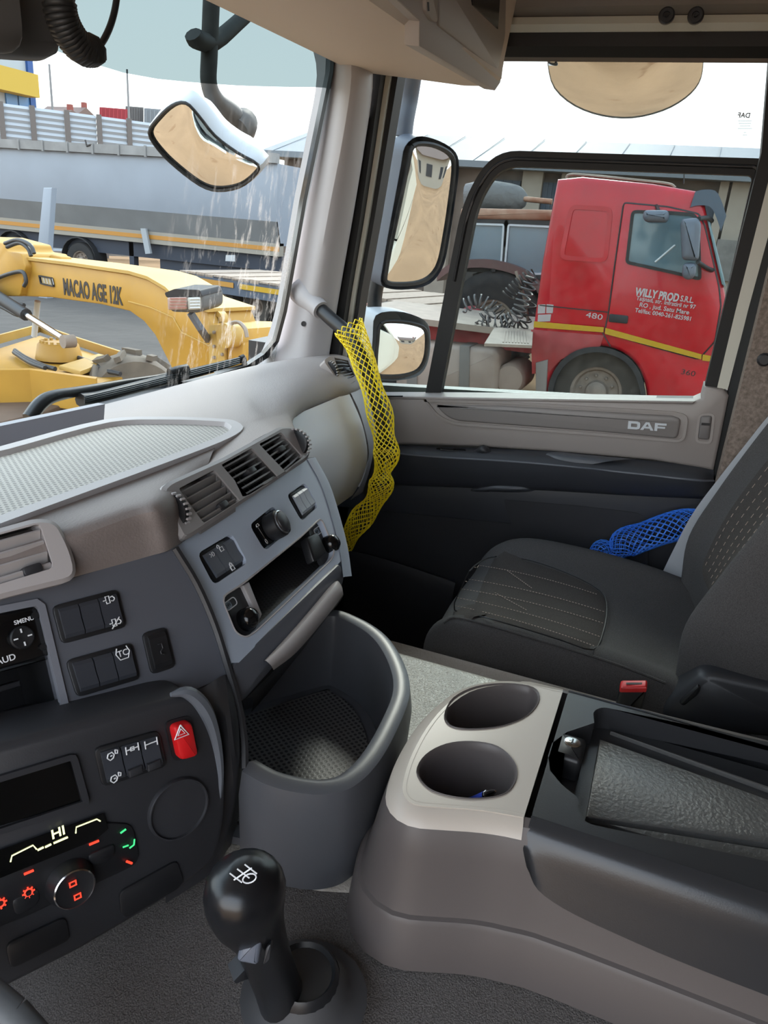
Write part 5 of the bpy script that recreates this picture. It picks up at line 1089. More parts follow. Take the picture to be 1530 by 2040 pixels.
m = M(); m.tube([PY(x, y, 1.17) for x, y in ((384, 68), (392, 78), (425, 84), (470, 48), (500, 20))], [0.020, 0.022, 0.020, 0.018, 0.018], 10, 3); m.build('bracket', ARM, fm, 60)
# --- passenger door mirrors
sm = thing('wing_mirror', PX(745, 590, 2.2), 'tall grey wing mirror with a smaller mirror below it outside the side window', 'mirror')
P = mplane(835, 430, 2.2, (0.16, -0.96, -0.20))
m, o = dome(P, [(822, 292), (850, 287), (880, 296), (900, 312), (904, 340), (897, 400), (888, 460), (876, 520), (860, 548), (836, 562), (800, 566), (770, 562), (769, 540), (780, 480), (795, 410), (812, 330)], 0.012)
m.build('glass', MIR, sm, 60); m = M(); m.tube([p+P.n*0.001 for p in o]+[o[0]+P.n*0.001], 0.007, 6); m.build('rim', RUBB, sm, 60)
ho_ = ccrv(P.ps([(806, 292), (830, 272), (862, 276), (895, 292), (911, 312), (913, 345), (905, 405), (896, 465), (884, 525), (864, 558), (838, 572), (800, 577), (768, 573), (758, 560), (762, 530), (772, 470), (785, 400), (798, 330)], -0.004), 3)
shell(P, ho_, 0.15, 0.0, HOUS, 'housing', sm, 0.002, 0.72)
m = M(); m.tube([PX(800, 20, 1.84), PX(826, 100, 2.1), PX(818, 180, 2.2), PX(808, 235, 2.2), PX(803, 272, 2.2)], [0.024, 0.024, 0.025, 0.025, 0.026], 12, 3); m.build('upper_arm', HOUS, sm, 60)
m = M(); m.tube([PX(752, 560, 2.19), PX(747, 590, 2.19), PX(745, 625, 2.19)], 0.022, 12, 3); m.build('lower_arm', BLACK, sm, 60)
P = mplane(800, 695, 2.18, (0.10, -0.95, -0.30))
m, o = dome(P, [(758, 645), (790, 640), (825, 645), (846, 655), (850, 680), (846, 715), (832, 738), (805, 748), (770, 750), (752, 745), (749, 720), (752, 680)], 0.022)
m.build('lower_glass', MIR, sm, 60); m = M(); m.tube([p+P.n*0.001 for p in o]+[o[0]+P.n*0.001], 0.006, 6); m.build('rim', RUBB, sm, 60)
ho_ = ccrv(P.ps([(748, 628), (790, 620), (830, 630), (852, 646), (857, 680), (852, 720), (836, 746), (805, 756), (768, 758), (746, 752), (740, 720), (742, 670)], -0.004), 3)
shell(P, ho_, 0.14, 0.0, HOUSL, 'lower_housing', sm, 0.002, 0.72)
# --- kerb mirror above the side window
km = thing('kerb_mirror', PX(1245, 120, 2.05), 'wide half-round kerb mirror hanging over the side window top', 'mirror')
P = mplane(1245, 170, 2.05, (0.35, -0.05, -0.95))
m, o = dome(P, [(1092, 128), (1095, 90), (1120, 60), (1245, 40), (1370, 55), (1398, 90), (1400, 130), (1392, 165), (1365, 195), (1320, 220), (1260, 234), (1200, 230), (1145, 210), (1105, 175)], 0.03)
m.build('glass', MIR, km, 60); shell(P, o, 0.07, 0.012, HOUSL, 'housing', km, 0.002, 0.7)
m = M(); m.tube([PX(1245, 60, 2.12), PX(1250, -20, 2.1), PX(1250, -60, 1.9)], 0.02, 10, 3); m.build('arm', BLACK, km, 60)
ALB = 1.0
# --- wiper
wp = thing('windscreen_wiper', PY(80, 830, 1.05), 'black wiper parked low across the windscreen', 'wiper')
WPB = mat('wiper_black', (26, 27, 29), 0.4)
def wy(x): return 1.045-0.09*max(0, (x-250)/250)**1.5*1.2
def WPt(x, y, d=0.0): return PY(x, y, wy(x)+d)
m = M(); m.tube([WPt(x, y) for x, y in ((58, 834), (80, 805), (105, 790), (155, 780), (240, 764), (330, 748), (372, 728))], [0.013, 0.013, 0.012, 0.010, 0.008, 0.006, 0.004], 8, 4); m.build('arm', WPB, wp, 50)
m = M(); m.tube([WPt(x, y, -0.014) for x, y in ((160, 797), (200, 792), (280, 770), (350, 752), (420, 734), (484, 716))], [0.013, 0.014, 0.013, 0.012, 0.011, 0.008], 8, 4); m.build('blade', WPB, wp, 50)
for k in range(4):
    m = M(); m.tube([WPt(x, y+k*3.5-6, -0.028) for x, y in ((168, 797), (280, 770), (350, 752), (420, 734), (478, 719))], 0.0014, 4, 4); m.build('blade_rib', mat('wiper_rib', (70, 76, 80), 0.35), wp, 50)
m = M(); m.tube([WPt(480, 717, -0.014), WPt(487, 714, -0.014)], 0.011, 8); m.build('end_cap', WPB, wp, 50)
m = M(); m.tube([WPt(338, 744, -0.02), WPt(356, 739, -0.02), WPt(374, 734, -0.02)], [0.011, 0.012, 0.010], 8, 3); m.build('clip', WPB, wp, 50)
# front lower body of our own truck seen past the wiper
m = M(); m.box((-0.55, 0.97, -1.9), (1.80, 1.12, -0.52)); o = m.build('wall_cab_front', OFFW); st(o)
m = M(); m.box((1.80, -1.15, -0.31), (1.845, -0.2, 0.85)); m.box((-0.55, -1.2, 0.85), (1.84, 0.8, 0.9)); m.box((-0.55, -1.21, -1.6), (1.84, -1.16, 0.9)); m.box((1.79, -1.2, -1.6), (1.845, -0.2, -0.3)); m.box((-0.55, -1.2, -1.6), (1.8, 0.97, -1.22)); o = m.build('wall_cab_outer', OFFW); st(o)
# ------------------------------------------------------------------ outside: the yard
GZ = -CAMZ
ALB = 0.52
def ground_mat():
    m = mat('yard_dirt', (206, 166, 128), 0.95, var=(0.5, 0.14), bump=(3.0, 0.5, 0.05), spec=0.1, speck=(1.3, 0.62, (182, 140, 104))); return m
m = M(); n_ = 24; S = 150.0
m.add([(-S+2*S*i/n_, -S+2*S*j/n_, GZ) for j in range(n_+1) for i in range(n_+1)], [(j*(n_+1)+i, j*(n_+1)+i+1, (j+1)*(n_+1)+i+1, (j+1)*(n_+1)+i) for j in range(n_) for i in range(n_)])
o = m.build('ground', ground_mat(), None, 0); st(o)
m = M(); shade_patch = ccrv([V((x, y, GZ+0.012)) for x, y in ((4.5, 3.6), (8.0, 3.0), (12.0, 3.4), (15.5, 6.0), (20.5, 9.0), (21.5, 16.0), (20.5, 24.0), (16.0, 22.0), (11.0, 15.0), (6.5, 11.5), (3.5, 8.5), (3.0, 5.5))], 4); m.add(shade_patch, [tuple(range(len(shade_patch)))]); st(m.build('ground_shade', mat('dark_shaded_ground', (76, 69, 64), 0.8, var=(0.8, 0.25), bump=(3.0, 0.5, 0.05)), None, 0))  # painted dark patch: wet ground and the shade under the trailer
TYRE = mat('tyre_dusty', (86, 80, 74), 0.9, var=(8, 0.2), bump=(40, 0.4, 0.004)); RIM = mat('rim_dusty', (168, 152, 140), 0.6, var=(12, 0.2)); DUSTY = mat('dusty_metal', (186, 168, 152), 0.7, var=(6, 0.15)); STEEL = mat('dark_chassis', (70, 64, 62), 0.7, var=(6, 0.2))
def tyre(name, c, ax, r, w, parent, rim=0.6, nuts=10, mt=TYRE, rmt=RIM, lug=0):
    c = V(c); ax = V(ax).normalized(); m = M()
    m.lathe([(r*rim, w*0.5), (r*0.75, w*0.54), (r*0.93, w*0.5), (r, w*0.36), (r, -w*0.36), (r*0.93, -w*0.5), (r*rim, -w*0.5)], c, ax, 40, cap=False); t = m.build(name, mt, parent, 40)
    m = M(); m.lathe([(r*rim, -w*0.4), (r*rim*1.02, w*0.46), (r*rim*0.9, w*0.42), (r*rim*0.82, w*0.25), (r*rim*0.45, w*0.22), (r*rim*0.40, w*0.42), (r*rim*0.3, w*0.48), (0.001, w*0.48)], c, ax, 32); ro = m.build('wheel_rim', rmt, t, 40)
    a = ax.orthogonal().normalized(); b = ax.cross(a)
    for k in range(nuts):
        q = c+(a*math.cos(2*math.pi*k/nuts)+b*math.sin(2*math.pi*k/nuts))*r*rim*0.64; m = M(); m.lathe([(0.02, w*0.2), (0.02, w*0.36), (0.012, w*0.38)], q, ax, 6); m.build('wheel_nut', rmt, ro, 0)
    for k in range(lug):
        t0 = 2*math.pi*k/lug; d = a*math.cos(t0)+b*math.sin(t0); e = -a*math.sin(t0)+b*math.cos(t0); m = M(); sgn = 1 if k % 2 else -1
        m.prism([c+d*r*0.98+ax*(sgn*w*0.5)-e*0.03, c+d*r*0.98+ax*(sgn*w*0.5)+e*0.03, c+d*r*0.98+e*0.12, c+d*r*0.98+e*0.06], d, 0, 0.05); m.build('tread_lug', mt, t, 0)
    return t
# ------------------------------------------------------------------ red truck beyond the side window
RX = 9.5
def rp2(pts, x=RX): return [PX(a, b, x) for a, b in pts]
REDP = mat('truck_red', (232, 18, 44), 0.3, var=(2.5, 0.12), coat=0.3); REDD = mat('truck_red_dusty', (200, 70, 72), 0.55, var=(4, 0.2))
BKP = mat('truck_black_plastic', (46, 46, 50), 0.6); TGL = mat('truck_window', (120, 150, 165), 0.06, spec=0.8)
rt = thing('red_truck', (10.6, 1.0, GZ), 'red truck tractor unit with white lettering parked beyond the side window', 'truck')
arch = [(1289, 800), (1284, 765), (1268, 728), (1238, 702), (1195, 690), (1150, 697), (1116, 722), (1096, 758), (1090, 800)]
body = rp2([(1110, 357), (1160, 352), (1300, 366), (1388, 381), (1402, 398), (1411, 440), (1424, 500), (1440, 560), (1447, 600), (1443, 650), (1432, 705), (1418, 760), (1408, 805)]) + rp2([(1408, 840), (1300, 832)]) + crv(rp2(arch), 3) + rp2([(1072, 800), (1058, 690), (1063, 645), (1080, 520), (1098, 420)])
m = M(); nx1 = V((-1, 0, 0)); m.prism(body, nx1, -2.4, 0.0, 0.05); m.build('cab', REDP, rt, 40)
dr = rp2([(1243, 404), (1330, 412), (1392, 426), (1404, 450), (1416, 500), (1432, 570), (1436, 610), (1424, 680), (1392, 715), (1300, 690), (1205, 662), (1213, 622), (1225, 530)])
m = M(); m.prism(rnd(dr, 0.03, 2), nx1, 0.001, 0.02, 0.012); do = m.build('door', REDP, rt, 40)
m = M(); m.tube([p+nx1*0.012 for p in rnd(dr, 0.03, 2)]+[rnd(dr, 0.03, 2)[0]+nx1*0.012], 0.011, 4); m.build('door_gap', BLACK, do, 0)
m = M(); m.tube(rp2([(1212, 622), (1075, 608)], RX-0.004), 0.008, 4); m.build('panel_gap', BLACK, rt, 0)
m = M(); m.tube(rp2([(1200, 662), (1216, 690)], RX-0.004), 0.008, 4); m.build('panel_gap', BLACK, rt, 0)
emb = rnd(rp2([(1135, 407), (1222, 412), (1210, 524), (1113, 517)]), 0.1, 5); m = M(); m.ring(emb, nx1, 0.05, -0.01, 0.010); m.build('pressed_panel', REDP, rt, 60)
wq = rnd(rp2([(1258, 418), (1330, 420), (1384, 424), (1394, 440), (1398, 560), (1340, 546), (1250, 526), (1246, 520)], RX-0.02), 0.06, 4)
m = M(); m.prism(wq, nx1, 0, 0.006); wg = m.build('door_window', TGL, do, 0)
m = M(); m.ring(wq, nx1, 0.035, 0, 0.016); m.build('window_rubber', BLACK, wg, 40)
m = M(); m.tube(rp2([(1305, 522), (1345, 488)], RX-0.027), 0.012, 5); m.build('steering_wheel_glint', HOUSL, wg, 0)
YST = mat('reflective_yellow', (235, 185, 10), 0.5)
for a, b in (((1064, 640), (1203, 652)), ((1206, 653), (1398, 706)), ((1400, 706), (1432, 712))):
    m = M(); m.prism(rp2([(a[0], a[1]), b, (b[0]-1, b[1]+10), (a[0]-1, a[1]+12)], RX-0.022), nx1, 0, 0.004); m.build('reflective_stripe', YST, rt, 0)
m = M(); m.prism(rp2([(1058, 656), (1203, 668), (1196, 690), (1118, 716), (1095, 740), (1060, 745)], RX-0.001), nx1, 0, 0.006, 0.002); m.build('lower_panel', REDD, rt, 30)
TW = mat('truck_lettering', (232, 222, 224), 0.6)
tu = (PX(1385, 601, RX)-PX(1268, 583, RX)).normalized(); tu = V((0, tu.y, tu.z)).normalized()
def ttext(s, x, y, size, sq=1.0, mt=TW, b=0.0): text('lettering', s, PX(x, y, RX-0.023), tu, V((0, 0, -1)), nx1, size, mt, do, 0.001, b, squeeze=sq)
ttext('WILLY PROD', 1309, 588, 0.118, 0.70, b=0.005); ttext('S.R.L.', 1369, 597, 0.09, 0.75, b=0.002)
ttext('Ta\u015fnad, str. Infratirii nr 97', 1326, 603, 0.066, 0.92, b=0.001); ttext('RO , jud. Satu Mare', 1323, 615, 0.068, 1.02, b=0.001); ttext('Tel/fax: 0040-261-825981', 1321, 627, 0.066, 0.92, b=0.001)
text('lettering', '480', PX(1184, 630, RX-0.002), tu, V((0, 0, -1)), nx1, 0.09, TW, rt, 0.001, 0.0, squeeze=1.5)
text('lettering', '360', PX(1371, 743, RX-0.002), tu, V((0, 0, -1)), nx1, 0.085, BLACK, rt, 0.001, 0.0, squeeze=1.3)
m = M(); m.prism(rnd(rp2([(1214, 625), (1252, 629), (1250, 645), (1212, 641)], RX-0.02), 0.02, 3), nx1, 0, 0.015, 0.006); m.build('door_handle', BKP, do, 40)
for q in ([(1072, 607), (1087, 606), (1086, 624), (1071, 625)], [(1089, 606), (1103, 607), (1101, 624), (1088, 624)], [(1072, 627), (1098, 626), (1096, 640), (1071, 641)]):
    m = M(); m.prism(rp2(q, RX-0.001), nx1, 0, 0.004); m.build('sticker', mat('white_sticker', (220, 205, 205), 0.6), rt, 0)
# truck mirrors, visor, windscreen edge, roof rail
def blob(name, pts, x, w, mt, parent, bev=0.05, r=0.05):
    m = M(); m.prism(rnd(rp2(pts, x), r, 4), nx1, -w, 0, bev); return m.build(name, mt, parent, 50)
blob('mirror_head', [(1360, 436), (1390, 433), (1397, 445), (1392, 520), (1358, 518), (1355, 445)], RX-0.35, 0.2, HOUS, rt); blob('mirror_head', [(1360, 524), (1388, 524), (1386, 550), (1372, 560), (1358, 552)], RX-0.35, 0.18, HOUS, rt)
m = M(); m.tube([PX(1392, 436, RX-0.3), PX(1410, 434, RX-0.1), PX(1418, 440, RX+0.05)], 0.025, 8, 3); m.build('mirror_arm', BKP, rt, 60); m = M(); m.tube([PX(1390, 522, RX-0.3), PX(1410, 535, RX-0.1), PX(1425, 540, RX+0.05)], 0.025, 8, 3); m.build('mirror_arm', BKP, rt, 60)
blob('kerb_mirror_head', [(1283, 418), (1330, 418), (1333, 430), (1328, 443), (1285, 442), (1279, 432)], RX-0.35, 0.18, HOUS, rt); m = M(); m.tube([PX(1312, 420, RX-0.25), PX(1308, 410, RX)], 0.02, 6); m.build('mirror_arm', BKP, rt, 0)
m = M(); m.patch([[PX(1385, 382, x), PX(1400, 378, x), PX(1425, 380, x), PX(1438, 402, x), PX(1447, 430, x)] for x in (RX-0.02, RX+1.2, RX+2.4)], 3, 2, thick=(0, 0.02, -0.16)); m.build('sun_visor', mat('visor_smoke', (96, 112, 132), 0.3), rt, 40)
m = M(); m.prism(rp2([(1408, 436), (1414, 440), (1440, 545), (1446, 572), (1438, 566)], RX-0.002), nx1, -2.2, 0.012, 0.006); m.build('windscreen', mat('truck_screen', (150, 185, 195), 0.08), rt, 30)
m = M(); m.tube(rp2([(1128, 358), (1135, 348), (1180, 350), (1260, 358), (1330, 366), (1345, 374)], RX+0.15), 0.016, 6, 4); m.build('roof_rail', DUSTY, rt, 60)
m = M(); m.tube(rp2([(1362, 366), (1363, 345)], RX+0.4), 0.008, 5); m.build('aerial', BLACK, rt, 0)
# wheel and guards
tyre('front_wheel', PX(1187, 781, RX+0.14)+V((0.12, 0, 0)), (-1, 0, 0), 0.56, 0.32, rt, 0.56, 10)
m = M(); ao = crv(rp2(arch, RX-0.002), 3); ai = [p+(PX(1188, 790, RX-0.002)-p)*0.11 for p in ao]; k = len(ao); vs = [p+nx1*0.03 for p in ao]+[p+nx1*0.03 for p in ai]+[p-nx1*0.4 for p in ai]
m.add(vs, [(i, i+1, k+i+1, k+i) for i in range(k-1)]+[(k+i, k+i+1, 2*k+i+1, 2*k+i) for i in range(k-1)]); m.build('wheel_arch', BKP, rt, 40)
m = M(); m.prism(rp2([(1068, 722), (1092, 716), (1088, 800), (1068, 800)], RX-0.001), nx1, 0, 0.03, 0.01); m.build('guard_panel', mat('guard_grey', (170, 160, 155), 0.7), rt, 40)
# chassis, catwalk, tank, air tank, rear wheels, hoses
yb = PX(1060, 690, RX).y; m = M(); m.box((9.95, yb, -1.45), (10.15, yb+3.0, -1.2)); m.box((11.05, yb, -1.45), (11.25, yb+3.0, -1.2)); m.build('chassis_rail', REDD, rt, 0)
m = M(); cw = [PZ(x, y, -1.12) for x, y in ((985, 652), (1062, 656), (1060, 688), (965, 684))]; m.prism(cw, V((0, 0, 1)), -0.03, 0.0); cwo = m.build('catwalk', DUSTY, rt, 0)
for k in range(9):
    f = (k+0.5)/9; a, b = cw[3].lerp(cw[2], .35+f*.6), cw[0].lerp(cw[1], .25+f*.6); a = a.lerp(b, .08); m = M(); m.tube([a, a.lerp(b, .8)], 0.012, 4); m.build('tread_bar', DUSTY, cwo, 0)
m = M(); m.box((9.6, yb+0.1, -1.22), (11.5, yb+2.6, -1.14)); m.build('deck_plate', DUSTY, rt, 0)
tq = [PX(x, y, 9.55) for x, y in ((790, 678), (985, 696), (995, 708), (992, 770), (985, 800), (785, 800))]; m = M(); m.prism(rnd([V((9.55, p.y, p.z)) for p in tq], 0.08, 4), nx1, -0.7, 0, 0.06); tk = m.build('fuel_tank', mat('tank_dusty', (196, 174, 160), 0.6, var=(5, 0.12)), rt, 40)
for x_ in (916, 812):
    m = M(); m.prism([PX(x, y, 9.54) for x, y in ((x_, 688), (x_+20, 690), (x_+18, 800), (x_-2, 800))], nx1, -0.7, 0.01, 0.005); m.build('tank_strap', mat('strap_grey', (150, 142, 136), 0.6), tk, 40)
m = M(); ac = PX(1014, 756, 9.6); m.lathe([(0.20, -0.7), (0.20, -0.05), (0.17, -0.01), (0.10, 0.0), (0.001, 0.0)], ac, nx1, 28); m.build('air_tank', mat('tank_dusty', (196, 174, 160), 0.6, var=(5, 0.12)), rt, 40)
for dy in (2.75,):
    tyre('rear_wheel', V((9.75, yb+dy, GZ+0.53)), (-1, 0, 0), 0.53, 0.5, rt, 0.56, 10)
    m = M(); m.lathe([(0.53, 0.2), (0.53, -1.0)], V((10.9, yb+dy, GZ+0.53)), nx1, 24); m.build('rear_axle', STEEL, rt, 40)
def coil(pts, r, turns, wr, mt, name):
    b = crv(pts, 12); n = len(b); N = turns*14; out = []; nx = None
    for i in range(N+1):
        s = i/N*(n-1); k = min(int(s), n-2); p = b[k].lerp(b[k+1], s-k); t = (b[k+1]-b[k]).normalized()
        if nx is None: nx = t.orthogonal().normalized()
        nx = (nx-t*nx.dot(t)).normalized(); ny = t.cross(nx); a = 2*math.pi*i/14; out.append(p+nx*r*math.cos(a)+ny*r*math.sin(a))
    m = M(); m.tube(out, wr, 4); return m.build(name, mt, rt, 60)
CO1 = mat('hose_grey', (120, 116, 116), 0.5); coil([PX(x, y, 9.7) for x, y in ((922, 610), (955, 600), (980, 618), (960, 640), (1000, 642), (1030, 625), (1045, 590), (1062, 552))], 0.085, 24, 0.012, CO1, 'air_hose'); coil([PX(x, y, 9.8) for x, y in ((1010, 590), (1035, 565), (1062, 545))], 0.08, 8, 0.012, STEEL, 'air_hose'); coil([PX(x, y, 9.85) for x, y in ((985, 606), (1010, 640), (1040, 650), (1060, 600))], 0.07, 12, 0.012, STEEL, 'air_hose')
m = M(); m.tube(rp2([(1028, 540), (1046, 598), (1052, 640)], 9.9), 0.02, 6); m.build('hose_stand', DUSTY, rt, 0)
# ------------------------------------------------------------------ old tractor behind the truck
TX = 12.6
def tp2(pts, x=TX): return [PX(a, b, x) for a, b in pts]
tr = thing('farm_tractor', PX(1000, 640, TX), 'old brown farm tractor with glazed cab behind the red truck', 'tractor')
TF = mat('tractor_frame', (60, 58, 60), 0.6); TBR = mat('tractor_brown', (128, 92, 88), 0.6, var=(4, 0.15)); RUST = mat('rusty_orange', (205, 128, 92), 0.7, var=(5, 0.25, (222, 178, 150)))
for q in ([(940, 444), (1006, 446), (1000, 536), (928, 530)], [(1012, 446), (1100, 450), (1092, 546), (1070, 548), (1004, 538)]):
    o_ = rnd(tp2(q), 0.04, 2); m = M(); m.ring(inset(o_, nx1, -0.07), nx1, 0.08, -0.05, 0.02); fo_ = m.build('window_frame', TF, tr, 0)
    m = M(); m.ring(o_, nx1, 0.03, 0, 0.03); m.build('window_seal', HOUSL, fo_, 0); m = M(); m.prism(inset(o_, nx1, 0.03), nx1, -0.01, 0.0); m.build('pane', mat('tractor_glass', (150, 168, 182), 0.1), fo_, 0)
m = M(); m.prism(tp2([(925, 438), (1110, 444), (1100, 552), (915, 540)], TX+0.08), nx1, -1.3, 0); m.build('cab_shell', TF, tr, 0)
m = M(); m.prism(rnd(tp2([(918, 414), (1105, 418), (1104, 440), (915, 436)], TX-0.05), 0.04, 3), nx1, -1.5, 0, 0.04); m.build('cab_roof', RUST, tr, 40)
fd = tp2([(870, 560), (900, 540), (960, 533), (1020, 545), (1060, 568), (1080, 600)], TX-0.2); m = M(); m.rings([[p, p+V((0, 0, 0.13)), p+V((0.6, 0, 0.13)), p+V((0.6, 0, 0))] for p in crv(fd, 3)]); m.build('mudguard', TBR, tr, 40)
tyre('rear_wheel', PX(985, 640, TX), (-1, 0, 0), 0.80, 0.4, tr, 0.45, 8, mat('tyre_dark', (52, 48, 48), 0.9), mat('rim_pale', (190, 172, 156), 0.7), 18)
m = M(); m.lathe([(0.17, 0.2), (0.17, 0.32), (0.1, 0.36), (0.001, 0.36)], PX(947, 628, TX-0.2), nx1, 18); m.build('wheel_hub', mat('hub_red', (190, 70, 80), 0.6), tr, 40)
# rolled tarpaulin and beam lying above, on a parked load behind
tl = thing('rolled_tarpaulin', PX(990, 430, 18.5), 'grey rolled tarpaulin lying on a load behind the tractor', 'tarpaulin')
m = M(); m.tube([PX(x, y, 18.5) for x, y in ((930, 395), (965, 392), (1000, 393), (1030, 397), (1048, 400))], [0.32, 0.36, 0.33, 0.29, 0.13], 12, 4); m.build('roll', mat('tarp_grey', (140, 138, 138), 0.8, bump=(6, 0.8, 0.05)), tl, 60)
m = M(); m.tube([PX(x, y, 18.4) for x, y in ((1040, 396), (1100, 402))], 0.06, 8); m.build('pole', RUST, tl, 60)
a_, b_ = PX(920, 425, 18.0), PX(1110, 600, 20.0); m = M(); m.box((18.0, a_.y, GZ), (20.0, b_.y, PX(990, 418, 18.5).z)); m.build('load_base', STEEL, tl, 0)
# ------------------------------------------------------------------ long building behind
BX = 27.0
bd = thing('long_building', (BX+4, 5, GZ), 'long low workshop with pale roof and beige piers behind the red truck', 'building')
WALL = mat('wall_beige', (196, 184, 170), 0.9, var=(2, 0.08)); WALLD = mat('wall_taupe', (140, 126, 116), 0.9, var=(2, 0.15)); GATE = mat('gate_slate', (84, 96, 112), 0.7); ROOF = mat('roof_pale', (138, 146, 154), 0.6, var=(1.5, 0.05)); BRK = mat('block_grey', (150, 146, 142), 0.9, var=(3, 0.2))
zt = PX(1200, 335, BX).z
m = M(); m.box((BX+0.3, -12, GZ), (BX+9, 15, zt)); m.build('wall', WALLD, bd, 0)
m = M(); e = PX(1200, 335, BX).z; rg = PX(1200, 262, BX+3).z; m.rings([[V((BX-0.5, y, e)), V((BX+3.5, y, PX(1200, 283, BX+3.5).z)), V((BX+10, y, e)), V((BX+10, y, e-0.2)), V((BX-0.5, y, e-0.2))] for y in (-12.5, 15.5)]); rf = m.build('roof', ROOF, bd, 0)
for k in range(19):
    y = -12+k*1.5; m = M(); m.tube([V((BX-0.5, y, e+0.01)), V((BX+3.4, y, PX(1200, 283, BX+3.5).z+0.015))], 0.012, 4); m.build('roof_seam', ROOF, rf, 0)
for x0, x1 in ((1035, 1075), (1112, 1150), (1428, 1446), (1452, 1500), (860, 900), (760, 800)):
    y0, y1 = PX(x0, 400, BX).y, PX(x1, 400, BX).y; m = M(); m.box((BX, y0, GZ), (BX+0.4, y1, zt-0.05)); m.build('pier', WALL, bd, 0)
for x0, x1 in ((1076, 1112), (1384, 1428), (1300, 1370), (960, 1030), (1500, 1560)):
    y0, y1 = PX(x0, 400, BX).y, PX(x1, 400, BX).y; m = M(); m.box((BX+0.15, y0, GZ), (BX+0.4, y1, zt-0.5)); g_ = m.build('gate', GATE, bd, 0)
    for k in range(1, 4):
        yy = y0+(y1-y0)*k/4; m = M(); m.box((BX+0.11, yy-0.02, GZ), (BX+0.16, yy+0.02, zt-0.5)); m.build('gate_rib', GATE, g_, 0)
m = M(); m.box((BX-0.1, PX(1500, 500, BX).y, PX(1450, 560, BX).z), (BX+0.1, PX(1425, 500, BX).y, PX(1450, 478, BX).z)); bw = m.build('block_plinth', BRK, bd, 0)
# ------------------------------------------------------------------ low loader with plank deck
lowl = thing('low_loader', PZ(600, 600, GZ), 'flat low-loader trailer with plank deck and yellow reflectors behind the pillar', 'trailer')
LZ = -1.30; A, B = PZ(357, 538, LZ), PZ(895, 615, LZ); e1 = (B-A).normalized(); e2 = V((-e1.y, e1.x, 0)); e2 = e2 if e2.dot(A) > 0 else -e2
Ln = (B-A).length; PLK = mat('deck_plank', (205, 184, 165), 0.85, var=(3, 0.15), stretch=(1, 6, 1)); LLB = mat('loader_blue', (92, 104, 122), 0.6, var=(3, 0.15))
npl = 26
pm = None
for k in range(npl):
    s0, s1 = Ln*k/npl+0.015, Ln*(k+1)/npl-0.015; m = M(); m.prism([A+e1*s0, A+e1*s1, A+e1*s1+e2*2.5, A+e1*s0+e2*2.5], V((0, 0, 1)), -0.06, 0.0+0.008*(k % 3)); m.build('plank', PLK, lowl, 0)
m = M(); dn = V((0, 0, -0.32)); m.rings([[A, A+dn, A+dn+e2*2.5, A+e2*2.5], [B, B+dn, B+dn+e2*2.5, B+e2*2.5]]); m.v = [p+V((0, 0, -0.03)) for p in m.v]; m.build('side_frame', LLB, lowl, 0)
for k in range(5):
    s0 = Ln*(0.08+k*0.19); m = M(); q = A+e1*s0-e2*0.012+V((0, 0, -0.10)); m.prism([q, q+e1*1.1, q+e1*1.1+V((0, 0, -0.10)), q+V((0, 0, -0.10))], -e2, 0, 0.01); m.build('reflector', YST if k % 2 else mat('reflector_amber', (222, 160, 60), 0.5), lowl, 0)
for s in (0.15, 0.3, 0.45, 0.75):
    tyre('wheel', A+e1*(Ln*s)+e2*0.4+V((0, 0, GZ-LZ+0.40)), -e2, 0.40, 0.3, lowl, 0.5, 0, TYRE)
m = M(); q = A-e2*0.03+e1*0.3+V((0, 0, -0.05)); m.prism([q, q+e1*0.12, q+e1*0.12+V((0, 0, -0.28)), q+V((0, 0, -0.28))], -e2, 0, 0.02); m.build('corner_post', YST, lowl, 0)
# ------------------------------------------------------------------ grey tipper semi-trailer
KX = 18.0
def kp(x, y, dx=0.0): return PX(x, y, KX+dx)
ti = thing('tipper_trailer', kp(200, 560), 'long pale grey tipper semi-trailer parked across the view ahead', 'trailer')
TPG = mat('tipper_pale', (176, 186, 200), 0.5, var=(0.8, 0.06)); TPD = mat('tipper_lower', (150, 152, 154), 0.6, var=(1.0, 0.12)); CHS = mat('tipper_chassis', (60, 68, 84), 0.7)
y0, y1 = kp(-140, 400).y, kp(552, 400).y
zr, zr2, zb1, zb2 = kp(150, 285).z, kp(150, 303).z, kp(150, 408).z, kp(150, 452).z
def bar(name, xa, xb, z0, z1, mt, parent, ya=None, yb_=None):
    m = M(); m.box((xa, ya if ya is not None else y0, z0), (xb, yb_ if yb_ is not None else y1, z1)); return m.build(name, mt, parent, 0)
m = M(); m.rings([[V((KX, y, zr2)), V((KX-0.02, y, zr2-0.1)), V((KX, y, zb1)), V((KX+0.2, y, zb2)), V((KX+2.2, y, zb2)), V((KX+2.4, y, zr2))] for y in (y0, y1)]); m.build('tub', TPG, ti, 30)
m = M(); m.rings([[V((KX-0.012, y, zb1)), V((KX+0.19, y, zb2)), V((KX+0.25, y, zb2)), V((KX+0.05, y, zb1))] for y in (y0, y1)]); m.build('lower_side', TPD, ti, 0)
rl_ = bar('top_rail', KX-0.12, KX+0.08, zr2, zr, mat('rail_grey', (168, 168, 168), 0.6, var=(2, 0.2)), ti)
for k in range(14):
    yy = y0+(y1-y0)*(k+.5)/14; m = M(); m.box((KX-0.15, yy-0.03, zr2-0.03), (KX-0.11, yy+0.03, zr+0.02)); m.build('tarp_hook', MATS['rail_grey'], rl_, 0)
m = M(); m.tube([kp(170, 279, -0.1), kp(173, 291, -0.13), kp(184, 287, -0.13)], 0.025, 5); m.build('hook', STEEL, ti, 0)
zs0, zs1 = kp(200, 459).z, kp(200, 467).z; bar('conspicuity_stripe', KX+0.16, KX+0.19, zs1, zs0, mat('stripe_orange', (226, 158, 62), 0.5), ti)
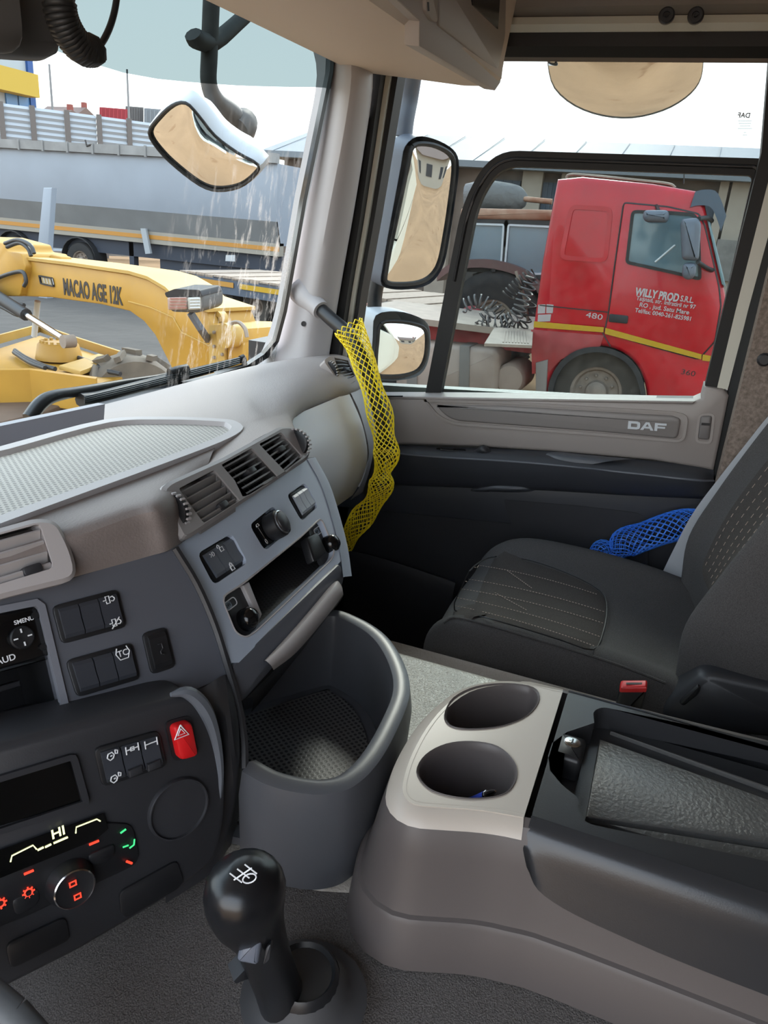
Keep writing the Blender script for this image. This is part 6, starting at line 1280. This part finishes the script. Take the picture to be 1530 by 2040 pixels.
bar('sill', KX+0.17, KX+0.4, kp(200, 476).z, kp(200, 452).z, mat('sill_beige', (186, 178, 164), 0.7), ti)
bar('chassis', KX+0.3, KX+2.0, kp(200, 505).z, kp(200, 476).z, CHS, ti)
for yy in (kp(20, 500).y, kp(150, 500).y, kp(-90, 500).y):
    tyre('wheel', V((KX+0.35, yy, GZ+0.53)), (-1, 0, 0), 0.53, 0.36, ti, 0.55, 8, mat('tyre_black', (46, 46, 48), 0.8))
    m = M(); aq = [V((KX+0.1, yy+0.62*math.cos(t), GZ+0.55+0.62*math.sin(t))) for t in [math.pi*k/10 for k in range(11)]]; m.rings([[p, p+V((0, 0, 0.03)), p+V((0.5, 0, 0.03)), p+V((0.5, 0, 0))] for p in aq]); m.build('mudguard', mat('guard_black', (40, 42, 46), 0.6), ti, 40)
m = M(); m.box((KX+0.3, kp(252, 500).y, GZ), (KX+0.5, kp(243, 500).y, kp(200, 476).z)); m.build('landing_leg', CHS, ti, 0)
m = M(); m.prism([kp(x, y, 0.05) for x, y in ((281, 455), (291, 455), (301, 505), (291, 506))], nx1, -0.05, 0.03); m.build('side_bar', mat('bar_pale', (196, 202, 208), 0.6), ti, 0)
bar('side_guard', KX+0.2, KX+0.25, kp(300, 600).z, kp(300, 588).z, mat('guard_rail', (190, 172, 164), 0.7), ti, kp(75, 600).y, kp(300, 600).y)
bar('under_box', KX+0.4, KX+1.6, GZ+0.35, kp(200, 505).z, CHS, ti, kp(480, 500).y, kp(300, 500).y)
m = M(); m.prism([kp(x, y) for x, y in ((452, 508), (470, 508), (470, 521), (451, 520))], nx1, 0.02, 0.05); m.build('number_plate', mat('plate_white', (225, 228, 232), 0.6), ti, 0)
# leaning pale post in front of the trailer
o = M(); o.prism([PX(x, y, 14.0) for x, y in ((86, 374), (103, 374), (95, 506), (73, 506))], nx1, -0.15, 0.0, 0.02); o.prism([PX(x, y, 14.0) for x, y in ((60, 506), (110, 506), (110, 515), (60, 515))], nx1, -0.2, 0.03); o.box(PX(70, 512, 14.0), PX(100, 512, 14.2)+V((0, 0, GZ-PX(100, 512, 14.2).z)))
tag(o.build('steel_post', mat('post_pale', (188, 198, 212), 0.6)), 'pale steel post leaning in front of the grey tipper trailer', 'post')
# ------------------------------------------------------------------ corrugated hoarding, containers, buildings, poles behind
HZ = 3.0
hA, hB = PZ(-60, 197, HZ), PZ(330, 249, HZ); he = (hB-hA).normalized(); he.z = 0; hn = V((-he.y, he.x, 0)); hn = hn if hn.dot(hA) < 0 else -hn; hl = (hB-hA).length
HOA = mat('hoarding_pale', (206, 212, 220), 0.5); POST = mat('hoarding_post', (132, 122, 118), 0.7)
hpx = [-60, 0, 63, 132, 196, 256, 330]; hs = []
for x in hpx:
    y = 197+(x+60)*(52/390); hs.append((PZ(x, y, HZ)-hA).dot(he))
ho = thing('corrugated_hoarding', hA.lerp(hB, .5)-V((0, 0, HZ-GZ)), 'tall pale corrugated hoarding between posts behind the tipper', 'fence')
for k in range(len(hs)-1):
    a, b = hA+he*(hs[k]+0.1), hA+he*(hs[k+1]-0.1); prof = []; nr = 26
    for i in range(nr*2+1): prof.append((GZ+0.1+(HZ-GZ-0.1)*i/(nr*2), 0.06 if i % 2 else 0.0))
    m = M(); vs = []
    for z, d in prof: vs += [V((a.x, a.y, z))+hn*d, V((b.x, b.y, z))+hn*d]
    m.add(vs, [(2*i, 2*i+1, 2*i+3, 2*i+2) for i in range(nr*2)]); m.build('corrugated_panel', HOA, ho, 0)
for k in range(len(hs)):
    p = hA+he*hs[k]; m = M(); m.prism([V((p.x, p.y, GZ))+he*a+hn*b for a, b in ((-.09, 0), (.09, 0), (.09, .12), (-.09, .12))], V((0, 0, 1)), 0, HZ-GZ+0.05); m.build('post', POST, ho, 0)
def farbox(name, pxs, dist, deep, mt, label, cat, group=None):
    """box standing on the ground whose front shows at these photo corners (x0, y_top, x1)"""
    x0, yt, x1 = pxs; a = PY(x0, yt, dist); b = PY(x1, yt, dist); z = a.z; m = M(); m.box((a.x, dist, GZ), (b.x, dist+deep, z)); return m, a, b
FY = 45.0
def far_thing(name, label, cat, c): return thing(name, V((c.x, c.y, GZ)), label, cat)
p0, p1 = PY(-90, 110, FY), PY(66, 124, FY)
bl = far_thing('office_building', 'white and blue building with broad yellow band at the upper left', 'building', p0)
m = M(); m.box((p0.x, FY, GZ), (p1.x, FY+10, PY(30, 60, FY).z)); m.build('wall', mat('wall_white_blue', (205, 216, 228), 0.8), bl, 0)
m = M(); a, b = PY(-90, 122, FY-1.2), PY(76, 150, FY-1.2); m.box((a.x, FY-1.2, PY(30, 184, FY-1.2).z), (b.x, FY+4, PY(30, 137, FY-1.2).z)); m.build('yellow_band', mat('band_yellow', (232, 196, 72), 0.7), bl, 0)
m = M(); a, b = PY(57, 150, FY-0.2), PY(67, 150, FY-0.2); m.box((a.x, FY-0.2, GZ), (b.x, FY+0.2, PY(60, 60, FY).z)); m.build('blue_column', mat('column_blue', (40, 95, 175), 0.6), bl, 0)
for x0, x1 in ((12, 34), (37, 58)):
    m = M(); a, b = PY(x0, 190, FY-0.1), PY(x1, 190, FY-0.1); m.box((a.x, FY-0.1, PY(30, 214, FY).z), (b.x, FY+0.1, PY(30, 186, FY).z)); m.build('window', mat('window_blue', (90, 150, 215), 0.3), bl, 0)
def stack(name, x0, x1, yt, yb, dist, mt, label, cat):
    """container on a pile, its long side square to the yard's diagonal"""
    c = ray((x0+x1)/2, yt)*dist; h = V((c.x, c.y, 0)).normalized(); P = Pl(c, V((h.y, -h.x, 0)), V((0, 0, -1))); sl = (249-197)/390
    t = far_thing(name, label, cat, c); q = P.ps([(x0, yt), (x1, yt+(x1-x0)*0.08), (x1, yb+(x1-x0)*0.08), (x0, yb)])
    m = M(); m.prism(q, P.n, -2.4, 0.0); bo_ = m.build('body', mt, t, 0); n = 7
    for k in range(n):
        f = (k+.5)/n; a, b = q[0].lerp(q[1], f), q[3].lerp(q[2], f); w = P.u*((q[1]-q[0]).length/n*0.22); m = M(); m.prism([a.lerp(b, .05)-w, a.lerp(b, .05)+w, a.lerp(b, .95)+w, a.lerp(b, .95)-w], P.n, 0, 0.06); m.build('rib', mt, bo_, 0)
    m = M(); z = V((0, 0, 1)); m.prism([V((p.x, p.y, GZ)) for p in (q[3], q[2], q[2]-P.n*2.4, q[3]-P.n*2.4)], z, 0, min(q[2].z, q[3].z)-GZ-0.02); m.build('lower_container', STEEL, t, 0)
    return t
stack('shipping_container', 198, 254, 213, 246, 62.0, mat('container_red', (190, 58, 70), 0.7), 'red shipping container showing over the hoarding', 'container')
stack('shipping_container', 250, 286, 211, 250, 67.0, mat('container_grey', (120, 118, 118), 0.7), 'dark grey shipping container right of the red one', 'container')
stack('shipping_container', 287, 345, 215, 262, 67.0, mat('container_bluegrey', (150, 158, 166), 0.7), 'pale blue-grey shipping container furthest right over the hoarding', 'container')
for k, (x0, xa, x1, yt, ye, ybm) in enumerate(((118, 140, 165, 219, 227, 245), (152, 168, 188, 214, 226, 245))):
    d = 70.0+k*6; a, b, c = PY(x0, ye, d), PY(xa, yt, d), PY(x1, ye, d); t = far_thing('house', ('small far house with a brown roof left of a chimney', 'far house with red chimney just left of the red container')[k], 'house', a)
    m = M(); m.box((a.x, d, GZ), (c.x, d+6, a.z)); m.build('wall', WALL, t, 0); m = M(); m.rings([[V((a.x, y, a.z)), V((b.x, y, b.z)), V((c.x, y, a.z))] for y in (d-0.3, d+6)]); m.build('roof', mat('roof_brown', (140, 116, 108), 0.8), t, 0)
    m = M(); m.box((b.x, d, b.z-0.6), (b.x+0.5, d+0.5, b.z+0.6)); m.build('chimney', mat('brick_red', (170, 90, 80), 0.8), t, 0)
for x, yt, d, lab in ((98, 128, 38.0, 'thin lamp pole left of the far houses'), (253, 138, 36.0, 'thin flag pole in front of the containers')):
    p = PY(x, yt, d); m = M(); m.tube([V((p.x, d, GZ)), V((p.x, d, p.z))], [0.10, 0.06], 8); tag(m.build('pole', mat('pole_grey', (150, 152, 156), 0.6)), lab, 'pole')
# ------------------------------------------------------------------ yellow machine with boom
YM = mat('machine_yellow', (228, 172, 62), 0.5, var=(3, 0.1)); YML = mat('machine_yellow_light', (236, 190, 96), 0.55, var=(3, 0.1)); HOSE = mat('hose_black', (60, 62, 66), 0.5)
O5 = PY(130, 545, 5.0); YP = Pl(O5, V((-0.3, -0.954, 0)), V((0, 0, -1)))
ym = thing('grader', V((O5.x, O5.y, GZ)), 'yellow machine with arched boom lettered in black ahead of the windscreen', 'machine')
bm_ = YP.ps([(-90, 500), (18, 514), (140, 529), (256, 546), (293, 557), (329, 578), (350, 600), (412, 622), (421, 645), (452, 646), (478, 656), (484, 690), (480, 735), (356, 790), (340, 730), (308, 667), (286, 640), (258, 620), (200, 606), (100, 592), (45, 590), (-90, 588)])
m = M(); m.prism(bm_, YP.n, -0.42, 0.0, 0.012); bo_ = m.build('boom', YM, ym, 30)
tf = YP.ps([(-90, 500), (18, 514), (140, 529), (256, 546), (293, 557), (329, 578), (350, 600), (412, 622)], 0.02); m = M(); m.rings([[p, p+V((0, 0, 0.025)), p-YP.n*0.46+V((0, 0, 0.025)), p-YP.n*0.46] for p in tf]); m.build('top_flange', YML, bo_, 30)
tu2 = (YP.at(243, 590)-YP.at(120, 569)).normalized(); text('lettering', 'MACAO AGE 12K', YP.at(182, 582, 0.003), tu2, V((0, 0, -1)), YP.n, 0.19, BLACK, bo_, 0.001, 0.006, squeeze=0.60)
m = M(); m.tube([YP.at(x, y, 0.004) for x, y in ((256, 600), (300, 612), (345, 632), (362, 662), (420, 690))], 0.006, 4); m.build('weld_line', YML, bo_, 0)
m = M(); m.ring(rnd(YP.ps([(80, 548), (106, 553), (110, 572), (84, 566)]), 0.01, 2), YP.n, 0.012, 0, 0.02); ml_ = m.build('marker_frame', BKP, bo_, 0); m = M(); m.prism(YP.ps([(84, 551), (103, 555), (107, 569), (87, 564)]), YP.n, 0, 0.012); m.build('marker_lens', mat('lens_amber', (205, 180, 130), 0.3), ml_, 0)
for k in range(4):
    m = M(); x = 86+k*6; m.tube([YP.at(x, 552+k, 0.014), YP.at(x+3, 564+k, 0.014)], 0.003, 4); m.build('lens_bar', HOUSL, ml_, 0)
# work lamp
LPp = Pl(YP.at(366, 602, 0.35), V((-0.05, -1, -0.02)), V((0.1, 0, -1)))
m = M(); lq_ = rnd(LPp.ps([(331, 583), (350, 577), (398, 578), (404, 592), (404, 616), (392, 624), (340, 622), (332, 608)]), 0.02, 3); m.prism(lq_, LPp.n, -0.22, 0.0, 0.02); lpn = m.build('work_lamp', mat('lamp_grey', (120, 122, 124), 0.5), ym, 40); lpn['label'] = 'work lamp with pale ribbed lens'
for x0, x1, mt in ((336, 374, mat('lens_pink', (222, 190, 176), 0.25)), (376, 400, mat('lens_clear', (225, 225, 215), 0.25))):
    m = M(); m.prism(rnd(LPp.ps([(x0, 592), (x1, 591), (x1, 616), (x0+2, 617)]), 0.01, 2), LPp.n, 0, 0.02, 0.008); ls = m.build('lens', mt, lpn, 40)
    m = M()
    for k in range(4): y = 595+k*6; m.tube([LPp.at(x0+3, y, 0.022), LPp.at(x1-2, y-0.5, 0.022)], 0.005, 4)
    m.build('lens_ribs', mat('rib_red', (196, 130, 116), 0.4) if x0 < 350 else HOUSL, lpn, 0)
m = M(); m.prism(rnd(LPp.ps([(330, 583), (350, 575), (400, 577), (406, 590), (334, 592)]), 0.01, 2), LPp.n, -0.2, 0.012); m.build('lamp_hood', BKP, lpn, 40)
m = M(); m.tube([LPp.at(380, 624, -0.1), LPp.at(398, 652, -0.15), YP.at(414, 676, 0.02)], 0.03, 6); m.build('lamp_bracket', HOUS, lpn, 0)
# end fittings
m = M(); c = YP.at(437, 638, -0.1); m.lathe([(0.032, -0.03), (0.07, -0.03), (0.07, 0.03), (0.032, 0.03)], c, YP.n, 20, cap=False); m.prism([c+YP.u*a+YP.v*b for a, b in ((-.07, 0), (.07, 0), (.085, .12), (-.085, .12))], YP.n, -0.03, 0.03); m.build('lifting_eye', YML, ym, 40)
m = M(); m.prism(rnd(YP.ps([(421, 648), (452, 646), (452, 720), (421, 735)], 0.01), 0.01, 2), YP.n, 0, 0.02); ep = m.build('end_plate', YML, ym, 0)
for q in ((428, 662), (444, 660), (428, 690), (444, 686), (428, 712), (444, 706)):
    m = M(); m.lathe([(0.013, 0), (0.013, 0.014), (0.006, 0.016)], YP.at(*q, 0.03), YP.n, 6); m.build('bolt', DUSTY, ep, 0)
m = M(); m.lathe([(0.085, -0.1), (0.085, 0.05), (0.03, 0.06), (0.001, 0.06)], YP.at(458, 668, 0.05), YP.n, 20); m.build('pivot_pin', YML, ym, 40)
m = M(); m.prism(rnd(YP.ps([(450, 655), (480, 648), (512, 690), (520, 715), (490, 735), (462, 720)], -0.1), 0.03, 3), YP.n, -0.25, 0, 0.02); m.build('rear_link', YM, ym, 40)
m = M(); m.tube([YP.at(x, y, 0.06) for x, y in ((455, 645), (475, 642), (488, 655), (492, 672))], 0.014, 6, 4); m.build('hose', DUSTY, ym, 60)
# knuckle, hoses and ram at the left
m = M(); m.prism(rnd(YP.ps([(-40, 470), (18, 486), (22, 500), (50, 505), (60, 530), (48, 590), (-40, 590)], 0.02), 0.03, 3), YP.n, -0.4, 0.04, 0.01); m.build('knuckle', YM, ym, 40)
m = M(); m.prism(rnd(YP.ps([(100, 506), (122, 512), (124, 530), (86, 525)], -0.2), 0.03, 3), YP.n, -0.1, 0.0, 0.01); m.build('lug', YM, ym, 40)
for pts in ([(-20, 560), (20, 545), (45, 542), (52, 560), (48, 570)], [(-20, 585), (10, 600), (30, 612), (50, 616)], [(-20, 575), (5, 590), (25, 604), (48, 608)], [(-20, 600), (10, 615), (35, 628), (48, 622)], [(10, 485), (35, 478), (60, 488), (68, 505)], [(14, 492), (38, 484), (55, 494), (62, 510)]):
    m = M(); m.tube([YP.at(x, y, 0.10) for x, y in pts], 0.018, 7, 5); m.build('hose', HOSE, ym, 60)
m = M(); m.tube([YP.at(-40, 568, 0.2), YP.at(52, 627, 0.2)], 0.055, 12); m.build('ram_barrel', HOSE, ym, 60); m = M(); m.tube([YP.at(52, 627, 0.2), YP.at(132, 678, 0.2)], 0.028, 12); m.build('ram_rod', CHROME, ym, 60); m = M(); m.lathe([(0.055, -0.05), (0.055, 0.05)], YP.at(136, 680, 0.2), YP.n, 14); m.build('ram_eye', DUSTY, ym, 60)
m = M(); m.tube([YP.at(75, 600, -0.25), YP.at(68, 670, -0.25)], 0.028, 8); m.build('drop_rod', HOUSL, ym, 60)
# lower frame with turntable
FZ = -1.52
m = M(); m.prism([PZ(x, y, FZ) for x, y in ((-70, 715), (80, 668), (142, 690), (292, 738), (190, 765), (60, 748), (-70, 752))], V((0, 0, 1)), -0.06, 0.0, 0.01); fr_ = m.build('circle_frame', YM, ym, 30)
fl_ = [PZ(x, y, FZ) for x, y in ((-70, 752), (60, 750), (192, 768)) ]; m = M(); m.rings([[p, p+V((0, 0, 0.06)), p+V((0.06, 0.04, 0.06)), p+V((0.06, 0.04, -0.25)), p+V((0, 0, -0.25))] for p in fl_]); m.build('front_beam', YM, ym, 30)
m = M(); r_ = [PZ(x, y, FZ) for x, y in ((-70, 705), (80, 662), (150, 688), (300, 738))]; m.rings([[p, p+V((0, 0, 0.09)), p+V((0.05, 0.05, 0.09)), p+V((0.05, 0.05, 0))] for p in r_]); m.build('rear_beam', YML, ym, 30)
tc_ = PZ(118, 714, FZ+0.02); m = M(); m.lathe([(0.22, 0), (0.19, 0.14), (0.17, 0.16), (0.001, 0.16)], tc_, (0, 0, 1), 28); tt = m.build('turntable', YM, ym, 40)
for k in range(16):
    t = 2*math.pi*k/16; m = M(); p = tc_+V((math.cos(t)*0.15, math.sin(t)*0.15, 0.16)); m.lathe([(0.018, 0), (0.018, 0.02)], p, (0, 0, 1), 6); m.build('bolt', YML, tt, 0)
m = M(); m.prism([PZ(x, y, FZ+0.03) for x, y in ((118, 736), (196, 712), (232, 720), (160, 748))], V((0, 0, 1)), 0, 0.04, 0.01); m.build('cover_plate', YML, ym, 30)
for pts in ([(30, 698), (50, 712), (85, 728), (110, 735)], [(150, 710), (180, 722), (210, 738), (240, 745)], [(28, 702), (60, 722), (90, 733)]):
    m = M(); m.tube([PZ(x, y, FZ+0.05) for x, y in pts], 0.022, 7, 4); m.build('hose', HOSE, ym, 60)
tyre('wheel', PZ(265, 800, -1.80)+V((0, 0, 0.0)), V((0.6, 0.75, 0)), 0.45, 0.35, ym, 0.45, 6, mat('tyre_mud', (150, 138, 124), 0.9, var=(6, 0.2)), RIM, 20)
m = M(); m.prism([PZ(x, y, -1.9) for x, y in ((-90, 790), (60, 770), (240, 790), (100, 850), (-90, 900))], V((0, 0, 1)), -0.2, 0.15, 0.02); m.build('blade_carrier', mat('carrier_brown', (120, 96, 78), 0.8, var=(4, 0.2)), ym, 30)
# ------------------------------------------------------------------ behind our truck, seen in the mirrors
hb = thing('white_house', (7.0, -27, GZ), 'white house with dark windows behind our truck, seen in the wing mirror', 'house')
m = M(); m.box((3.0, -33, GZ), (11.5, -27, GZ+3.2)); m.build('wall', mat('house_white', (222, 212, 196), 0.85), hb, 0)
m = M(); m.rings([[V((2.5, y, GZ+3.2)), V((11.9, y, GZ+3.2)), V((11.9, (y-30)*0.5-15 if False else y, GZ+3.25))] for y in (-26.6, -33.4)]); m.v = m.v[:0]; m.f = m.f[:0]
m.rings([[V((x, -26.5, GZ+3.15)), V((x, -30, GZ+5.2)), V((x, -33.5, GZ+3.15))] for x in (2.6, 11.9)]); m.build('roof', mat('house_roof', (150, 128, 118), 0.8), hb, 0)
for x in (4.0, 6.2, 8.4, 10.2):
    m = M(); m.box((x, -27.06, GZ+1.1), (x+0.9, -26.95, GZ+2.4)); m.build('window', mat('house_window', (70, 72, 78), 0.3), hb, 0)
m = M(); m.box((9.0, -30.5, GZ+4.2), (9.6, -29.9, GZ+6.0)); m.build('chimney', mat('brick_red', (170, 90, 80), 0.8), hb, 0)
ALB = 1.0
